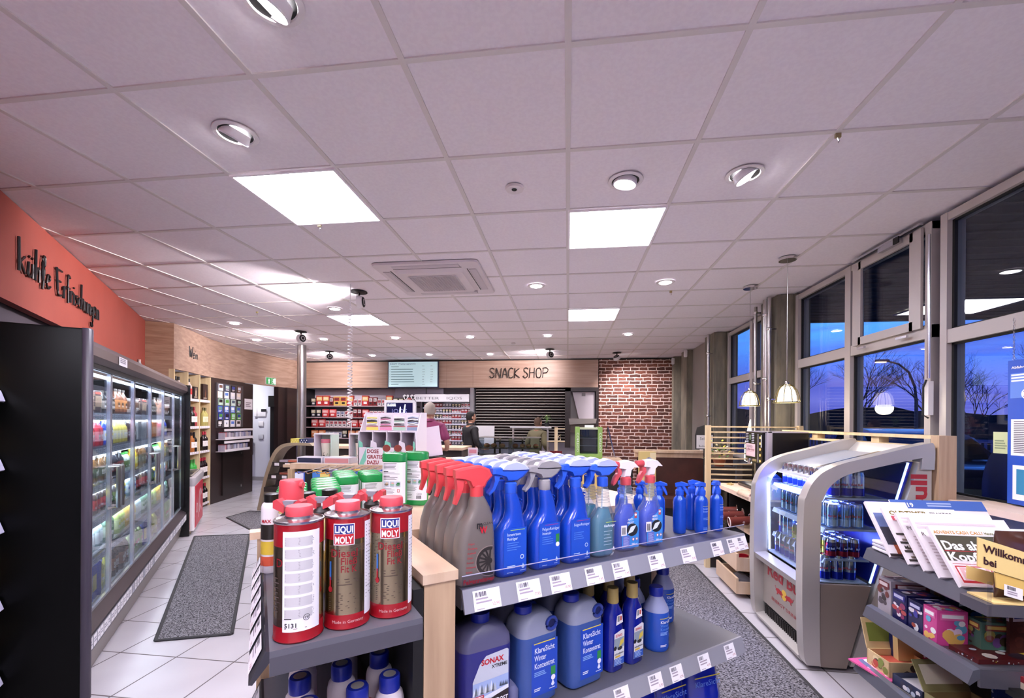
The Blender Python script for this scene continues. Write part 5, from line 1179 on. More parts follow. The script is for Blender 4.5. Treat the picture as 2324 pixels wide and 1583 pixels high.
g.text(fn, 'SONAX', -.026, .168, .0195, C('c01828'), 'l', .03, h=.0014, w=.066); g.text(fn, 'XTREME', .050, .154, .0125, INK, 'r', .02, h=.0014, w=.046)
for i, s in enumerate(('ANTIFROST', '+KLARSICHT', 'KONZENTRAT')): g.text(fn, s, .052, (.062, .048, .038)[i], (.016, .016, .011)[i], PAPER, 'r', .03, h=.0018, w=(.072, .084, .056)[i], shear=.15)
g.scribble(fn, -.03, .05, .022, .031, 3, C('9aa4e0'), .0018); ob('paper_label', g, t)
def sonax_b():
    t = thing('antifrost_bottle', 'x', 'bottle'); g = G(); m = M('sonax_blue', '101c88', .12, coat=.5)
    g.secs([(z, 0, 0, w, d, r) for z, w, d, r in [(0, .066, .046, .02), (.005, .074, .052, .024), (.13, .076, .054, .025), (.145, .068, .05, .024), (.165, .072, .052, .024), (.185, .064, .048, .022), (.205, .040, .038, .018), (.215, .034, .034, .0169)]], m, k=5); ob('bottle', g, t)
    g = G(); g.lathe([(.0185, .214), (.0195, .218), (.018, .262), (0, .262)], M('gold_cap', 'b09858', .4), 22); ob('cap', g, t)
    g = G(); fn = flat((0, -.0272, 0), (1, 0, 0), (0, 0, 1)); g.poly(fn, [(-.024, .022), (.024, .020), (.026, .128), (.016, .132), (-.022, .124)], C('dfe0e4', .35), .0004)
    g.rect(fn, -.022, .024, .076, .108, C('8f9ba8'), .0007); g.poly(fn, [(0, .078), (.022, .088), (.022, .104), (.006, .098)], C('d8c050'), .001); g.disc(fn, -.018, .078, .007, INK, .001); g.disc(fn, .004, .074, .012, C('2c2c30'), .0009, ry=.006); g.rect(fn, -.023, .024, .022, .044, C('2a58b8'), .0008); g.scribble(fn, -.018, .018, .024, .042, 4, C('a8c0e8'), .001)
    g.text(fn, 'SONAX', 0, .112, .012, C('c01828'), 'c', .03, h=.001, w=.032); g.text(fn, 'AntiFrost&KlarSicht', 0, .056, .008, INK, 'c', .02, h=.0012, w=.042); g.rect(fn, -.018, .006, .047, .053, C('d8b040'), .001)
    f2 = flat((0, -.0262, 0), (1, 0, 0), (0, 0, 1)); g.poly(f2, [(-.014, .150), (.018, .154), (.014, .182), (-.010, .180)], PAPER, .0014); g.rect(f2, -.008, .002, .160, .178, C('8a8a90'), .0018); g.rect(f2, .004, .012, .162, .176, C('c05040'), .0018); ob('paper_label', g, t); return Kind(t)
SX = sonax_b()
for i, (b, a, s) in enumerate(((1.005, 1.075, 'golden-capped SONAX bottle beside the canister'), (1.095, 1.078, 'golden-capped SONAX bottle beside the round KlareSicht bottle'), (.975, 1.16, 'golden-capped bottle half hidden behind the canister'), (1.065, 1.16, 'golden-capped bottle behind the two SONAX bottles'), (1.155, 1.15, 'golden-capped bottle behind and beside the SONAX bottles'))): SX.put(gl(b, a, Z2 + .0005), GA + .1, s, 'antifreeze bottles with golden caps')
t = thing('winter_concentrate_bottle', 'x', 'bottle'); g = G(); bb = M('round_blue', '2450b4', .25); bm = M('round_milky', '9aa0c4', .35)
g.lathe([(.040, 0), (.043, .004), (.044, .012), (.044, .125), (.0435, .135), (.040, .148), (.022, .182), (.021, .19)], bb, 28, ms=[bb, bb, bb, bb, bm, bm, bm]); ob('bottle', g, t)
g = G(); g.lathe([(.024, .186), (.025, .189), (.0245, .212), (.022, .216), (0, .216)], M('deep_blue_cap', '1c2c9a', .3), 24); ob('screw_cap', g, t)
g = G(); fn = cyl(.0442); fl = lambda u, v, h=0: fn(u, v, h)
W_ = C('e4e8f4', .4); g.rect(fn, -.028, .036, .116, .118, C('d8c840'), .0006, nu=8); g.text(fn, 'KlareSicht', -.026, .1, .0145, W_, 'l', .015, h=.0006, w=.06); g.text(fn, 'Winter', -.026, .088, .013, C('4a80d8'), 'l', .01, h=.0006, w=.034); g.text(fn, 'Konzentrat', -.026, .076, .013, C('4a80d8'), 'l', .01, h=.0006, w=.056)
g.scribble(fn, -.026, .012, .058, .07, 3, C('8ab0e8'), .0006); g.rect(fn, .022, .033, .055, .073, C('2c8a44'), .0006, nu=2); g.disc(fn, .0275, .048, .0065, PAPER, .001); g.scribble(fn, -.026, 0, .018, .026, 2, W_, .0006); g.poly(fn, [(.024, .02), (.028, .03), (.032, .02)], W_, .0008); ob('print', g, t)
RK = Kind(t)
for i, (b, a, s) in enumerate(((1.235, 1.1, 'round KlareSicht bottle in front on the lower shelf'), (1.43, 1.24, 'round KlareSicht bottle standing alone near the shelf end'), (1.225, 1.2, 'round blue bottle right behind the front KlareSicht bottle'), (1.25, 1.31, 'round blue bottle deepest behind the front KlareSicht bottle'))): RK.put(gl(b, a, Z2 + .0005), GA + .1, s, 'round KlareSicht bottles')
# refill pouches on the base shelf
def pouch():
    t = thing('refill_pouch', 'x', 'pouch'); g = G(); m = M('pouch_film', '1626a0', .12, coat=.6)
    rings = []
    for z, w, d in ((0, .15, .10), (.02, .17, .12), (.12, .17, .11), (.22, .15, .07), (.28, .12, .03), (.30, .11, .008)):
        rings.append([(w / 2 * math.cos(a) + R.uniform(-.006, .006), d / 2 * math.sin(a) + R.uniform(-.006, .006), z + R.uniform(-.004, .004)) for a in [k * PI / 8 for k in range(16)]])
    g.loft(rings, m); ob('pouch_body', g, t, smooth=60)
    g = G(); fn = flat((0, -.062, 0), (1, 0, 0), (0, .12, 1)); g.text(fn, 'KlareSicht', -.06, .16, .028, C('5a80d8'), 'l', .0, h=.004, w=.12); g.rect(fn, -.06, .06, .19, .194, C('b8a840'), .004); ob('print', g, t); return Kind(t)
PU = pouch()
for i, (b, a) in enumerate(((1.50, 1.12), (1.32, 1.13), (1.15, 1.1), (.97, 1.1), (.78, 1.1))): PU.put(gl(b, a, Z3 + .0005), GA + R.uniform(-.2, .2), 'crinkled blue refill pouch on the base shelf, %s from the aisle end' % ORD[i], 'blue refill pouches')

# ================================================================ goods on the far side of the top board
t = thing('lime_tray', 'lime green cardboard tray behind the wipes tubs', 'tray', gl(.72, 1.86, ZT + .0005), GA); g = G()
for a in ((0, .26, 0, .004), (0, .26, .1, .104), (0, .004, 0, .104), (.256, .26, 0, .104)): g.box(a[0], a[1], a[2], a[3], 0, .075, M('lime', 'b8c860', .5))
g.box(0, .26, 0, .104, 0, .004, M('lime', 'b8c860', .5)); ob('card_wall', g, t)
def funnel():
    t = thing('screen_wash_flask', 'x', 'bottle'); g = G(); g.lathe([(.030, 0), (.033, .01), (.033, .07), (.026, .10), (.014, .115)], glassy('green_pet', 'c0f080', 1.4, 'b4e060', .5), 18); ob('bottle', g, t)
    g = G(); g.lathe([(.014, .112), (.020, .12), (.024, .135), (.045, .168), (.046, .175), (.040, .178), (.0, .176)], M('funnel_white', 'ece4ea', .35), 24); ob('funnel_cap', g, t); return Kind(t)
FU = funnel()
for i, (b, a) in enumerate(((1.03, 1.80), (.985, 1.90), (.94, 1.99), (.90, 2.09))): FU.put(gl(b, a, ZT + .0005 if a < 1.92 else ZT - .02), GA, 'green bottle with white funnel cap behind the lime tray, %s of the row' % ORD[i], 'bottles with white funnel caps')
g = G(); g.box(.90, 1.55, 1.955, 2.4, ZT - .035, ZT - .0205, OAKP); ob('side_board', g, gon)
def tubb(name, c, w=.075, h=.13):
    t = thing(name, 'x', 'tub'); g = G(); g.secs([(0, 0, 0, w, w * .7, .02), (h - .02, 0, 0, w, w * .7, .02)], C(c, .3)); ob('tub', g, t); g = G(); g.secs([(h - .02, 0, 0, w * 1.03, w * .73, .02), (h, 0, 0, w, w * .7, .02)], C(c, .25)); ob('lid', g, t); return Kind(t)
TB = tubb('blue_wipes_tub', '2c5cc8', .085, .15)
for i in range(7): TB.put(gl(1.22 + .048 * i, 2.33 - .058 * i, ZT - .02), 0, 'blue wipes tub in the distant row behind the blue triggers, %s' % ORD[i], 'distant blue wipes tubs')
for i in range(2): TB.put(gl(1.515, 1.70 + .11 * i, ZT + .0005 - .05 * 0), GA, 'blue tub beside the dog picture card, %s' % ORD[i], 'blue tubs by the picture card') if False else None
WH = Kind(thing('white_spray_bottle', 'x', 'spray bottle')); t = WH.src
g = G(); g.secs([(0, 0, 0, .07, .045, .018), (.09, 0, 0, .07, .045, .018), (.12, 0, 0, .03, .03, .0149)], WHITE); ob('bottle', g, t); g = G(); trigger(g, .12, 'e8e0e4', 'f4eef2', 'slim', 1.1, M('funnel_white', 'ece4ea', .35)); ob('spray_head', g, t)
for i in range(4): WH.put(gl(1.10 - .012 * i, 1.76 + .07 * i, ZT + .0005 if i < 2 else ZT - .02), GA, 'white spray bottle behind the grey triggers, %s of the row' % ORD[i], 'white spray bottles')
t = thing('picture_card', 'small grey card with a brown dog picture', 'card', gl(1.50, 1.88, ZT + .0005), GA - .55); g = G(); g.box(-.055, .055, -.002, .002, 0, .105, C('8f8884')); fn = lambda u, v, h=0: Vector((u, -.0025 - h, v)); g.poly(fn, [(.0, .01), (.045, .01), (.05, .07), (.035, .095), (.012, .09)], C('7a5038')); g.disc(fn, .03, .08, .012, C('9a6a48'), .001); g.disc(fn, -.03, .03, .008, C('b8a090')); ob('print', g, t)
for i, (b, a, lb) in enumerate(((1.19, 1.46, 'tall white fan-folded price card on the oak board'), (1.30, 1.55, 'white fan-folded price card with tan rear'))):
    t = thing('folded_card', lb, 'card', gl(b, a, ZT + .0005), GA - .4); g = G(); g.prism([(-.05, 0), (.05, 0), (.012, .06)], 0, .09, M('card_white', 'e8dcd8', .6), 'y'); ob('card_leaf', g, t); g = G(); g.box(.0, .09, .092, .095, 0, .1, C('c0a860')); ob('card_rear', g, t)
t = thing('flyer', 'white sheets lying on the oak top board beside the red triggers', 'paper', gl(.62, 1.47, ZT + .0005), GA); g = G(); g.box(-.09, .09, -.05, .05, 0, .002, PAPER); ob('sheet', g, t)

# ================================================================ promotion table in the middle of the shop
pt = thing('promotion_table', 'beige topped sales table with a hook rack in the middle of the shop', 'table', (0, 0, 0))
part_box('table_top', (-2.46, -.95, 3.55, 4.62, 1.045, 1.07), OAKP, pt); part_box('table_front', (-2.42, -1.0, 3.6, 4.57, 0, 1.044), M('brown_dark', '2c2322', .5), pt)
part_box('oak_frame', (-2.36, -2.32, 3.47, 3.545, 0, 1.04), OAKV, pt); part_box('slotted_panel', (-2.31, -2.05, 3.51, 3.54, .1, 1.0), BLKM, pt); part_box('oak_rim', (-2.36, -1.45, 3.5, 3.54, 1.04, 1.085), OAKP, pt)
g = G(); g.prism([(-1.5, 3.35), (-1.15, 3.0), (-1.08, 3.06), (-1.35, 3.5)], 1.0, 1.03, OAKP, 'z'); ob('oak_wing', g, pt)
for i in range(9):
    g = G(); g.tube([(-2.0 + i * .075, 3.5, 1.075), (-1.97 + i * .075, 3.02, 1.065), (-1.97 + i * .075, 3.0, 1.08)], .004, CHROME, 6); ob('hook', g, pt)
for i in range(12):
    t = thing('hanging_pack', '%s accessory pack hanging on the hook rack, %s from the slotted panel' % (('blue', 'yellow', 'white', 'orange')[i % 4], ORD[i]), 'pack', (-2.02 + i * .068, 3.12 + .12 * (i % 3), .865)); g = G(); g.rbox(0, 0, 0, .075, .02, .2, .008, C(('3a58b8', 'e0b848', 'd0ccd8', 'd88a3a')[i % 4], .3)); ob('pack_body', g, t); g = G(); g.box(-.035, .035, -.011, -.0105, .13, .19, C(('d8d8e8', '4a80c8', '6a6a90', 'f0d880')[i % 4])); ob('header_card', g, t)
def cupbox(x, y, lb, cup, s=1.0):
    t = thing('cup_gift_box', lb, 'gift box', (x, y, 1.0705)); g = G(); k = C('c8dcd0', .5)
    g.box(-.09, .09, .06, .075, 0, .25, k); g.box(-.09, -.078, -.06, .06, 0, .25, C('d8d0dc', .5)); g.box(.078, .09, -.06, .06, 0, .25, k); g.box(-.09, .09, -.06, .075, .25, .262, C('e4e0e4')); g.box(-.09, .09, -.06, .06, 0, .015, k); ob('open_box', g, t)
    g = G(); g.lathe([(.034, .016), (.046, .17)], C('e0d8c8', .4), 24); fn = cyl(.037, 0, -PI / 2, taper=.075); g.disc(fn, -.0, .045, .010, C('3a3028'), .001); g.line(fn, [(0, .05), (0, .075), (.006, .08)], .003, C('4a4030')); g.line(fn, [(.02, .04), (.032, .07)], .005, C('a8a890')); ob('cup', g, t)
    g = G(); g.lathe([(.048, .168), (.050, .172), (.049, .2), (.044, .205), (0, .205)], C(cup, .35), 24); ob('cup_lid', g, t); return t
cupbox(-2.32, 4.0, 'open gift box with cream cup and pink lid on the sales table', 'd87888'); cupbox(-2.02, 4.1, 'open gift box with cream cup and grey lid beside the striped display', '4a4448')
for i, (x, lb) in enumerate(((-2.3, 'flat dark blue carton lying before the pink lidded cup box'), (-2.04, 'flat carton with round pink print before the grey lidded cup box'))):
    g = G(); g.box(-.12, .12, -.06, .08, 0, .055, C('d0ccd8')); g.box(-.11, .11, -.062, -.06, .008, .047, C(('1c2448', 'c88a90')[i])); tag(ob('flat_carton', g, None, (x, 3.75, 1.0705)), lb, 'carton')
# striped cardboard display
dd = thing('striped_cardboard_display', 'mint striped cardboard display with text DOSE GRATIS DAZU', 'display', (-1.77, 3.56, 1.0705)); DW = .5
STP = M('card_lilac', 'ddd2da', .6); MINT = C('7cc4ac', .55)
g = G(); g.box(0, DW, 0, .01, 0, .16, STP)
for i in range(5): g.box(i * DW / 4 - .004, i * DW / 4 + .004, .0, .26, 0, .30, STP)
g.prism([(0, 0), (.28, 0), (.28, .46), (.14, .46), (0, .24)], -.008, 0, STP, 'x'); g.prism([(0, 0), (.28, 0), (.28, .46), (.14, .46), (0, .24)], DW, DW + .008, STP, 'x'); g.box(0, DW, .27, .28, 0, .46, STP); g.box(0, DW, .01, .27, .29, .30, STP); g.box(0, DW, .01, .27, .0, .01, STP); ob('cardboard_body', g, dd)
g = G(); fn = lambda u, v, h=0: Vector((u, -.0006 - h, v))
for i in range(5): g.poly(fn, [(i * .13 - .02 if i else 0, 0), (i * .13 + .04, 0), (min(DW, i * .13 + .13), .16 if i < 4 else .1), (min(DW, i * .13 + .07), .16)] if i < 4 else [(.5, 0), (.5, .0), (.5, .1)], MINT, .0003)
g.rect(fn, .07, .22, .005, .155, C('e6dce0'), .0008)
for i, s in enumerate(('DOSE', 'GRATIS', 'DAZU')): g.text(fn, s, .076, .112 - i * .047, .044, C('8c1c28'), 'l', .03, h=.0012, w=(.105, .14, .105)[i])
for i in range(3): g.disc(fn, .25 + i * .1, .155, .035, C('8a4038'), .0012, ry=.03)
fl2 = lambda u, v, h=0: Vector((-.0086 - h, .28 - u, v))
for i in range(6): g.rect(fl2, .01 + i * .046, .03 + i * .046, 0, .24 + .0 if i > 2 else .24 + .06 * (3 - i), C('a8c8bc'), .0004)
for i in range(5): g.poly(lambda u, v, h=0: Vector((u, -.0012 - h, v)), [(max(0, i * .125 - .02), .16), (min(DW, i * .125 + .04), .16), (min(DW, i * .125 + .035), .2), (max(0, i * .125 - .015), .22)], MINT if i % 2 == 0 else STP, .0004)
ob('print', g, dd)
for i, c in enumerate(('e0d060', 'd88aa8', 'a8c8b0', '8a98b0')):
    g = G(); x = .0645 + i * .124; g.box(x - .056, x + .056, .125, .13, .30, .44, C('e4dce0')); g.box(x - .054, x + .054, .122, .125, .305, .33, C(c)); g.box(x - .054, x + .054, .122, .125, .335, .34, C('b04848'))
    for q in range(5): g.tube([(x - .045, .12, .355 + q * .014), (x, .112, .36 + q * .014 + R.uniform(-.006, .006)), (x + .045, .12, .355 + q * .014)], .006, C(('f0ece8', c, '3a3438')[(q + i) % 3], .25), 6)
    ob('sweets_window', g, dd)
    tt = Kind(prod('sweets_tin', 'can', .14, .034, 'c8c0c0', ('7a6050', '60504a', 'a8a0a0', '704848')[i], '8a2028', 'tin').src); tt.put((-1.77 + .0645 + i * .124, 3.56 + .07, 1.0825), 0, 'small sweets tin in the %s bay of the striped display' % ORD[i])
# white board card in front of the customer
t = thing('menu_board', 'tall white leaning board before the person in maroon', 'board', (-1.36, 4.35, 1.0705), (0, 0, .1)); g = G(); g.X = Matrix.Translation((0, 0, .03)) @ Matrix.Rotation(-.1, 4, 'X') @ Matrix.Rotation(-.16, 4, 'Y'); g.box(-.1, .1, -.005, .005, 0, .30, M('board_white', 'd8ccdc', .3)); ob('board', g, t); g = G(); g.box(-.08, .12, -.05, .06, 0, .028, BLKM); ob('foot', g, t)
# ================================================================ energy drink cabinet
YN, YF = 2.80, 3.56; RBX = 1.45
SIL = M('cooler_silver', 'bab4b0', .32, .45); BROWNS = M('cooler_side_brown', '8d7f76', .28, .3)
rb = thing('energy_drink_cooler', 'silver Red Bull cooler with glowing blue interior at the window side', 'refrigerator', (0, 0, 0))
OUT = [(1.415, .03), (1.395, .12), (1.385, .50), (1.392, .95), (1.405, 1.03), (1.44, 1.11), (1.50, 1.175), (1.60, 1.225), (1.76, 1.27), (2.03, 1.345), (2.085, 1.335), (2.085, 1.20)]
INN = [(1.49, .03), (1.485, .12), (1.482, .50), (1.486, .95), (1.497, 1.01), (1.525, 1.075), (1.57, 1.125), (1.64, 1.165), (1.78, 1.205), (2.00, 1.262), (2.02, 1.255), (2.02, 1.20)]
def arch(y0, y1, n=4):
    g = G(); O = OUT; I = INN; k = len(O)
    vs = []
    for y in (y0, y1): vs += [(x, y, z) for x, z in O] + [(x, y, z) for x, z in I]
    fs = []
    for i in range(k - 1):
        a, b = i, i + 1
        fs += [(a, b, k + b, k + a), (2 * k + a, 3 * k + a, 3 * k + b, 2 * k + b), (a, 2 * k + a, 2 * k + b, b), (k + a, k + b, 3 * k + b, 3 * k + a)]
    fs += [(0, k, 3 * k, 2 * k), (k - 1, 3 * k - 1, 4 * k - 1, 2 * k - 1)]
    g.add(vs, fs, SIL); return g
def smooth_poly(p): return smooth_pts(p, 4)
OUT = smooth_poly(OUT); INN = smooth_poly(INN)
ob('arch_frame', arch(YN, YN + .075), rb, smooth=40); ob('arch_frame', arch(YF - .075, YF), rb, smooth=40)
# lower side panels, tapering body
for y0, y1 in ((YN + .01, YN + .03), (YF - .03, YF - .01)):
    g = G(); g.prism([(1.49, .02), (1.635, .02), (1.765, .51), (1.49, .51)], y0, y1, BROWNS); ob('side_panel', g, rb)
g = G(); g.prism([(1.47, .12), (1.62, .12), (1.75, .49), (1.47, .49)], YN + .03, YF - .03, BLKM); ob('base_body', g, rb)
g = G(); g.prism([(1.60, .03), (1.66, .03), (1.80, .5), (2.03, 1.27), (2.085, 1.33), (2.085, .5), (1.75, .03)], YN + .02, YF - .02, M('cooler_rear', 'b4aea8', .45, .1)); ob('rear_body', g, rb)
# side header with lettering (vertical word) beside the side glass
fn = lambda u, v, h=0: Vector((2.045 - v, YN + .0195 - h, .93 + u)); 
g = G(); g.text(fn, 'Red', -.235, -.012, .105, C('a82430', .35), 'l', .035, h=.001); g.text(fn, 'Bull', .0, -.012, .115, C('a82430', .35), 'l', .035, h=.001, w=.24); g.ring(fn, .262, .09, .006, .008, C('a82430', .35), .001); ob('side_lettering', g, rb)
# front lower panel, grille, kick plate
g = G(); g.box(1.455, 1.469, YN + .076, YF - .076, .14, .47, M('front_panel_brown', 'a89e96', .3, .3)); pf = ob('front_panel', g, rb)
fn = lambda u, v, h=0: Vector((1.4545 - h, YF - .09 - u, v)); RR = C('a82430', .35); g = G()
g.text(fn, 'Red Bull', .30, .365, .115, RR, 'c', .03, h=.0012, w=.50)
def bull(g, fn, u, v, s, m, f=1):
    P_ = [(-1, .05), (-.8, .35), (-.45, .42), (-.1, .5), (.25, .38), (.55, .42), (.8, .2), (1.0, .12), (.9, .0), (.72, .02), (.6, -.1), (.72, -.4), (.6, -.42), (.42, -.15), (.1, -.1), (-.3, -.12), (-.5, -.38), (-.68, -.36), (-.55, -.1), (-.75, .05)]
    g.poly(fn, [(u + f * x * s, v + y * s) for x, y in (P_ if f > 0 else P_[::-1])], m, .0014); g.line(fn, [(u - f * .85 * s, v + .25 * s), (u - f * 1.15 * s, v + .5 * s), (u - f * .95 * s, v + .62 * s)], .1 * s, m, .0014)
g.disc(fn, .30, .30, .036, C('d8b040', .35), .001); bull(g, fn, .235, .292, .055, RR); bull(g, fn, .365, .292, .055, RR, -1); g.text(fn, 'ENERGY DRINK', .30, .205, .032, RR, 'c', .0, h=.0012, w=.36); ob('front_lettering', g, pf)
g = G(); g.box(1.46, 1.469, YN + .09, YF - .09, .055, .13, BLKM)
for q in range(24): g.box(1.452, 1.46, YN + .1 + q * .0235, YN + .108 + q * .0235, .06, .125, M('grille', '2a2626', .5))
ob('grille', g, rb)
g = G(); g.prism([(1.40, .05), (1.46, .065), (1.46, .03), (1.42, .015)], YN + .076, YF - .076, SIL); ob('kick_plate', g, rb)
g = G(); g.prism([(1.39, .50), (1.47, .51), (1.47, .47), (1.40, .46)], YN + .076, YF - .076, SIL); ob('front_sill', g, rb)
# glass sides and roof
for y0, y1 in ((YN + .03, YN + .036), (YF - .036, YF - .03)):
    g = G(); pp = [(1.49, .51), (1.765, .51), (1.975, 1.24), (1.78, 1.20), (1.64, 1.16), (1.57, 1.12), (1.525, 1.07), (1.497, 1.0)]
    g.prism(pp, y0, y1, GLASS); ob('side_glass', g, rb)
g = G(); g.prism([(1.55, 1.10), (1.64, 1.165), (1.80, 1.212), (2.0, 1.262), (2.0, 1.27), (1.80, 1.22), (1.636, 1.172), (1.545, 1.107)], YN + .076, YF - .076, M('roof_grey', 'aeb0ba', .15, .2)); g.prism([(1.60, 1.158), (2.0, 1.275), (2.0, 1.285), (1.60, 1.168)], YN + .3, YN + .33, ALU); ob('roof', g, rb)
g = G(); fn = flat((1.487, YF - .09, 0), (0, -1, 0), (.02, 0, 1)); g.box(1.478, 1.482, YN + .076, YF - .076, .52, 1.06, GLASS); fw = ob('front_glass', g, rb)
g = G(); fnb = lambda u, v, h=0: Vector((1.4775 - h, YF - .09 - u, v)); bull(g, fnb, .10, .99, .055, M('etched_white', 'b8c4f0', .4)); g.v and None; ob('etched_bull', g, fw)
# blue light
BLED = M('cabinet_led', 'ffffff', .4, emit='cfd8ff', es=7)
g = G(); g.tube([(1.492, YF - .082, .53), (1.487, YF - .082, 1.02)], .006, BLED, 8); g.tube([(1.492, YN + .082, .53), (1.487, YN + .082, 1.02)], .006, BLED, 8); ob('light_strip', g, rb)
g = G(); g.tube([(1.775, YN + .04, .52), (1.975, YN + .04, 1.235)], .006, M('blue_edge', 'b8d0ff', .3, emit='a8c4ff', es=1.6), 8); ob('glowing_edge', g, rb)
g = G(); g.box(1.49, 1.76, YN + .04, YF - .04, .512, .518, M('white_tray', 'd8dcf0', .3)); g.prism([(1.79, .52), (1.80, .52), (2.0, 1.24), (1.99, 1.24)], YN + .04, YF - .04, M('cabinet_back_blue', '1c2480', .3)); ob('lining', g, rb)
LZ = [.518, .655, .835, 1.02]; XB = [1.74, 1.775, 1.83, 1.875]
for k, z in enumerate(LZ):
    if k == 0: continue
    g = G(); g.box(1.535, XB[k], YN + .045, YF - .045, z - .014, z - .002, M('cab_shelf', 'b8bcd0', .25, .5)); s_ = ob('shelf', g, rb)
    g = G(); g.prism([(1.535, z), (1.522, z - .03), (1.527, z - .032), (1.54, z - .004)], YN + .05, YF - .05, M('cab_rail', 'd4daf0', .25)); g.X = Matrix.Identity(4)
    fnr = lambda u, v, h=0: Vector((1.5215 - h + v * .4, YF - .1 - u, z - .03 + v)); g.rect(fnr, .05, .14, .003, .025, PAPER); g.rect(fnr, .3, .4, .003, .025, PAPER); ob('price_rail', g, s_)
def rbcan(name, body, low, print_c, h, r, style):
    t = thing(name, 'x', 'drink can'); g = G(); a, b = M('can_' + body, body, .12, .9), M('can_' + low, low, .15, .7)
    g.lathe([(r * .78, 0), (r, .010), (r, h * .36), (r, h - .018), (r * .86, h - .003), (r * .86, h), (r * .8, h - .004), (0, h - .005)], a, 20, ms=[a, b, a, M('can_rim', 'c8ccd8', .15, 1)] + [M('can_rim', 'c8ccd8', .15, 1)] * 3); ob('can_body', g, t)
    g = G(); 
    for q in range(3):
        fn = cyl(r, 0, -PI / 2 + q * 2.1)
        if style == 'diag': g.poly(fn, [(-r * .9, h * .36), (0, h * .36), (-r * .5, h - .022), (-r * .95, h - .022)], b, .0004)
        g.text(fn, 'Red Bull', 0, h * .46, r * .55, C(print_c, .3), 'c', .02, h=.0008, w=r * 1.5)
    ob('print', g, t); return Kind(t)
KC = {'silver': rbcan('energy_drink_can', 'c4c8d4', '1c2ca8', 'a82430', .150, .033, 'diag'), 'light': rbcan('sugarfree_can', '7fa8dc', 'a8c4e8', 'a82430', .140, .033, 'n'),
      'red': rbcan('cola_can', '2a348c', 'a82430', 'e0e4f0', .110, .031, 'diag'), 'orange': rbcan('orange_edition_can', 'd8784a', 'e09060', '802020', .105, .030, 'n'), 'green': rbcan('green_edition_can', '6ab84a', '90cc60', '802020', .105, .030, 'n'), 'yellow': rbcan('yellow_edition_can', 'd8cc50', 'e0d870', '802020', .105, .030, 'n'), 'plum': rbcan('plum_edition_can', '8c3a68', '7a3058', 'e0d0d8', .105, .030, 'n')}
CN = {'silver': 'silver and blue drink can', 'light': 'light blue drink can', 'red': 'red and blue drink can', 'orange': 'orange drink can', 'green': 'green drink can', 'yellow': 'yellow drink can', 'plum': 'plum coloured drink can'}
for k, z in enumerate(LZ):
    cols = ['silver'] * 9 if k in (0, 3) else (['light'] * 10 if k == 2 else ['red', 'yellow', 'orange', 'orange', 'green', 'plum', 'yellow', 'light', 'light', 'silver'])
    pit = .070 if k != 1 else .0655; xs = (1.60, 1.67, 1.735) if k == 3 else (1.59, 1.66, 1.73) if k == 2 else (1.585, 1.65, 1.712) if k == 1 else (1.55, 1.62, 1.69)
    for i, c in enumerate(cols):
        y = YN + .085 + i * pit
        if y > YF - .075: break
        for q, x in enumerate(xs):
            KC[c].put((x, y, z + .0005), R.uniform(0, 6), '%s on the %s tier of the blue-lit cabinet, column %s' % (CN[c], ('lowest', 'second lowest', 'second highest', 'highest')[k], ORD[i]), '%ss on the %s cabinet tier' % (CN[c], ('lowest', 'second lowest', 'second highest', 'highest')[k]))
# milk carton seen through the front glass, on the counter behind? it stands on the coffee counter edge
t = thing('milk_carton', 'blue and white milk carton on the oak counter beyond the cooler glass', 'carton', (1.62, 3.70, .8605), .1); g = G(); g.box(-.035, .035, -.035, .035, 0, .17, C('dce0f0', .4)); g.prism([(-.035, .17), (.035, .17), (.0, .2)], -.035, .035, C('3a60c0', .4), 'y'); ob('carton_body', g, t); g = G(); f_ = lambda u, v, h=0: Vector((u, -.0355 - h, v)); g.rect(f_, -.034, .034, .11, .168, C('3a60c0')); g.poly(f_, [(-.02, .1), (-.024, .14), (-.01, .125), (0, .145), (.01, .125), (.024, .14), (.02, .1)], PAPER, .001); g.rect(f_, -.022, .022, .02, .095, C('c8ecf0'), .001); ob('print', g, t)
barl = [((1.53, YN + .06, 1.10), (1.53, YF - .06, 1.10), 5), ((1.60, YN + .06, .99), (1.60, YF - .06, .99), 3), ((1.58, YN + .06, .81), (1.58, YF - .06, .81), 3), ((1.56, YN + .06, .63), (1.56, YF - .06, .63), 3)]
for p0, p1, w in barl: barlight(p0, p1, w * 1.3, .02, (.22, .3, 1.0), (.5, 0, -1))
g = G()
for p0, p1, w in barl[1:]: g.box(p0[0] - .012, p0[0] + .012, p0[1], p1[1], p0[2] + .002, p0[2] + .01, M('blue_led_bar', 'a8b8ff', .4, emit='7080ff', es=3))
ob('light_bar', g, rb)

# ================================================================ coffee counter with cabinet
OAKT = wood('oak_counter', 'd8b9a2', 'e4cbb6', (7, .7, 3))
cc = thing('coffee_cabinet', 'black and oak coffee cabinet with drawers beside the drinks cooler', 'cabinet')
part_box('counter_top', (1.47, 2.28, 3.58, 4.63, .822, .86), OAKT, cc); part_box('side_wall', (1.52, 2.25, 4.55, 4.58, 0, .82), BLKM, cc); part_box('side_wall', (1.52, 2.25, 3.60, 3.63, 0, .82), BLKM, cc); part_box('rear_wall', (2.2, 2.25, 3.63, 4.55, 0, .82), BLKM, cc)
part_box('plinth', (1.55, 2.2, 3.63, 4.55, 0, .06), BLKM, cc); part_box('partition', (1.52, 2.2, 3.84, 3.86, .06, .82), BLKM, cc); part_box('partition', (1.52, 2.2, 4.36, 4.38, .06, .82), BLKM, cc); part_box('inner_shelf', (1.55, 2.2, 3.86, 4.36, .50, .52), OAKP, cc); part_box('inner_rear', (1.90, 1.92, 3.86, 4.36, .52, .82), OAKP, cc)
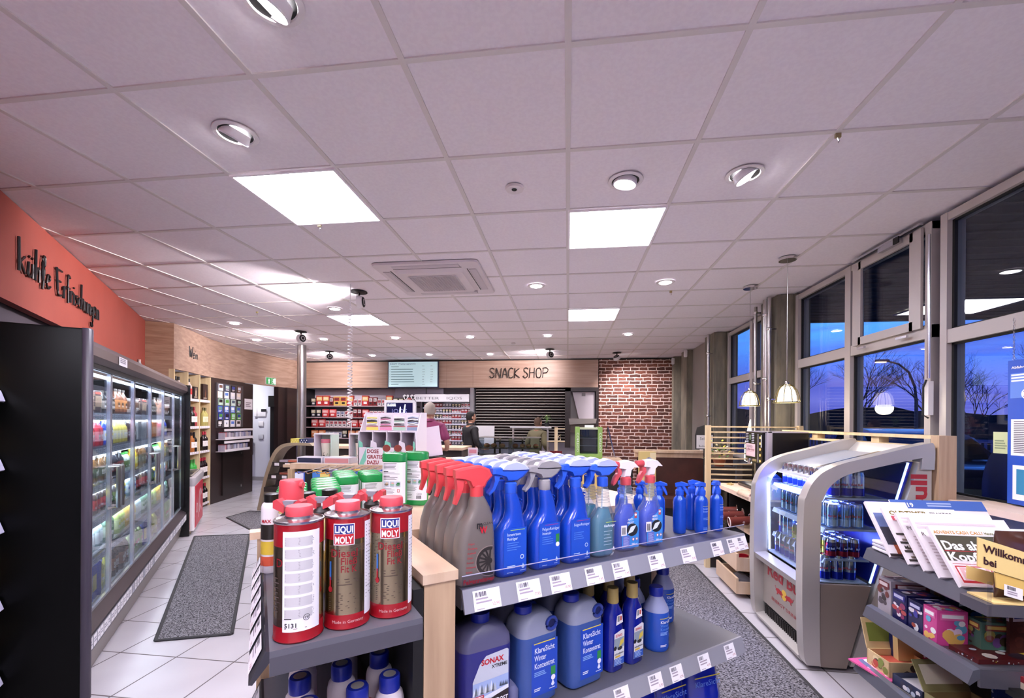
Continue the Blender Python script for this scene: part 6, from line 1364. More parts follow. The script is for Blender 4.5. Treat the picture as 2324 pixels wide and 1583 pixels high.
g = G(); g.box(1.50, 1.519, 4.385, 4.545, .07, .80, BLACK); d = ob('door', g, cc); g = G(); g.tube([(1.5, 4.42, .50), (1.47, 4.42, .51), (1.47, 4.42, .64), (1.5, 4.42, .65)], .005, ALU, 6); ob('door_handle', g, d)
g = G(); g.box(1.50, 1.519, 3.605, 3.835, .07, .56, M('dark_plum_front', '2c2228', .3)); ob('door', g, cc)
for z0, z1 in ((.23, .37), (.04, .17)):
    g = G(); g.box(1.40, 1.418, 3.86, 4.36, z0, z1, OAKP); g.box(1.418, 1.9, 3.86, 3.875, z0, z1 - .03, OAKP); g.box(1.418, 1.9, 4.345, 4.36, z0, z1 - .03, OAKP); g.box(1.418, 1.9, 3.875, 4.345, z0, z0 + .012, OAKP); ob('drawer', g, cc)
# paper cup tubes lying in the openings
def cups():
    t = thing('paper_cup_stack', 'x', 'paper cups'); br = C('6a2c24', .4)
    g = G(); g.X = Matrix.Rotation(-PI / 2, 4, 'Y'); g.lathe([(.035, 0), (.04, .18), (.041, .182)], br, 20, cap=(1, 0)); fn = cyl(.0375, 0, PI); 
    for q in range(6): g.ring(cyl(.037, 0, PI + R.uniform(-1.5, 1.5)), 0, .03 + q * .024, .004, .009, C('d8c0b0'), .001)
    ob('cup_sleeve', g, t); g = G(); g.X = Matrix.Rotation(-PI / 2, 4, 'Y'); g.lathe([(.041, .18), (.043, .185), (.038, .188)], C('e8d8d4', .4), 20, cap=(0, 0)); g.lathe([(.001, .17), (.037, .17)], C('b89890'), 18, cap=(1, 0)); ob('cup_rim', g, t)
    g = G(); g.X = Matrix.Translation((.0, 0, 0)) @ Matrix.Rotation(-PI / 2, 4, 'Y'); g.lathe([(.046, .0), (.058, .004), (.058, .010), (.046, .012)], CHROME, 24, cap=(0, 0)); ob('dispenser_ring', g, t); return Kind(t)
CU = cups()
for i, y in enumerate((4.28, 4.13, 3.96)): CU.put((1.56, y, (.655, .645, .635)[i]), (0, -.12, -.25 + .1 * i), 'stack of brown coffee cups sticking out under the counter, %s from the far side' % ORD[i], 'coffee cup stacks')
t = thing('mug', 'red mug with white letters in the upper oak drawer', 'mug', (1.50, 3.98, .243)); g = G(); g.lathe([(.036, 0), (.04, .01), (.04, .09), (.036, .088), (.035, .01)], C('8c1420', .3), 22, cap=(1, 0)); fn = cyl(.0402, 0, PI + .5); g.text(fn, 'NES', -.02, .03, .022, PAPER, 'l', .02); ob('mug_body', g, t); g = G(); g.tube([(0, .038, .07), (0, .065, .065), (0, .065, .035), (0, .038, .02)], .006, C('8c1420', .3), 8); ob('mug_handle', g, t)
t = thing('plastic_bag', 'clear crumpled plastic bag in the lower oak drawer', 'bag', (1.52, 4.05, .053)); g = G(); g.loft([[(.07 * math.cos(a) * s + R.uniform(-.01, .01), .12 * math.sin(a) * s + R.uniform(-.01, .01), z) for a in [k * PI / 6 for k in range(12)]] for s, z in ((.8, 0), (1, .03), (.9, .07), (.4, .10))], glassy('foil', 'e8e8f0', 1.4, 'c8c8d4', .35)); ob('bag_film', g, t)
t = thing('cloth', 'beige cloth hanging over the oak counter edge', 'cloth', (1.50, 3.93, .8605)); g = G()
n_ = 10; vs = [(-.035 + .02 * j + (0 if j else -.0), -.12 + i * .026 + R.uniform(-.004, .004), .006 + .012 * abs(math.sin(i * 1.7 + j)) - (.0 if j else .03)) for j in range(6) for i in range(n_)]; g.add(vs, [(j * n_ + i, j * n_ + i + 1, (j + 1) * n_ + i + 1, (j + 1) * n_ + i) for j in range(5) for i in range(n_ - 1)], C('c8a890', .8)); o = ob('cloth_fold', g, t, smooth=60); sm = o.modifiers.new('s', 'SOLIDIFY'); sm.thickness = .006
t = thing('glasses', 'folded yellow tinted item on the oak counter beside the machine', 'band', (1.56, 4.50, .8605)); g = G(); g.tube([(0, -.05, .006), (.03, -.03, .012), (.02, .0, .006), (.035, .04, .012), (0, .05, .006), (-.02, 0, .006)], .005, C('b8a468', .4), 6, closed=True); ob('band', g, t)
# coffee machine
cm = thing('coffee_machine', 'black coffee machine with silver edge and yellow lit buttons', 'coffee machine', (0, 0, 0))
g = G(); g.box(1.80, 2.09, 4.14, 4.585, .875, 1.375, BLACK); ob('housing', g, cm)
g = G(); g.secs([(.875, 1.775, 4.165, .05, .05, .01), (1.385, 1.775, 4.165, .05, .05, .01)], M('machine_silver', 'b8b4c8', .25, .6)); g.box(1.75, 2.09, 4.14, 4.585, 1.375, 1.385, M('machine_silver', 'b8b4c8', .25, .6)); ob('silver_edge', g, cm)
g = G(); g.box(1.735, 1.80, 4.20, 4.575, 1.09, 1.376, BLACK); hp = ob('control_head', g, cm)
fn = lambda u, v, h=0: Vector((1.7345 - h, 4.575 - u, v)); YL = M('button_glow', 'ffc060', .4, emit='ffb050', es=3)
for q in range(5): g = G(); g.disc(fn, .335, 1.115 + q * .053, .010, YL, .002); g.ring(fn, .335, 1.115 + q * .053, .011, .015, C('8a6030'), .0016); ob('lit_button', g, hp)
g = G()
g.rect(fn, .28, .30, 1.10, 1.36, M('machine_silver', 'b8b4c8', .25, .6), .001); g.rect(fn, .35, .365, 1.24, 1.35, PAPER, .001); g.rect(fn, .02, .23, 1.145, 1.265, M('pink_card', 'e4c4c8', .5), .002); g.text(fn, 'coffee shop', .125, 1.20, .036, C('8a3038'), 'c', .0, h=.003, w=.18); g.rect(fn, .04, .20, 1.19, 1.192, C('8a6068'), .003); g.scribble(fn, .05, .20, 1.225, 1.25, 3, C('9a8088'), .003)
for q in range(12): g.rect(fn, .02 + (q % 2) * .13 + (q // 6) * .0, .08 + (q % 2) * .13, 1.275 + (q // 2) * .016, 1.283 + (q // 2) * .016, C('b8b8c4'), .002)
g.rect(fn, .10, .135, 1.30, 1.35, C('6a8060'), .002); g.rect(fn, .0, .26, 1.105, 1.125, CHROME, .001); ob('panel_print', g, hp)
g = G(); g.lathe([(.014, 0), (.02, .03), (.02, .05)], CHROME, 14, c=(1.73, 4.47)); g.v = [(x, y, z + 1.075) for x, y, z in g.v]; ob('spout', g, cm)
g = G(); g.box(1.76, 1.80, 4.20, 4.22, .885, 1.09, ALU); g.box(1.76, 1.80, 4.40, 4.425, .885, 1.09, ALU); ob('column', g, cm)
g = G(); g.secs([(.861, 1.76, 4.37, .22, .43, .08), (.885, 1.76, 4.37, .23, .44, .08), (.89, 1.76, 4.37, .2, .41, .07)], BLACK, k=5); ob('drip_tray', g, cm)

# ================================================================ oak screen and window rail
tr = thing('oak_screen', 'pale oak slatted screen with corner post by the coffee counter', 'screen')
part_box('post', (1.39, 1.435, 4.645, 4.70, 0, 1.435), BIRCH, tr); part_box('post', (2.26, 2.30, 4.645, 4.70, 0, 1.435), BIRCH, tr)
for q in range(11):
    z = .885 + q * .0535; part_box('slat', (1.436, 2.259, 4.66, 4.685, z - .007, z + .007), BIRCH, tr)
part_box('lower_panel', (1.436, 2.259, 4.66, 4.68, 0, .85), M('brown_dark', '2c2322', .5), tr)
wr = thing('oak_window_rail', 'pale oak double rail along the windows ending in a broad post', 'rail')
part_box('top_rail', (2.10, 2.19, 2.85, 4.64, 1.375, 1.395), BIRCH, wr); part_box('lower_rail', (2.11, 2.18, 2.85, 4.64, 1.318, 1.334), BIRCH, wr)
for y in (3.3, 4.05): part_box('spacer', (2.115, 2.175, y, y + .08, 1.334, 1.375), BIRCH, wr)
part_box('end_post', (2.10, 2.19, 2.79, 2.85, 0, 1.395), WOODZ, wr)
sl = thing('window_ledge', 'oak ledge board under the window above the newspapers', 'ledge'); part_box('board', (2.14, 2.36, -.5, 2.78, 1.0, 1.035), OAKT, sl); part_box('grey_front', (2.20, 2.22, -.5, 2.78, 0, .999), M('ledge_grey', '6a6a72', .35, .3), sl)

# pendants
def pend():
    t = thing('pendant_lamp', 'x', 'lamp'); zb = 1.632 - CEIL
    g = G(); g.lathe([(.001, 0), (.065, 0), (.065, -.022), (.001, -.022)], CHROME, 28); ob('ceiling_rose', g, t); g = G(); g.tube([(0, 0, -.02), (0, 0, zb + .17)], .0025, STEEL, 6); ob('cord', g, t)
    g = G(); g.lathe([(.010, zb + .175), (.014, zb + .165), (.014, zb + .15), (.02, zb + .148)], CHROME, 16); ob('holder', g, t)
    g = G(); g.lathe([(.07, zb + .01), (.068, zb + .05), (.058, zb + .09), (.04, zb + .125), (.018, zb + .145)], M('opal_glass', 'fff4e0', .3, emit='ffe8c4', es=1.6), 28, cap=(1, 1)); ob('glass_shade', g, t)
    g = G()
    for k in range(10):
        a = 2 * PI * k / 10; g.tube([(r * math.cos(a), r * math.sin(a), zb + z) for r, z in ((.016, .152), (.045, .135), (.072, .1), (.088, .05), (.095, .0))], .0032, M('brass_wire', '6a6040', .35, .8), 5)
    for r, z in ((.095, 0), (.05, .132)): g.tube([(r * math.cos(a), r * math.sin(a), zb + z) for a in [2 * PI * k / 28 for k in range(28)]], .0038, M('brass_wire', '6a6040', .35, .8), 5, closed=True)
    ob('wire_cage', g, t); return Kind(t)
PD = pend(); PD.put((1.801, 4.656, CEIL), 0, 'pendant lamp with caged white glass shade above the oak screen', 'caged pendant lamps'); PD.put((1.79, 3.88, CEIL), .3, 'pendant lamp with caged white glass shade above the coffee counter', 'caged pendant lamps')
for y in (4.656, 3.88):
    l = bpy.data.lights.new('bulb', 'POINT'); l.energy = 4; l.color = (1, .85, .66); l.shadow_soft_size = .06; o = bpy.data.objects.new('lamp_bulb', l); COL.objects.link(o); o.location = (1.795, y, 1.61)

# ================================================================ newspaper and magazine stand
XF = 1.30
ms = thing('magazine_stand', 'grey metal magazine stand with three tiers in front of the window ledge', 'shelf')
for z, y0, y1 in ((.925, 1.60, 2.10), (.675, 1.60, 2.10), (.405, 1.62, 2.16)):
    g = G(); g.box(XF + .02, 2.15, y0, y1, z - .03, z - .012, SHELFG); g.box(XF + .02, 2.15, y0 - .01, y0, z - .06, z - .0, M('shelf_side', '55535c', .35, .25)); s_ = ob('shelf_board', g, ms)
    g = G(); g.prism([(XF + .02, z), (XF, z - .006), (XF - .016, z - .05), (XF - .01, z - .055), (XF + .02, z - .03)], y0 - .01, y1, M('rail_blue_grey', '62636e', .28, .4)); ob('front_rail', g, s_)
g = G(); g.prism([(1.45, 0), (2.15, 0), (2.15, .99), (1.50, .99), (1.42, .62)], 2.10, 2.13, M('yellow_side', 'c8ac78', .5)); g.box(1.43, 2.14, 2.131, 2.16, 0, .55, M('navy_panel', '141a50', .4)); ob('side_panel', g, ms)
g = G(); g.box(2.13, 2.15, 1.0, 2.1, 0, .92, M('maroon_back', '2c1014', .5)); ob('rear_panel', g, ms)
g = G(); g.box(1.35, 1.38, 1.95, 1.98, 0, .4, BLKM); g.box(1.34, 2.1, 1.65, 2.15, 0, .05, BLKM); ob('foot', g, ms)
th_ = math.radians(50)
def sheet(name, lb, cat, x, y, z, w, h, tilt, draw, th=.008, rot=0, base='f0e8ec', grp=None):
    """printed thing leaning back: width along x, bottom edge towards -y"""
    t = thing(name, lb, cat, (x, y, z), (0, 0, rot), grp); X_ = Matrix.Rotation(tilt, 4, 'X'); g = G(); g.X = X_; g.box(0, w, 0, h, -th, 0, C(base, .5)); ob('pages', g, t)
    g = G(); fn = lambda u, v, hh=0: X_ @ Vector((u, v, hh + .0004)); draw(g, fn, w, h); ob('cover_print', g, t); return t
def d_bild(g, fn, w, h):
    g.text(fn, 'ADVENTS CASH CALL!', .006, h - .028, .017, C('c89030'), 'l', .02, w=.155); g.text(fn, 'Heute 100 000 Euro im Lostopf', .166, h - .028, .016, C('6a7020'), 'l', .015, w=.15)
    g.rect(fn, .006, .24, .088, h - .034, C('4a4638'), .0008); g.text(fn, 'Das absurde', .010, .128, .046, PAPER, 'l', .03, h=.0014, w=.21); g.rect(fn, .008, .2, .122, .124, C('b82030'), .0014); g.text(fn, 'Kopftuch', .010, .088, .044, PAPER, 'l', .03, h=.0014, w=.17)
    g.rect(fn, .004, .13, .004, .084, C('f0dce0'), .001); g.rect(fn, .012, .118, .012, .070, C('c03038'), .0014); g.rect(fn, .016, .114, .020, .066, C('f4e4e6'), .0017); g.text(fn, 'Bild', .065, .024, .055, C('e8b8bc'), 'c', .04, h=.002, w=.09); g.disc(fn, .118, .034, .018, C('3a5aa8'), .0022); g.rect(fn, .16, .3, .004, .08, C('5a4a40'), .001)
    g.rect(fn, .245, .3, .09, h - .034, C('a8a0a0'), .001); g.scribble(fn, .01, .11, .074, .078, 1, C('c07078'), .0014)
def d_plain(t1):
    def f(g, fn, w, h):
        g.scribble(fn, .01, w - .02, h - .05, h - .02, 2, C('d8c8cc'), .001); g.text(fn, t1, .012, h - .075, .022, C('5a4a4c'), 'l', .0); g.rect(fn, .07, .10, h - .09, h - .06, C('9aa8c0'), .001); g.scribble(fn, .02, w * .4, .02, h - .1, 9, C('c8b8bc'), .001, .4, .2); g.rect(fn, .08, .16, .03, h - .12, C('4a4440'), .001)
    return f
def d_old(g, fn, w, h):
    g.text(fn, 'OLDTIMER', .02, h - .032, .026, C('7a6a18'), 'l', .03, w=.14); g.text(fn, 'TRAKTOR', .17, h - .030, .018, C('3a3430'), 'l', .02); g.rect(fn, .02, .17, h - .058, h - .037, C('c05060'), .001); g.text(fn, 'MARKT', .028, h - .056, .021, C('f0d8d8'), 'l', .03, h=.0015, w=.12)
    g.poly(fn, [(.06, h - .085), (.10, h - .07), (.15, h - .07), (.18, h - .082)], C('3a3a40')); g.text(fn, 'MARKT', .012, .06, .02, C('2a2624'), 'l', .02)
    for q in range(10): g.rect(fn, .006 + .012 * (q % 3), .04, .01 + q * .012, .019 + q * .012, C(('3a3430', '7a6a60', 'b8a8a0')[q % 3]), .001)
def d_hobby(g, fn, w, h):
    g.rect(fn, .01, w * .8, .05, h * .78, C('6a78a8'), .0008); g.rect(fn, .01, w * .8, .05, h * .52, C('3a3844'), .001); g.rect(fn, .06, .10, h * .4, h * .48, C('b8c0d0'), .0013); g.rect(fn, .03, w * .8, .01, .06, C('b05c40'), .001); g.rect(fn, .0, w, .0, .012, C('2a2022'), .001)
def d_cal(g, fn, w, h): g.rect(fn, 0, w, h - .045, h, C('4a68b0'), .0008); g.text(fn, '2019', .03, h - .034, .028, PAPER, 'l', .03, h=.0012); g.scribble(fn, .14, .26, h - .035, h - .012, 2, C('a8b8dc'), .0012)
sheet('calendar', 'white wall calendar with blue 2019 header leaning behind the magazines', 'calendar', 1.40, 1.97, .93, .36, .25, th_ + .05, d_cal, .006)
sheet('car_magazine', 'open magazine with sunset road photo, outermost in the paper row', 'magazine', 1.29, 1.94, .93, .16, .25, th_, d_hobby, .012)
sheet('oldtimer_magazine', 'OLDTIMER MARKT magazine in the paper row', 'magazine', 1.29, 1.845, .93, .27, .24, th_, d_old, .010)
sheet('newspaper', 'white newspaper with faint title directly behind the front newspapers', 'newspaper', 1.29, 1.77, .93, .31, .235, th_, d_plain('Pf'), .010)
sheet('newspaper', 'white newspaper with small blue picture between the others', 'newspaper', 1.288, 1.70, .93, .32, .23, th_, d_plain('R'), .012)
sheet('newspaper', 'Bild newspaper with headline Das absurde Kopftuch', 'newspaper', 1.285, 1.615, .93, .34, .215, th_, d_bild, .014)
g = G(); g.X = Matrix.Rotation(0, 4, 'X')
for q in range(3): g.rbox(.08, .03, q * .014, .16, .10, .012, .004, PAPER if q != 1 else C('d8d8e8'))
tag(ob('catalogue_stack', g, None, (1.30, 1.99, .926)), 'small stack of white booklets beside the sunset magazine', 'booklets')
# yellow counter display with snack bags
yd = thing('cardboard_display', 'yellow cardboard display reading Willkommen bei', 'display', (0, 0, 0)); YC = M('yellow_card', 'e8cc88', .5)
g = G(); y_ = 1.45; g.prism([(1.192, 1.131), (1.192, 1.046), (1.40, .985), (1.40, 1.065)], y_ - .004, y_, YC); g.prism([(1.24, 1.03), (1.40, .985), (1.40, .94), (1.245, .985)], y_, y_ + .004, M('yellow_card_low', 'dcb866', .5)); g.prism([(1.24, 1.02), (1.40, .98), (1.40, .94), (1.24, .98)], y_ + .09, y_ + .094, YC); g.box(1.24, 1.40, y_ + .004, y_ + .09, .935, .94, YC); ob('card_panel', g, yd)
fn = flat((1.192, y_ - .0045, 1.131), (.208, 0, -.063), (0, 0, 1)); g = G(); g.text(fn, 'Willkommen', .014, -.036, .030, C('3a1c1e'), 'l', .03, w=.155); g.text(fn, 'bei', .014, -.072, .030, C('3a1c1e'), 'l', .03); ob('lettering', g, yd)
g = G(); fn = flat((1.262, y_ - .001, 1.0), (.16, 0, -.045), (0, 0, 1)); g.rect(fn, 0, .05, -.035, -.002, PAPER, .001); g.bars(fn, .008, .03, -.014, -.004, INK, .002); g.scribble(fn, .008, .04, -.030, -.018, 2, C('a89aa8'), .002); ob('price_ticket', g, yd)
g = G(); g.box(1.225, 1.232, y_ - .0, y_ + .006, .83, 1.0, CLEAR); g.box(1.22, 1.5, y_ + .0, y_ + .09, .90, .934, M('shelf_side', '55535c', .35, .25)); g.box(1.30, 1.5, y_ + .09, 1.6, .90, .915, M('shelf_side', '55535c', .35, .25)); ob('support_bracket', g, yd)
def bag(name, lb, loc, rot, w, h, c, word, wc, tilt=0):
    t = thing(name, lb, 'snack bag', loc, rot); g = G(); rings = []
    for k in range(9):
        v = k / 8; ww = w * (1 - .04 * math.sin(PI * v)); d = .045 * math.sin(PI * v) ** .6 + .003; rings.append([(ww / 2 * math.copysign(abs(math.cos(a)) ** .6, math.cos(a)), d / 2 * math.sin(a) + .002 * math.sin(5 * a + k), h * v) for a in [2 * PI * q / 20 for q in range(20)]])
    g.loft(rings, M('foil_' + c, c, .2, coat=.4)); ob('bag_body', g, t, smooth=60)
    g = G(); fn = flat((0, -.0262, 0), (1, 0, 0), (0, 0, 1)); g.rect(fn, -w * .42, w * .42, h * .42, h * .62, PAPER, .0); g.text(fn, word, 0, h * .455, h * .17, C(wc), 'c', .03, h=.001, w=w * .8); ob('print', g, t); return t
bag('chocolate_bag', 'brown SNICKERS bites bag standing in the yellow display', (1.345, y_ + .045, .942), .0, .14, .20, '4a2a20', 'SNICKERS', '2a3a98')
# boxes, books and toys on the middle tier
def pbox(name, lb, cat, x, y, z, w, d, h, c, deco, rot=0, title=None):
    t = thing(name, lb, cat, (x, y, z), rot); g = G(); g.box(0, w, 0, d, 0, h, C(c, .35)); ob('box_body', g, t); g = G(); rd = random.Random(name + lb)
    for fn, L_, H_ in ((lambda u, v, hh=0: Vector((-hh - .0005, d - u, v)), d, h), (lambda u, v, hh=0: Vector((u, -hh - .0005, v)), w, h), (lambda u, v, hh=0: Vector((u, v, h + hh + .0005)), w, d)):
        for q in range(9): cu, cv, rr = rd.uniform(.15, .85) * L_, rd.uniform(.15, .8) * H_, rd.uniform(.1, .22) * min(L_, H_); g.disc(fn, cu, cv, rr, C(rd.choice(deco), .35), .0006 + q * .00008, 9, ry=rr * rd.uniform(.6, 1.2))
        if title and H_ > .03: g.rect(fn, L_ * .1, L_ * .9, H_ * .74, H_ * .93, C(title[0], .4), .0016); g.scribble(fn, L_ * .15, L_ * .85, H_ * .77, H_ * .9, 1, C(title[1], .4), .002, .8, .1)
    ob('print', g, t); return t
Z_ = .676 - .001
pbox('trading_card_box', 'silver trading card box with figures at the start of the middle tier', 'card box', 1.33, 2.00, .664, .16, .075, .145, 'a8a0a8', ('2c2420', '6a3028', 'd8ccd0', '4a4048'), 0, ('6a1a20', 'e0d0d0'))
pbox('trading_card_box', 'dark blue football card box with purple corner', 'card box', 1.33, 1.915, .664, .12, .075, .12, '1c1c50', ('e0d8e0', '8a3060', 'b04040', '30308a'), 0, ('2a2a80', 'c0c0e0'))
pbox('trading_card_box', 'dark blue football card box with white print', 'card box', 1.33, 1.835, .664, .12, .07, .115, '18184a', ('d8d0d8', 'a04838', '3a3a9a', 'e0e0e8'), 0, ('20206a', 'c0c0e0'))
pbox('toy_pack', 'pink toy pack with white pattern', 'toy box', 1.325, 1.765, .664, .10, .06, .125, 'd04890', ('f0d8e8', '60a8c8', 'e8b860', 'f0f0f0'), 0, ('e070a8', 'f0f0f0'))
pbox('toy_pack', 'green toy pack with purple shape', 'toy box', 1.43, 1.72, .664, .11, .05, .11, '4a7060', ('6a4880', 'a8a050', '3a3020', '90503a'), 0, ('8a4030', 'e0c060'))
pbox('puzzle_magazine', 'dark blue packed magazine lying slanted behind the card boxes', 'magazine', 1.48, 1.93, .664, .2, .06, .13, '181c48', ('d0d0d8', '4878b0', '60a050', '202020'), -.3)
def book(lb, x, y, z, w, d, h, c, deco, rot):
    return pbox('book', lb, 'book', x, y, z, w, d, h, c, deco, rot)
book('thick book with white pages and dark cover, flat on the middle tier', 1.36, 1.645, .664, .26, .10, .016, '5a1a1c', ('e0d8c8', 'b8a030', '2a2430', 'c0c8d0'), .12)
pbox('book', 'lowest book of the flat pair with red cover at the tier end', 'book', 1.44, 1.46, .664 - .04, .26, .19, .02, 'e0d0b8', ('e0d0b8',), .05)
pbox('book', 'red covered picture book on top of the flat pair', 'book', 1.44, 1.46, .664 - .0195, .26, .19, .018, 'a03038', ('e0d8d8', '2c2850', 'c05048', '1c1820'), .05)
g = G(); g.box(1.40, 2.1, 1.42, 1.60, .60, .6235, BLKM); ob('side_tray', g, ms)
pbox('chocolate_display_card', 'brown SNICKERS card standing at the end of the middle tier', 'display card', 1.50, 1.70, .664, .085, .01, .17, '4a2420', ('5a3028', '6a3a30'), .2, ('c8b8c0', '2a3080'))
pbox('comic_pack', 'green comic pack with tilted grey lettering', 'comic', 1.56, 1.56, .664, .12, .03, .13, '7a7a40', ('c8c0b0', 'a83028', '4a5a68', 'd8d8d8'), .5)
pbox('comic_pack', 'mustard comic pack beside the yellow dispenser', 'comic', 1.66, 1.50, .664, .12, .03, .12, '8a8450', ('a83028', 'd8d0b0', '5a6a38', '303018'), .3)
pbox('toy_pack', 'dark blue toy pack with glowing white script', 'toy box', 1.72, 1.62, .664, .14, .03, .2, '14183c', ('6a3060', 'c8d8f0', '3048a0'), .3)
# bottom tier: open card boxes
def tray(lb, x, y, z, w, d, h, c, deco, rot, lid=None):
    t = thing('open_carton', lb, 'carton', (x, y, z), rot); g = G(); k = C(c, .45); i_ = C('e0d4c4', .6)
    for a in ((0, w, 0, .004), (0, w, d - .004, d), (0, .004, 0, d), (w - .004, w, 0, d)): g.box(a[0], a[1], a[2], a[3], 0, h, k)
    g.box(0, w, 0, d, 0, .004, i_); g.box(.005, w - .005, .005, d - .005, .01, h * .6, C(deco[0], .4)); ob('tray', g, t); g = G(); rd = random.Random(lb)
    for fn, L_ in ((lambda u, v, hh=0: Vector((-hh - .0005, d - u, v)), d), (lambda u, v, hh=0: Vector((u, -hh - .0005, v)), w)):
        for q in range(8): g.disc(fn, rd.uniform(.1, .9) * L_, rd.uniform(.25, .75) * h, h * .22, C(rd.choice(deco)), .0006 + q * .0001, 8)
    ob('print', g, t)
    if lid: g = G(); g.X = Matrix.Translation((0, d, h)) @ Matrix.Rotation(lid, 4, 'X'); g.box(0, w, 0, .004, 0, h * 1.8, k); g.box(w * .1, w * .9, -.001, 0, h * .4, h * 1.5, C(deco[1])); ob('lid_flap', g, t)
    return t
tray('cream open carton with raised flap and red print on the lowest tier', 1.34, 2.02, .394, .16, .12, .07, 'd0b888', ('b85040', '7a8a40', 'e0d0a0', '4a3a30'), .1, -.3)
tray('white open carton with dark blue side on the lowest tier', 1.35, 1.86, .394, .17, .13, .045, '2c3450', ('e0dce0', '3a3a4a', 'b8c0d0'), .15)
tray('olive open carton with toy cards in the middle of the lowest tier', 1.36, 1.70, .394, .18, .14, .06, '8a8458', ('b04838', 'd8d0b8', '4a4030', 'a09858'), .15, -.5)
pbox('magazine', 'pink magazine lying at the lowest rail', 'magazine', 1.31, 1.99, .394, .12, .18, .006, 'c85088', ('e0a0c0', 'f0e0e8'), .25)
pbox('toy_pack', 'red toy box standing behind the cream open carton', 'toy box', 1.52, 2.05, .394, .14, .04, .15, '8a1c38', ('c03860', 'e8d8d8'), .1, ('b02858', 'f0d0d8'))
pbox('toy_pack', 'blue comic pack standing behind the white open carton', 'toy box', 1.60, 1.86, .394, .12, .03, .16, '1c2c78', ('8ab0d8', '3048a0', 'd8d8e8'), -.2)
t = thing('toy_card', 'cloud shaped white and blue toy card on the lowest tier', 'toy', (1.50, 1.66, .394)); g = G(); g.prism([(0, 0), (.1, 0), (.13, .03), (.12, .07), (.09, .08), (.07, .11), (.03, .1), (.02, .07), (-.01, .05)], 0, .008, C('c8dcec')); ob('card', g, t); g = G(); fn = lambda u, v, h=0: Vector((u, -h - .0005, v)); g.disc(fn, .06, .06, .028, C('a83040')); g.rect(fn, .02, .1, .02, .035, C('e0e4f0'), .001); ob('print', g, t)
# rounded yellow and white dispenser at the frame edge
t = thing('sweets_dispenser', 'large rounded yellow and white dispenser beside the books', 'dispenser', (1.325, 1.20, .64)); 
g = G(); g.ball((0, 0, .12), .115, M('dispenser_white', 'd8ccd4', .25, coat=.4), 28, (1, 1, 1.1)); ob('lower_shell', g, t); g = G(); rings = [[(r * math.cos(2 * PI * k / 32), r * math.sin(2 * PI * k / 32), z) for k in range(32)] for r, z in ((.1165, .14), (.118, .155), (.112, .20), (.095, .245), (.06, .28), (.02, .295))]; g.loft(rings, M('dispenser_yellow', 'd8bc58', .25, coat=.4)); ob('upper_shell', g, t, smooth=60); g = G(); g.ring(lambda u, v, h=0: Vector((-.116 - h, u, .1 + v)), 0, 0, .0, .02, C('c8b060')); ob('emblem', g, t)
t = thing('display_table', 'dark pedestal carrying the yellow dispenser', 'pedestal', (1.42, 1.2, 0)); g = G(); g.box(-.2, .2, -.12, .12, 0, .639, BLKM); ob('pedestal_box', g, t)

# ================================================================ window poster on a chain, stickers
t = thing('hanging_poster', 'blue information poster hanging on a chain in the window', 'poster', (2.33, 0, 0)); g = G(); g.box(-.004, .004, 2.35, 2.656, 1.045, 1.80, M('poster_blue', '2c54b8', .35)); ob('board', g, t)
fn = lambda u, v, h=0: Vector((-.005 - h, 2.656 - u, v)); g = G(); g.text(fn, 'Abfahrtsvorschriften', .02, 1.755, .018, PAPER, 'l', .02, w=.2); g.rect(fn, .015, .26, 1.60, 1.73, C('5a80d0'), .0008); g.scribble(fn, .02, .2, 1.68, 1.725, 3, PAPER, .0012); g.rect(fn, .02, .25, 1.30, 1.49, PAPER, .0008); g.scribble(fn, .035, .24, 1.31, 1.48, 18, C('6a6470'), .0014, .5, .1); g.rect(fn, .03, .28, 1.07, 1.25, PAPER, .0008); g.rect(fn, .05, .25, 1.10, 1.23, C('3a88b0'), .0014); g.disc(fn, .10, 1.62, .028, PAPER, .0014); g.line(fn, [(.085, 1.605), (.115, 1.635)], .006, C('2c54b8'), .002); g.line(fn, [(.085, 1.635), (.115, 1.605)], .006, C('2c54b8'), .002); ob('print', g, t)
g = G()
for q in range(9): z = 1.81 + q * .025; g.tube([((.004 if q % 2 else 0) * math.cos(a) + 0, 2.63 + (0 if q % 2 else .005) * math.cos(a), z + .014 * math.sin(a)) for a in [k * PI / 4 for k in range(8)]], .0014, ALU, 4, closed=True)
ob('chain', g, t)
t = thing('sticker', 'pale yellow notice stuck inside the window near the blue poster', 'notice', (2.398, 2.72, 1.30)); g = G(); g.box(0, .002, 0, .10, 0, .12, C('c8d0a0', .5)); fn = lambda u, v, h=0: Vector((-.0006 - h, .10 - u, v)); g.scribble(fn, .01, .09, .02, .075, 4, C('8a9878'), .0006); ob('sheet', g, t)
for i, (x, y, lb) in enumerate(((2.15, 9.0, 'small white motion detector at the corner column'), (2.20, 8.5, 'small white motion detector on the upper column end'))):
    t = thing('motion_detector', lb, 'sensor', (x if i == 0 else 2.17, (9.43, 8.53)[i], (2.66, 2.68)[i])); g = G(); g.rbox(0, 0, 0, .06, .05, .13, .015, WHITE); ob('housing', g, t)
# ================================================================ BACK: tobacco shelves, screens, snack counter, people
YB = 9.62
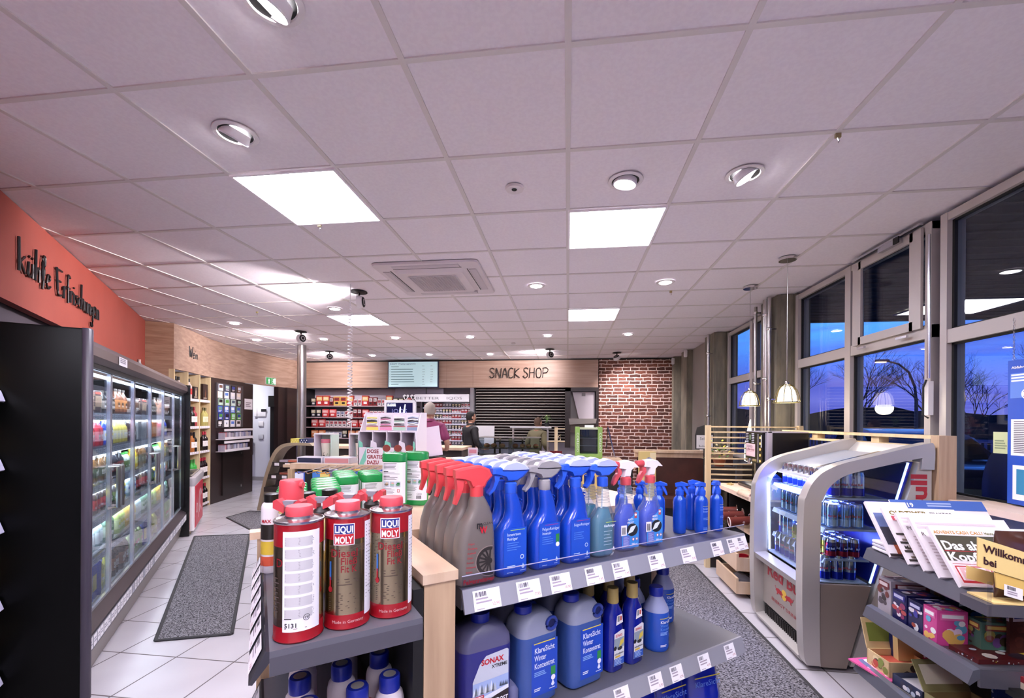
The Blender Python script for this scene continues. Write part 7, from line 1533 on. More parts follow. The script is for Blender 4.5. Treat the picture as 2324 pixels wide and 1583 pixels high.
# tobacco wall
tw = thing('tobacco_shelf', 'wide dark tobacco shelf wall with red packs below the oak fascia', 'shelf')
part_box('rear_panel', (-6.13, -3.45, 10.0, 10.04, .3, 2.2), M('white_panel', 'd8d0de', .5), tw); part_box('side_wall', (-6.14, -6.10, 9.62, 10.0, 0, 2.2), BLKM, tw); part_box('base_cabinet', (-6.10, -3.45, 9.62, 10.0, 0, 1.02), M('brown_dark', '2c2322', .5), tw)
TZ = [(1.79, -6.1, -3.45), (1.525, -6.1, -3.45), (1.295, -6.1, -4.6), (1.045, -6.1, -4.6)]
for z, x0, x1 in TZ:
    g = G(); g.box(x0, x1, 9.62, 9.99, z - .02, z, BLKM); g.box(x0, x1, 9.61, 9.62, z - .02, z + .006, M('shelf_edge_pale', 'a89498', .4)); ob('shelf', g, tw)
def pack(name, w, h, c1, c2, c3, kind=0):
    t = thing(name, 'x', 'tobacco'); g = G()
    if kind == 1: g.rbox(0, 0, 0, w, .05, h, .02, C(c1, .3))
    else: g.box(-w / 2, w / 2, -.03, .03, 0, h, C(c1, .4))
    ob('pack_body', g, t); g = G(); fn = lambda u, v, hh=0: Vector((u, (-.0265 if kind == 1 else -.0305) - hh, v)); g.rect(fn, -w * .42, w * .42, h * .52, h * .9, C(c2, .4)); g.rect(fn, -w * .25, w * .25, h * .2, h * .42, C(c3, .4)); g.scribble(fn, -w * .35, w * .35, h * .6, h * .8, 2, C(c3)); ob('print', g, t); return Kind(t)
TK = [pack('tobacco_pouch_box', .16, .24, 'b83438', 'e0c878', 'e8e0e0'), pack('tobacco_tub', .17, .19, 'c83a3c', 'e0a0a0', 'f0e0e0', 1), pack('cigarette_pack', .085, .15, 'e0d8dc', 'b04048', '5a5058'), pack('cigarette_pack', .085, .14, 'd8d0d8', '8890b0', '303040'),
      pack('tobacco_pouch_box', .15, .22, 'd8b860', '9a3038', '2c2420'), pack('tobacco_tub', .17, .18, 'd8784a', 'e8a070', 'f0d8c0', 1), pack('cigarette_pack', .09, .2, '7a1c24', 'd8d0d0', '2a2024'), pack('tobacco_box', .12, .19, '24222a', 'c8c0a0', 'e0e0e0')]
TN = ['red and cream tobacco box', 'red tobacco tub', 'white pack with red top', 'pale pack with grey top', 'yellow and red tobacco box', 'orange tobacco tub', 'dark red pack', 'black striped tobacco box']
PLAN = [(0, '7006440220662207711'), (1, '7711 3322661222222237'), (2, '11222222'), (3, '5533337')]
for si, seq in PLAN:
    z, x0, x1 = TZ[si]; x = x0 + .1; n = 0
    for ch in seq * 3:
        if ch == ' ': continue
        k = int(ch); w = (.16, .18, .1, .1, .16, .18, .1, .13)[k]
        if x + w > x1: break
        TK[k].put((x + w / 2, 9.70, z + .0005), 0, '%s on the %s tobacco shelf, %s from the pillar side' % (TN[k], ('top', 'second', 'third', 'fourth')[si], ORD[min(n, 19)]), 'tobacco goods, %s shelf' % ('top', 'second', 'third', 'fourth')[si]); x += w + .004; n += 1
# advertising screen and header
def part_b(name, dims, m, par): return part_box(name, dims, m, par)
ad = thing('advertising_screen', 'black IQOS advertising screen in white frame between the tobacco shelves', 'screen')
part_b('frame', (-4.12, -3.38, 9.50, 9.56, 1.47, 1.92), M('screen_white', 'd8d4dc', .35), ad)
g = G(); g.box(-4.06, -3.45, 9.49, 9.50, 1.54, 1.86, M('screen_dark', '0c0c24', .15, emit='101038', es=.6)); ob('display', g, ad)
fn = flat((-4.06, 9.489, 1.54), (1, 0, 0), (0, 0, 1)); g = G(); EW = M('screen_glow', 'e0e4ff', .3, emit='d8dcff', es=1.4); EB = M('screen_blue', '3050a0', .3, emit='3858b0', es=.8); g.text(fn, '95% WENIGER', .02, .275, .034, EW, 'l', .02, w=.2); g.text(fn, 'SCHADSTOFFE', .02, .24, .034, EW, 'l', .02, w=.2); g.text(fn, 'IQOS', .12, .09, .13, M('screen_dim', '606088', .3, emit='50507a', es=.8), 'l', 0, w=.36)
g.poly(fn, [(.30, .05), (.34, .05), (.34, .2), (.325, .24), (.31, .2)], EW, .002); g.poly(fn, [(.39, .09), (.43, .1), (.45, .28), (.43, .29)], EW, .002); g.rect(fn, 0, .61, 0, .045, EB, .001); ob('display_graphics', g, ad)
iq = thing('header_sign', 'long white sign BETTER IQOS over the cigarette racks', 'sign'); part_b('sign_box', (-3.40, -2.17, 9.50, 9.56, 1.885, 2.05), M('sign_lit', 'c8c4ca', .4, emit='f4eef8', es=.06), iq)
g = G(); fn = flat((-3.40, 9.499, 1.885), (1, 0, 0), (0, 0, 1)); k = C('6a666e'); g.text(fn, 'BETTER', .02, .05, .085, k, 'l', 0, w=.54); g.text(fn, 'IQOS', .72, .05, .085, k, 'l', 0, w=.36); ob('lettering', g, iq)
ck = thing('butterfly_card', 'small white butterfly shaped cards at the end of the white sign', 'card', (-3.52, 9.52, 1.93)); g = G()
for x in (-.12, .05): g.prism([(x, 0), (x - .05, .09), (x, .12), (x + .03, .08), (x + .07, .12), (x + .1, .09), (x + .04, 0)], -.01, 0, WHITE); g.prism([(x + .01, .01), (x - .01, .07), (x + .02, .08), (x + .06, .07), (x + .03, .01)], -.012, -.01, INK)
ob('card', g, ck)
cg_ = thing('cigarette_rack', 'tall grey cigarette rack behind the checkout', 'rack')
part_b('rear_panel', (-3.25, -2.14, 9.80, 9.83, .4, 1.885), M('rack_back', '77747e', .5), cg_); part_b('side_wall', (-2.16, -2.08, 9.6, 9.83, .4, 2.2), M('perforated_post', '8a868c', .4, .4), cg_); part_b('side_wall', (-3.27, -3.25, 9.6, 9.83, .4, 1.885), BLKM, cg_)
CK = [pack('cigarette_pack', .058, .095, a, b, c) for a, b, c in (('d8ccd0', 'a83840', '3a3438'), ('b03840', 'e0d8d8', '3a2a2a'), ('8a8490', 'd8d0d4', '2a2a30'), ('3a3440', 'c8b880', 'd8d0d0'))]
for r_ in range(9):
    z = 1.755 - r_ * .122; g = G(); g.box(-3.25, -2.16, 9.62, 9.79, z - .012, z, M('rack_shelf', 'a8a6b2', .3, .4)); g.box(-3.25, -2.16, 9.61, 9.62, z - .02, z + .01, M('rack_rail', 'b8b6c6', .3)); ob('shelf', g, cg_)
    for q in range(15):
        if r_ > 4 and q < 8: continue
        k = (q // 3 + r_) % 4; CK[k].put((-3.205 + q * .072, 9.67, z + .0005), 0, '%s cigarette pack in the %s rack row, %s block of its row' % (('white', 'red', 'grey', 'dark')[k], ORD[r_], ORD[q // 3]), 'cigarette packs, %s rack row, %s block' % (ORD[r_], ORD[q // 3]))
ps = thing('price_screen', 'bright price list screen hanging before the oak fascia', 'screen'); part_b('bezel', (-4.02, -2.85, 9.46, 9.52, 2.195, 2.785), M('bezel_navy', '10163c', .3), ps)
part_b('display', (-4.0, -2.87, 9.452, 9.459, 2.215, 2.77), M('screen_white_lit', 'b8ccd0', .4, emit='b8e4ec', es=.2), ps); part_b('hanger', (-3.15, -3.13, 9.50, 9.51, 2.06, 2.195), BLKM, ps)
g = G(); fn = flat((-4.0, 9.4515, 2.215), (1, 0, 0), (0, 0, 1)); bk = M('screen_text', '1c3040', .5); g.text(fn, 'KRAFT Washprogramme', .03, .50, .038, M('screen_text_dark', '20407a', .5), 'l', .01, w=.6); g.text(fn, 'PKW', .78, .455, .022, bk); g.text(fn, 'VAN', .97, .455, .022, bk)
for q in range(8):
    y = .44 - q * .056; g.text(fn, str(9 - q) if q else '', .025, y, .026, bk); g.scribble(fn, .06, .6 if 0 < q < 7 else .25, y, y + .014, 1, M('screen_text2', '4a7078', .5), .001, .9, .1)
    if q: g.text(fn, ('13,90', '12,90', '11,90', '9,90', '8,90', '6,90', '12,90')[q - 1], .78, y - .004, .026, bk); g.text(fn, ('15,90', '14,90', '13,90', '12,90', '9,90', '8,90', '')[q - 1], .97, y - .004, .026, bk) if q < 7 else None
ob('price_text', g, ps)
part_b('grey_backboard', (-3.95, -2.8, 9.7, 9.72, 1.95, 2.2), M('panel_grey', '8a8494', .5), tw)
# louvred shutter
sh = thing('roller_shutter', 'dark horizontal slatted shutter with bright edges beside the cigarette rack', 'shutter'); part_b('rear_board', (-2.05, -.06, 9.75, 9.78, 1.0, 2.205), M('shutter_dark', '0c0808', .6), sh)
g = G()
for q in range(19):
    z = 2.16 - q * .062; x0 = -2.05 if q < 14 else -1.62; g.box(x0, -.06, 9.70, 9.75, z, z + .036, M('slat_brown', '150d0d', .8, spec=.1)); g.box(x0, -.06, 9.690, 9.70, z - .004, z + .004, M('slat_edge', 'e8ddd4', .35))
ob('slats', g, sh); part_b('white_boards', (-2.06, -1.62, 9.66, 9.70, .95, 1.36), M('tile_white', 'd0ccd0', .4), sh)
# extractor hood and niche
hd = thing('extractor_hood', 'white sloping extractor hood in a dark brown niche', 'hood'); part_b('niche_side', (-.06, .06, 9.62, 9.72, .9, 2.205), BRN, hd); part_b('niche_top', (-.06, .66, 9.62, 9.72, 2.12, 2.205), BRN, hd); part_b('niche_side', (.60, .66, 9.62, 9.72, .9, 2.12), BRN, hd); part_b('rear_steel', (.06, .6, 10.0, 10.02, .9, 2.12), M('pale_steel', '9a948e', .4, .3), hd)
g = G(); g.prism([(.10, 2.11), (.58, 2.11), (.58, 1.53), (.24, 1.53)], 9.72, 10.0, M('hood_white', 'cfc8d0', .35)); ob('canopy', g, hd); g = G(); g.prism([(.02, 1.53), (.62, 1.53), (.60, 1.43), (.04, 1.40)], 9.60, 10.0, M('pale_steel', '9a948e', .4, .3)); g.prism([(.04, 1.40), (.60, 1.43), (.58, 1.22), (.07, 1.22)], 9.74, 10.0, M('taupe_steel', '6a6058', .35, .4)); ob('hood_rim', g, hd); g = G(); g.box(.30, .38, 9.715, 9.72, 2.02, 2.09, M('grey_badge', '8a868a', .5)); ob('badge', g, hd)
# checkout / snack counter
sc = thing('snack_counter', 'long dark counter with pale top below the snack shop sign', 'counter'); part_b('counter_body', (-1.6, .85, 7.0, 7.9, 0, .80), M('brown_dark', '2c2322', .5), sc); part_b('counter_top', (-1.62, .9, 6.95, 7.95, .80, .84), OAKP, sc); part_b('lower_counter', (.45, .95, 6.35, 6.94, .80, .84), OAKP, sc); part_b('lower_body', (.48, .92, 6.4, 6.94, 0, .80), BLKM, sc)
co = thing('checkout_counter', 'checkout counter with beige top between magazine rack and customers', 'counter'); part_b('counter_body', (-4.0, -1.65, 6.75, 7.35, 0, 1.0), M('brown_dark', '2c2322', .5), co); part_b('counter_top', (-4.05, -1.63, 6.7, 7.4, 1.0, 1.04), OAKP, co)
rk = thing('magazine_rack', 'curved beige rack with three tiers of magazines at the checkout', 'rack')
g = G(); cur = smooth_pts([(-4.95, .0), (-4.84, .5), (-4.72, .85), (-4.60, 1.02), (-4.42, 1.09), (-4.05, 1.09)], 3); low = [(x + .05, z - .04 if z > .04 else 0) for x, z in cur[::-1]]; g.prism(cur + low, 6.5, 6.74, M('beige_grey', '9a8a74', .45)); ob('curved_side', g, rk)
for q, z in enumerate((.80, .60, .40)): part_b('tier', (-4.66 - q * .07, -4.03, 6.46, 6.74, z - .09, z - .015), M('tier_dark', '2e2826', .5), rk)
for q, z in enumerate((.80, .60, .40)):
    for r_ in range(4): 
        g = G(); g.box(-.07, .07, -.09, .09, 0, .03, C(('b8a8b8', 'c8705a', '8ab070', 'd0a0b0')[(q + r_) % 4])); g.box(-.05, .05, -.07, .05, .03, .032, C(('6a5a6a', 'e0c0b0', 'd8e0b0', '8a3040')[(q + r_) % 4])); tag(ob('magazine', g, None, (-4.50 + r_ * .15, 6.60, z - .0145), 0), '%s magazine stack on the %s tier of the curved rack, %s along' % (('lilac', 'red', 'green', 'pink')[(q + r_) % 4], ORD[q], ORD[r_]), 'magazine', 'magazine stacks in the curved rack')
g = G(); fn = lambda u, v, h=0: Vector((-4.7 + u, 6.459 - h, v))
for q, z in enumerate((.73, .53)):
    for r_ in range(3): g.rect(fn, .08 + r_ * .18 - q * .05, .16 + r_ * .18 - q * .05, z, z + .045, PAPER)
ob('price_ticket', g, rk)
for i, (x, c1, lb) in enumerate(((-4.33, 'd8c860', 'yellow counter box with blue pattern beside the pillar'), (-4.18, '24305a', 'dark blue patterned counter box beside the yellow one'))):
    t = thing('sweets_box', lb, 'box', (x, 6.62, 1.0905)); g = G(); g.box(-.07, .07, -.08, .08, 0, .07, C(c1)); ob('carton', g, t); g = G(); fn = lambda u, v, h=0: Vector((u, -.0805 - h, v)); [g.disc(fn, -.055 + q * .022, .015 + .03 * (q % 2), .009, C('e8e4e8' if i else 'e8e0a0')) for q in range(6)]; ob('print', g, t)
# glass bread display with sandwiches
bd = thing('bread_display', 'glass counter display with sandwiches in front of the slatted shutter', 'display case', (-1.44, 7.05, .8405))
g = G(); part = [(0, 1.0, 0, .45, 0, .02), (0, 1.0, 0, .45, .36, .372)]
g.box(0, 1.0, 0, .45, 0, .02, STEEL); ob('base', g, bd); g = G(); g.box(0, 1.0, 0, .45, .352, .362, M('steel_bright', 'd0ccc8', .2, .9)); ob('top_sheet', g, bd)
for nm, d in (('glass_front', (0, 1.0, 0, .006, .02, .352)), ('glass_side', (0, .006, .006, .45, .02, .352)), ('glass_side', (.994, 1.0, .006, .45, .02, .352)), ('glass_divider', (.49, .496, .01, .44, .02, .352))): part_box(nm, d, GLASS, bd)
for x0, x1 in ((.02, .47), (.52, .98)): part_box('tray_shelf', (x0, x1, .03, .42, .17, .18), M('olive_tray', '3a3826', .4), bd); part_box('tray_shelf', (x0, x1, .03, .42, .06, .07), M('olive_tray', '3a3826', .4), bd)
for x in (.18, .27, .66): part_box('rear_post', (x, x + .03, .43, .45, .02, .35), M('post_olive', '5a5642', .4), bd)
def sandwich(c):
    t = thing('sandwich', 'x', 'sandwich'); g = G(); g.ball((0, 0, .022), .05, C(c, .7), 14, (1, .8, .45)); ob('bottom_roll', g, t); g = G(); g.loft([[(.056 * math.cos(a) * (1 + .08 * math.sin(5 * a)), .045 * math.sin(a), z + .003 * math.sin(4 * a)) for a in [k * PI / 9 for k in range(18)]] for z in (.03, .037)], C('7aa040')); g.lathe([(.05, .036), (.05, .041)], C('c85a48'), 14); ob('filling', g, t); g = G(); g.ball((0, 0, .042), .05, C(c, .6), 14, (1, .82, .6)); ob('top_roll', g, t); return Kind(t)
SW = [sandwich('b8845a'), sandwich('c89a6a'), sandwich('a86848')]
for i, (x, k) in enumerate(((.10, 0), (.22, 0), (.36, 1), (.58, 2), (.70, 1), (.80, 1), (.92, 2))): SW[k].put((-1.44 + x, 7.05 + .2, .8405 + .1805), .3 * i, 'filled bread roll in the glass counter display, %s from the shutter side' % ORD[i], 'filled rolls')
# upper shelf pole rack with plant
us = thing('wall_shelf', 'grey floating shelf carrying the potted plant', 'shelf'); part_b('board', (-1.0, -.28, 7.62, 7.8, 1.345, 1.375), M('pale_grey_board', 'a8a4a8', .4), us); part_b('support_post', (-.36, -.33, 7.70, 7.73, .84, 1.345), STEEL, us); part_b('support_post', (-.97, -.94, 7.70, 7.73, .84, 1.345), STEEL, us)
pl_ = thing('potted_herb', 'small green potted herb on the grey floating shelf', 'plant', (-.36, 7.70, 1.3755)); g = G(); g.lathe([(.035, 0), (.045, .07), (.042, .07), (.040, .06)], BLKM, 18, cap=(1, 0)); g.lathe([(.001, .06), (.041, .06)], C('2a1c14'), 14); ob('pot', g, pl_)
g = G(); rd = random.Random(3)
for q in range(60):
    a, r_, z = rd.uniform(0, 2 * PI), rd.uniform(0, .085), rd.uniform(.07, .20); p = Vector((r_ * math.cos(a), r_ * math.sin(a), z)); d = Vector((math.cos(a), math.sin(a), rd.uniform(-.2, .7))).normalized() * .028; s = Vector((-math.sin(a), math.cos(a), 0)) * .010
    g.add([tuple(p), tuple(p + d * .5 + s), tuple(p + d), tuple(p + d * .5 - s)], [(0, 1, 2, 3)], C(('7aa050', '98c068', '5a8a3c')[q % 3], .5))
ob('leaves', g, pl_, smooth=0)
g = G(); 
for q in range(7): a = q; g.tube([(0, 0, .06), (.02 * math.cos(a), .02 * math.sin(a), .12), (.05 * math.cos(a), .05 * math.sin(a), .17)], .0016, C('4a7030'), 4)
ob('stems', g, pl_)
# warming cabinet, green
wc = thing('warming_cabinet', 'lime green Contigo snack display cabinet on the counter', 'display case', (.12, 6.99, .8405)); GR_ = M('lime_cabinet', '8ab05a', .35)
for nm, d, m in (('side_post', (0, .07, 0, .35, 0, .54), GR_), ('side_post', (.35, .42, 0, .35, 0, .54), GR_), ('base', (.07, .35, 0, .35, 0, .12), GR_), ('top', (.07, .35, 0, .35, .50, .53), M('cab_top', 'b8c0a0', .35)), ('glass_door', (.08, .34, .005, .010, .12, .50), GLASS), ('rear_panel', (.07, .35, .34, .35, .12, .5), C('4a4a48')), ('shelf', (.07, .35, .03, .33, .24, .246), STEEL), ('shelf', (.07, .35, .03, .33, .36, .366), STEEL), ('name_card', (.15, .29, .10, .11, .531, .57), WHITE)): part_box(nm, d, m, wc)
g = G(); fl_ = lambda x: (lambda u, v, h=0: Vector((x - v, -.001 - h, .45 - u)))
g.text(fl_(.045 + .01), 'CONTIGO', 0, 0, .045, PAPER, 'l', .0, w=.30, h=.001); g.text(fl_(.395 + .01), 'CONTIGO', 0, 0, .045, PAPER, 'l', .0, w=.30, h=.001); ob('side_lettering', g, wc)
# wooden utensil pole, red straws, drip jars
t = thing('wooden_stand', 'pale wooden pole stand with cross arms and red straw jar', 'stand', (-.18, 6.985, .8405)); g = G(); g.box(-.025, .025, -.025, .025, 0, .53, BIRCH); ob('pole', g, t); g = G(); g.box(-.14, .14, -.01, .01, .30, .315, BIRCH); g.box(-.02, .14, -.01, .01, .50, .515, BIRCH); g.tube([(.03, -.02, .38), (.07, -.02, .42), (.07, -.02, .33), (.03, -.02, .31)], .008, BIRCH, 6); ob('arm', g, t); g = G()
for q in range(9): g.tube([(-.085 + q * .021, -.035, 0), (-.088 + q * .022, -.035, .16)], .011, C('6a1c20', .3), 6)
ob('red_holder', g, t)
t = thing('milk_jug', 'small white jug with pale handle beside the bread display', 'jug', (-.40, 6.995, .8405)); g = G(); g.lathe([(.035, 0), (.05, .06), (.04, .12), (.045, .15)], WHITE, 18); ob('jug_body', g, t)
t = thing('sign_card', 'small white card holder at the corner of the bread display', 'card', (-1.52, 6.98, .8405)); g = G(); g.box(-.08, .08, 0, .01, 0, .19, M('pink_white', 'e8d4dc', .4)); ob('card', g, t); g = G(); fn = lambda u, v, h=0: Vector((u, -.0005 - h, v)); g.scribble(fn, -.06, .06, .03, .07, 2, C('c05068')); g.rect(fn, -.06, .06, .10, .16, C('d88a98')); ob('print', g, t)
t = thing('steel_rod', 'slanting steel rail standing against the brick wall', 'rail'); g = G(); g.tube([(.92, 7.9, .45), (.70, 7.9, 1.38)], .012, ALU, 8); g.tube([(.70, 7.9, 1.38), (.68, 7.9, 1.0)], .008, BLKM, 6); ob('bar', g, t)
part_b('rail_bracket', (.80, 1.05, 7.85, 7.95, 0, .80), BLKM, sc)
# bench with oak rail
bn = thing('upholstered_bench', 'dark red upholstered bench with broad oak rail before the brick wall', 'bench'); part_b('oak_rail', (.96, 2.3, 6.45, 6.62, 1.03, 1.065), OAKP, bn); part_b('rail_board', (.96, 2.3, 6.5, 6.53, .96, 1.03), OAKP, bn); part_b('backrest', (1.0, 2.3, 6.50, 6.58, .40, .955), noisy('oxblood', '3a1a14', '4c241c', .5, ns=4), bn); part_b('seat', (1.24, 2.3, 6.02, 6.49, .33, .45), noisy('oxblood', '3a1a14', '4c241c', .5, ns=4), bn); part_b('bench_base', (1.26, 2.28, 6.1, 6.5, 0, .33), BLKM, bn)
t = thing('gift_card_box', 'yellow gift box with blue ribbon print at the bench end', 'box', (1.09, 6.15, .0)); g = G(); g.box(-.12, .10, 0, .09, 0, 1.06, C('c8b070')); ob('box', g, t); g = G(); fn = lambda u, v, h=0: Vector((u, -.0005 - h, v)); g.poly(fn, [(-.03, .97), (.01, .99), (.06, .96), (.08, .92), (.04, .93), (.0, .96)], C('8090b0')); g.disc(fn, .0, .965, .014, INK, .001); g.text(fn, 'LET', -.1, .88, .03, C('a83028'), 'l', .02); g.rect(fn, .02, .1, .86, 1.05, C('d8c8a0'), .0004); ob('print', g, t)
t = thing('open_sign', 'white tray with cards on the oak bench rail', 'tray', (1.95, 6.53, 1.0655)); g = G(); g.rbox(0, 0, 0, .16, .08, .045, .01, PAPER); ob('tray', g, t)
t = thing('entry_sign', 'round topped white and black Selfservice sign behind the oak screen', 'sign', (1.74, 5.9, 0)); g = G(); g.prism([(-.11, 1.12), (.11, 1.12), (.115, 1.30), (.09, 1.40), (0, 1.43), (-.09, 1.40), (-.115, 1.30)], -.01, .01, C('14121a')); ob('sign_plate', g, t); g = G(); fn = lambda u, v, h=0: Vector((u, -.011 - h, v)); g.rect(fn, -.10, .10, 1.13, 1.30, C('c8c4c8')); g.text(fn, 'Selbst', 0, 1.24, .05, INK, 'c', 0, h=.001); g.text(fn, 'Bedienung', 0, 1.15, .035, INK, 'c', 0, h=.001); ob('sign_print', g, t); g = G(); g.lathe([(.012, 0), (.012, 1.12)], BLKM, 8); g.lathe([(.12, 0), (.12, .02)], BLKM, 16); ob('stand', g, t)
t = thing('flower_pot', 'yellow and white flowers in a small pot behind the oak screen', 'plant', (1.68, 5.15, .0)); g = G(); g.box(-.13, .13, -.1, .1, 0, .98, M('brown_dark', '2c2322', .5)); g.lathe([(.05, .98), (.07, 1.06)], C('8a4a30'), 14); ob('pot', g, t); g = G(); rd = random.Random(9)
for q in range(70):
    a, r_, z = rd.uniform(0, 2 * PI), rd.uniform(.02, .16), rd.uniform(1.05, 1.25); p = Vector((r_ * math.cos(a), r_ * math.sin(a), z)); d = Vector((math.cos(a), math.sin(a), rd.uniform(0, .8))).normalized() * .05; s = Vector((-math.sin(a), math.cos(a), 0)) * .014; g.add([tuple(p), tuple(p + d * .5 + s), tuple(p + d), tuple(p + d * .5 - s)], [(0, 1, 2, 3)], C(('4a6a30', '6a8a3c', 'd8c850', 'e8e0c0')[q % 4], .5))
ob('blooms', g, t, smooth=0)
t = thing('white_blade', 'slim glowing white blade on a brown pedestal behind the screen', 'lamp', (2.05, 5.3, 0)); g = G(); g.box(-.1, .1, -.08, .08, 0, 1.0, M('brown_dark', '2c2322', .5)); ob('pedestal', g, t); g = G(); g.tube([(.06, 0, 1.02), (.02, 0, 1.02), (-.03, 0, 1.04), (-.02, 0, 1.2), (.0, 0, 1.38), (.012, 0, 1.50)], [.012, .018, .022, .028, .02, .004], M('blade_glow', 'ffffff', .3, emit='fff4e4', es=3), 10); ob('glowing_blade', g, t)  # emissive white blade on an added pedestal; the real object is unidentified

# coiled cable from the ceiling
t = thing('coiled_cable', 'white coiled cable hanging from the ceiling above the sales table', 'cable', (-2.16, 4.15, 0)); g = G(); pts = [(0, 0, CEIL)] + [(0, 0, 2.66)] + [(.022 * math.cos(k * .9) * min(1, k / 20), .022 * math.sin(k * .9) * min(1, k / 20), 2.62 - k * .0048) for k in range(250)]; g.tube(pts, .0042, WHITE, 5); ob('coil', g, t)
g = G(); g.tube([(.02, 0, 1.43), (.01, 0, 1.25), (.0, 0, 1.07)], .004, WHITE, 5); ob('tail', g, t)

# ---------------------------------------------------------------- ceiling cassette, sensors, hooks
ac = thing('ceiling_air_unit', 'large white ceiling air conditioning cassette with square grille', 'air conditioner', (-1.24, 4.10, CEIL - .0005)); ACW = M('ac_white', 'd8d0d4', .4)
g = G(); g.secs([(-.001, 0, 0, .95, .95, .05), (-.018, 0, 0, .94, .94, .05)], ACW, k=5); ob('outer_frame', g, ac)
g = G(); g.secs([(-.018, 0, 0, .66, .66, .06), (-.042, 0, 0, .60, .60, .05)][::-1], ACW, k=5); ob('centre_panel', g, ac)
g = G(); g.box(-.22, .22, -.22, .22, -.044, -.0425, M('ac_hole', '4a4448', .6))
for q in range(18): x = -.22 + q * .0259; g.box(x - .005, x + .005, -.22, .22, -.050, -.044, ACW); g.box(-.22, .22, x - .005, x + .005, -.050, -.044, ACW)
ob('grille', g, ac)
for k in range(4):
    g = G(); g.X = Matrix.Rotation(k * PI / 2, 4, 'Z'); g.prism([(.36, -.019), (.43, -.019), (.425, -.024), (.37, -.026)], -.30, .30, M('vane', 'c4bcc2', .4)); g.box(.348, .354, -.31, .31, -.0215, -.0185, BLKM); ob('vane', g, ac)
t = thing('ceiling_camera', 'round white ceiling sensor with black eye', 'sensor', (-.317, 2.547, CEIL - .0005)); g = G(); g.lathe([(.055, 0), (.05, -.012), (.02, -.018), (0, -.018)], M('sensor_white', 'dcd4d6', .4), 28); ob('housing', g, t); g = G(); g.lathe([(.016, -.0185), (.012, -.021), (0, -.021)], BLACK, 16, c=(.0, -.015)); g.disc(lambda u, v, h=0: Vector((u, v, -.0175 - h)), -.012, .02, .002, WHITE); g.disc(lambda u, v, h=0: Vector((u, v, -.0175 - h)), .008, .02, .002, WHITE); ob('lens', g, t)
for x, y, lb in ((1.25, 2.24, 'small brass hook hanging at the ceiling grid near the tilted spot'), (1.05, 4.72, 'tiny dark hook in the ceiling behind the round spot'), (-1.72, 2.86, 'tiny white hook at the edge of the large square panel'), (-3.9, 5.1, 'tiny white hook in the ceiling over the aisle')):
    t = thing('ceiling_hook', lb, 'hook', (x, y, CEIL)); g = G(); g.box(-.012, .012, -.006, .006, -.02, 0, C('9a8a60')); g.tube([(0, 0, -.02), (.006, 0, -.035), (0, 0, -.045)], .003, CHROME, 6); ob('clip', g, t)
t = thing('smoke_detector', 'small unlit ring detector in the ceiling before the fascia', 'sensor', (-.95, 7.6, CEIL)); g = G(); g.lathe([(.04, 0), (.035, -.01), (0, -.012)], ACW, 18); ob('housing', g, t)

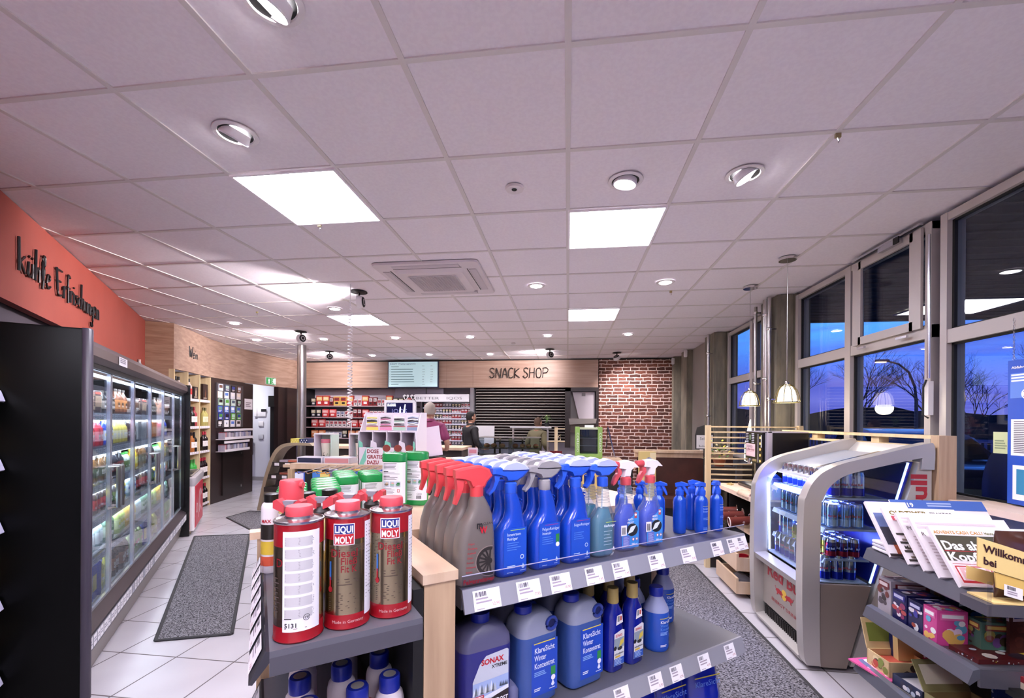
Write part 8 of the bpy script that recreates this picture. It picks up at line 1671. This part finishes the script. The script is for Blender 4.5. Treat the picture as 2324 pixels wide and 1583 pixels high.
# ================================================================ people
SKIN = M('skin', 'b98a72', .55, sub=1)
def chain(name, verts, edges, radii, m, parent, sub=1, loc=(0, 0, 0)):
    me = bpy.data.meshes.new(name); me.from_pydata(verts, edges, []); me.materials.append(m)
    o = bpy.data.objects.new(name, me); COL.objects.link(o); o.parent = parent
    sk = o.modifiers.new('skin', 'SKIN'); sk.use_smooth_shade = True
    for i, r in enumerate(radii): me.skin_vertices[0].data[i].radius = (r, r) if not isinstance(r, tuple) else r
    me.skin_vertices[0].data[0].use_root = True
    sb = o.modifiers.new('sub', 'SUBSURF'); sb.levels = sb.render_levels = sub + 1; return o
def person(name, lb, loc, rot, h, shirt, trousers, hairc, arms, lean=0.0, skin=SKIN, coat=False):
    s = h / 1.75; t = thing(name, lb, 'person', loc, rot); L_ = lambda *p: [(x * s, y * s, z * s) for x, y, z in p]
    # one continuous skin surface: pelvis, spine, neck, legs and arms; faces -y is the front
    V = L_((0, 0, .95), (0, -.01 + lean * .3, 1.12), (0, lean * .6, 1.30), (0, lean, 1.44), (0, lean - .005, 1.53), (0, lean - .01, 1.60),
           (.09, 0, .88), (.10, -.01, .50), (.10, .01, .09), (.10, -.10, .04), (-.09, 0, .88), (-.10, -.01, .50), (-.10, .01, .09), (-.10, -.10, .04),
           (.17, lean, 1.41), *arms[0], (-.17, lean, 1.41), *arms[1])
    E_ = [(0, 1), (1, 2), (2, 3), (3, 4), (4, 5), (0, 6), (6, 7), (7, 8), (8, 9), (0, 10), (10, 11), (11, 12), (12, 13), (3, 14), (14, 15), (15, 16), (16, 17), (3, 18), (18, 19), (19, 20), (20, 21)]
    Rr = [(.135, .10), (.13, .095), (.15, .105), (.10, .085), .05, .048, .08, .055, .042, .035, .08, .055, .042, .035, .058, .042, .034, .024, .058, .042, .034, .024]
    sc_ = lambda r: (r[0] * s, r[1] * s) if isinstance(r, tuple) else r * s
    chain('body', V, E_, [sc_(r) for r in Rr], skin, t)
    # clothing shells over the same skeleton
    g1 = lambda f: (lambda r: (r[0] * s + f, r[1] * s + f) if isinstance(r, tuple) else r * s + f)
    ti = [1, 0, 2, 3, 4, 14, 15, 16, 18, 19, 20] if coat else [1, 0, 2, 3, 4, 14, 15, 18, 19]
    mp = {v: i for i, v in enumerate(ti)}; chain('shirt', [V[i] if i != 4 else (V[4][0], V[4][1], 1.515 * s) for i in ti], [(mp[a], mp[b]) for a, b in E_ if a in mp and b in mp], [g1(.022)(Rr[i]) for i in ti], shirt, t)
    tj = [0, 6, 7, 8, 10, 11, 12]; mp = {v: i for i, v in enumerate(tj)}; chain('trousers', [V[i] for i in tj], [(mp[a], mp[b]) for a, b in E_ if a in mp and b in mp], [g1(.010)(Rr[i]) for i in tj], trousers, t)
    for i in (8, 12):
        g = G(); c = V[i]; g.secs([(0, c[0], -.05 * s, .095 * s, .27 * s, .045 * s), (.05 * s, c[0], -.045 * s, .09 * s, .25 * s, .04 * s), (.09 * s, c[0], .01, .08 * s, .10 * s, .035 * s)], BLKM, k=4); ob('shoe', g, t)
    # collar
    g = G(); g.lathe([(.085 * s, 0), (.068 * s, .035 * s), (.060 * s, .036 * s)], shirt, 18, cap=(0, 0)); g.v = [(x, y + lean * s, z + 1.50 * s) for x, y, z in g.v]; ob('collar', g, t)
    # head with face, ears, hair
    hc = Vector((0, (lean - .015) * s, 1.655 * s)); g = G(); ringz = [(-.115, .030, .030, -.035), (-.10, .050, .050, -.022), (-.07, .062, .075, -.01), (-.03, .071, .090, -.004), (.01, .074, .096, 0), (.05, .073, .096, .004), (.085, .060, .078, .006), (.11, .035, .045, .006), (.118, .008, .01, .006)]
    g.loft([[(hc.x + rx * s * math.cos(a), hc.y + (ry * math.sin(a) + oy) * s, hc.z + z * s) for a in [k * PI / 12 for k in range(24)]] for z, rx, ry, oy in ringz], skin); 
    g.prism([(hc.y - .090 * s, hc.z + .015 * s), (hc.y - .118 * s, hc.z - .03 * s), (hc.y - .088 * s, hc.z - .038 * s)], hc.x - .012 * s, hc.x + .012 * s, skin, 'x')
    for sx in (-1, 1): g.ball((hc.x + sx * .076 * s, hc.y + .008 * s, hc.z - .01 * s), .026 * s, skin, 10, (.35, .7, 1.1)); g.ball((hc.x + sx * .030 * s, hc.y - .086 * s, hc.z + .012 * s), .011 * s, WHITE, 8); g.ball((hc.x + sx * .030 * s, hc.y - .094 * s, hc.z + .012 * s), .006 * s, INK, 8)
    g.tube([(hc.x - .022 * s, hc.y - .083 * s, hc.z - .062 * s), (hc.x, hc.y - .090 * s, hc.z - .064 * s), (hc.x + .022 * s, hc.y - .083 * s, hc.z - .062 * s)], .005 * s, C('8a4a42'), 6); ob('head', g, t, smooth=60)
    g = G(); hr = []
    for z, rx, ry, oy in ((-.06, .066, .082, .014), (-.02, .078, .095, .012), (.03, .081, .102, .010), (.07, .074, .092, .010), (.105, .048, .060, .008), (.128, .012, .014, .006)):
        hr.append([(hc.x + rx * s * math.cos(a) * (1 if math.sin(a) > -.3 or z > .05 else .93), hc.y + ((ry * math.sin(a) if math.sin(a) > -.3 or z > .05 else -.3 * ry) + oy) * s, hc.z + z * s) for a in [k * PI / 12 for k in range(24)]])
    g.loft(hr, hairc); ob('hair', g, t, smooth=60)
    # hands: palm and five fingers
    for hand, elbow in ((V[17], V[16]), (V[21], V[20])):
        h_, e_ = Vector(hand), Vector(elbow); d = (h_ - e_).normalized(); sd_ = d.cross(Vector((0, 0, 1))).normalized(); up = sd_.cross(d); vs = [tuple(h_), tuple(h_ + d * .05 * s)]; es = [(0, 1)]; rr = [.024 * s, .03 * s]
        for q, (o_, l_) in enumerate(((-.026, .060), (-.009, .072), (.009, .070), (.025, .056))):
            b0 = len(vs); vs += [tuple(h_ + d * .075 * s + sd_ * o_ * s), tuple(h_ + d * (.075 + l_ * .55) * s + sd_ * o_ * s - up * .008 * s), tuple(h_ + d * (.075 + l_ * .9) * s + sd_ * o_ * s - up * .03 * s)]; es += [(1, b0), (b0, b0 + 1), (b0 + 1, b0 + 2)]; rr += [.0095 * s, .0085 * s, .007 * s]
        b0 = len(vs); sg = 1 if hand[0] < 0 else -1; vs += [tuple(h_ + d * .03 * s + sd_ * .034 * sg * s), tuple(h_ + d * .065 * s + sd_ * .05 * sg * s)]; es += [(0, b0), (b0, b0 + 1)]; rr += [.011 * s, .009 * s]
        chain('hand', vs, es, rr, skin, t)
    return t
MAR = M('maroon_shirt', '7a2450', .7); JEANS = M('dark_trousers', '1e1c26', .8)
person('person', 'person in a maroon polo shirt seen from behind at the checkout', (-1.95, 6.05, 0), PI + .12, 1.70, MAR, JEANS, M('grey_hair', 'a09488', .8), (((.27, .05, 1.20), (.24, -.14, 1.08), (.16, -.30, 1.07)), ((-.27, .05, 1.20), (-.24, -.14, 1.08), (-.16, -.30, 1.07))), -.03)
person('person', 'dark haired person in a black jacket behind the counter beside the cigarette rack', (-1.82, 8.05, 0), 2.3, 1.62, M('black_jacket', '141218', .7), JEANS, M('black_hair', '120e0e', .7), (((.24, -.02, 1.18), (.22, -.16, 1.02), (.12, -.30, 1.02)), ((-.24, -.02, 1.18), (-.22, -.16, 1.02), (-.12, -.30, 1.02))), -.02, coat=True)
person('person', 'person in olive work clothes bending behind the bread display', (-.62, 8.45, 0), 2.6, 1.52, M('olive_shirt', '6a6248', .8), JEANS, M('brown_hair', '5a4638', .8), (((.25, -.02, 1.18), (.20, -.20, 1.05), (.10, -.36, 1.0)), ((-.25, -.02, 1.18), (-.20, -.20, 1.05), (-.10, -.36, 1.0))), -.10, coat=True)
# ================================================================ OUTSIDE the windows
g = G(); g.box(2.56, 60, -25, 70, -.25, -.05, noisy('asphalt', '1a1c26', '262a38', .8, ns=3)); struct('ground_outside', g)
g = G(); CAN = M('canopy_soffit', '4a4440', .6); g.box(2.6, 13.5, -6, 9.4, 3.5, 3.9, CAN)
for q in range(70): y = -5.9 + q * .218; g.box(2.62, 13.4, y, y + .03, 3.485, 3.5, M('canopy_rib', '5c5650', .6))
struct('canopy', g)
g = G(); g.box(13.4, 13.6, -6, 9.5, 3.3, 4.0, M('canopy_edge', '2a2c38', .5)); g.box(2.6, 13.6, 9.4, 9.5, 3.47, 3.95, M('canopy_edge', '2a2c38', .5)); struct('canopy_edge', g)
t = thing('canopy_light', 'bright square lamp field under the forecourt canopy outside', 'light', (6.6, 8.4, 3.484)); g = G(); g.box(-.62, .62, -.5, .5, -.02, 0, M('canopy_lamp', 'ffffff', .5, emit='fff0dc', es=3.5)); ob('diffuser', g, t)
g = G(); g.box(-.66, .66, -.54, -.5, -.025, 0, ALU); g.box(-.66, .66, .5, .54, -.025, 0, ALU); g.box(-.66, -.62, -.5, .5, -.025, 0, ALU); g.box(.62, .66, -.5, .5, -.025, 0, ALU); ob('frame', g, t)
TRK = M('bark_dark', '14121c', .9)
def tree(lb, x, y, h, seed, spread=.5):
    rd = random.Random(seed); t = thing('bare_tree', lb, 'tree', (x, y, -.05), 0, 'bare trees beyond the forecourt'); g = G()
    def br(p, d, l, r, dep):
        e = p + d * l; mid = p + d * l * .5 + Vector((rd.uniform(-.06, .06) * l, rd.uniform(-.06, .06) * l, 0)); g.tube([p, mid, e] if dep < 3 else [p, e], [r, r * .8, r * .6] if dep < 3 else [r, r * .6], TRK, 6 if dep < 2 else 3)
        if dep >= 6: return
        for q in range(3):
            a = rd.uniform(0, 2 * PI); dd = (d + Vector((math.cos(a), math.sin(a), rd.uniform(-.15, .35))) * spread * rd.uniform(.6, 1.4)).normalized(); br(e if q == 0 else mid.lerp(e, rd.random()), dd, l * rd.uniform(.62, .84), r * .6, dep + 1)
    br(Vector((0, 0, 0)), Vector((0, 0, 1)), h * .36, h * .015, 0); ob('branches', g, t); return t
for i, (x, y, h) in enumerate(((16, 27, 5.6), (24, 33, 6.2), (19, 23.5, 4.2), (26, 27.5, 5.4), (30, 27, 4.6), (25, 20.5, 4.0), (34, 24, 5.2), (13.5, 30, 5.6), (28, 17.5, 3.8))):
    tree(('slim bare tree behind the far window', 'tall bare tree beyond the forecourt', 'low bushy bare tree', 'bare tree near the street lamp', 'bare tree beside the street lamp mast', 'small bare tree before the poster window', 'distant wide bare tree', 'bare tree seen past the concrete column', 'low bare tree beyond the blue banner')[i], x, y, h, i + 2, .5)
t = thing('street_lamp', 'curved street lamp with glowing head outside the window', 'street lamp', (14.2, 20, 0)); g = G(); g.tube([(0, 0, -.05), (0, 0, 2.4), (-.06, 0, 3.0), (-.25, .05, 3.6), (-.6, .1, 3.95), (-1.0, .2, 4.1)], [.07, .06, .05, .045, .04, .035], M('mast', '2a2c3c', .5, .4), 8); ob('mast', g, t); g = G(); g.rbox(-1.15, .22, 4.06, .5, .2, .1, .05, M('mast', '2a2c3c', .5, .4)); ob('lamp_head', g, t); g = G(); g.rbox(-1.2, .22, 4.03, .36, .14, .028, .02, M('street_glow', 'ffffff', .5, emit='ffb060', es=8)); ob('lens', g, t)
t = thing('street_lamp', 'distant straight street lamp beyond the poster window', 'street lamp', (24, 19.0, 0)); g = G(); g.tube([(0, 0, 0), (0, 0, 4.6), (.7, -.3, 4.7)], .05, M('mast', '2a2c3c', .5, .4), 6); ob('mast', g, t); g = G(); g.rbox(.9, -.4, 4.66, .4, .15, .08, .03, M('street_glow2', 'ffffff', .5, emit='e0f0ff', es=8)); ob('lens', g, t)
# dark planted bank closing the far side of the forecourt
g = G(); rd = random.Random(4); top = [(-12 + q * 1.1, 2.35 + .35 * math.sin(q * .7) + rd.uniform(-.2, .2)) for q in range(64)]
hp_ = [(-12, -.2)] + top + [(57, -.2)]
g.X = Matrix.Translation((4, 44, 0)) @ Matrix.Rotation(-.62, 4, 'Z'); g.prism(hp_, 0, 1.2, M('dark_hedge', '0c0e1c', .9), 'y'); struct('hedge_bank', g)
# construction barrier
BR = M('barrier_blue', '2c3c78', .5)
for k in range(7):
    t = thing('site_fence', 'blue grey site barrier panel beyond the forecourt, %s from the poster' % ORD[6 - k], 'barrier', (14.0 - k * .9, 12.2 + k * 1.9, -.05), (0, 0, math.atan2(1.9, -.9)), 'site barrier panels'); g = G(); g.box(0, 2.05, -.02, .02, .95, 1.05, BR); g.box(.1, .2, -.2, .2, 0, .1, BR); g.box(1.8, 1.9, -.2, .2, 0, .1, BR); g.box(0, 2.05, -.02, .02, .1, .18, BR)
    for q in range(14): g.box(.05 + q * .145, .11 + q * .145, -.015, .015, .18, .95, BR)
    ob('panel', g, t)
def car(lb, loc, rot, c):
    t = thing('parked_car', lb, 'car', loc, rot); m = M('car_' + c, c, .15, .3, coat=.6); g = G()
    body = [(-2.1, .35), (-2.15, .6), (-2.0, .82), (-1.2, .92), (-.6, 1.32), (.2, 1.42), (1.1, 1.34), (1.75, .98), (2.1, .9), (2.15, .5), (2.1, .3)]
    body = smooth_pts(body, 3); rings = [[(x, y_, z) if z < .95 else (x * (1 - .0), y_ * (1 - .22 * min(1, (z - .95) / .4)), z) for x, z in body] for y_ in (-.86, -.84, .84, .86)]
    g.loft([[(x, y, z) for x, y, z in r] for r in rings], m); ob('car_body', g, t, smooth=45)
    g = G(); gl_ = M('car_glass', '0a0c18', .05)
    for s_ in (-1, 1): g.prism([(-1.0, .95), (-.5, 1.27), (.2, 1.34), (1.05, 1.27), (1.45, .98)], s_ * .80 - .03, s_ * .80 + .03, gl_)
    ob('side_windows', g, t); g = G(); g.prism([(-1.25, .93), (-.62, 1.31), (-.66, 1.33), (-1.30, .95)], -.68, .68, gl_); g.prism([(1.72, 1.0), (1.12, 1.35), (1.15, 1.37), (1.78, 1.02)], -.68, .68, gl_); ob('windscreen', g, t)
    for x in (-1.35, 1.3):
        for y in (-.8, .8): g = G(); g.X = Matrix.Translation((x, y, .32)) @ Matrix.Rotation(PI / 2, 4, 'X'); g.lathe([(.12, -.1), (.32, -.09), (.32, .09), (.12, .1)], BLKM, 20); g.lathe([(.2, -.11), (.2, .11)], ALU, 10); ob('wheel', g, t)
    g = G()
    for s_ in (-1, 1): g.rbox(-2.12, s_ * .62, .62, .06, .32, .12, .03, M('headlamp', 'c8d0e0', .1))
    ob('headlamp', g, t); g = G(); g.box(-2.19, -2.16, -.26, .26, .42, .53, C('8a8a78')); g.text(lambda u, v, h=0: Vector((-2.191 - h, .2 - u, .44 + v)), 'SK 0', 0, 0, .09, INK, 'l', .02); ob('number_plate', g, t); return t
car('dark blue car parked right outside the windows', (6.6, 9.6, -.05), 1.3, '0e1640'); car('blue car with bright bonnet beyond the blue banner', (7.0, 6.2, -.05), .75, '162f78')
# round blue banner of the garage with white web address
t = thing('advertising_disc', 'big round dark blue banner with a web address outside the poster window', 'banner', (2.80, 2.98, -.05))
YZ = lambda u, v, h=0: Vector((-.021 - h, -u, v)); g = G(); g.prism([(.37 * math.cos(a), 1.08 + .42 * math.sin(a)) for a in [k * 2 * PI / 48 for k in range(48)]], -.02, .02, M('banner_blue', '0e1858', .4), 'x'); ob('disc', g, t)
g = G(); g.tube([(.03, 0, 0), (.03, 0, .7)], .02, BLKM); g.box(-.15, .2, -.25, .25, 0, .04, BLKM); ob('stand', g, t)
def arc(u, v, h=0): a = PI * .66 - u / .30; return YZ((.28 + v) * math.cos(a), 1.08 + (.33 + v) * math.sin(a), h)
g = G(); g.text(arc, 'www.frank-schlittenhardt.de', 0, 0, .042, C('c8c8b8'), 'l', .01); g.poly(YZ, [(-.02, 1.1), (.06, 1.28), (.16, 1.2), (.08, 1.02)], C('4a5a68')); ob('banner_print', g, t)
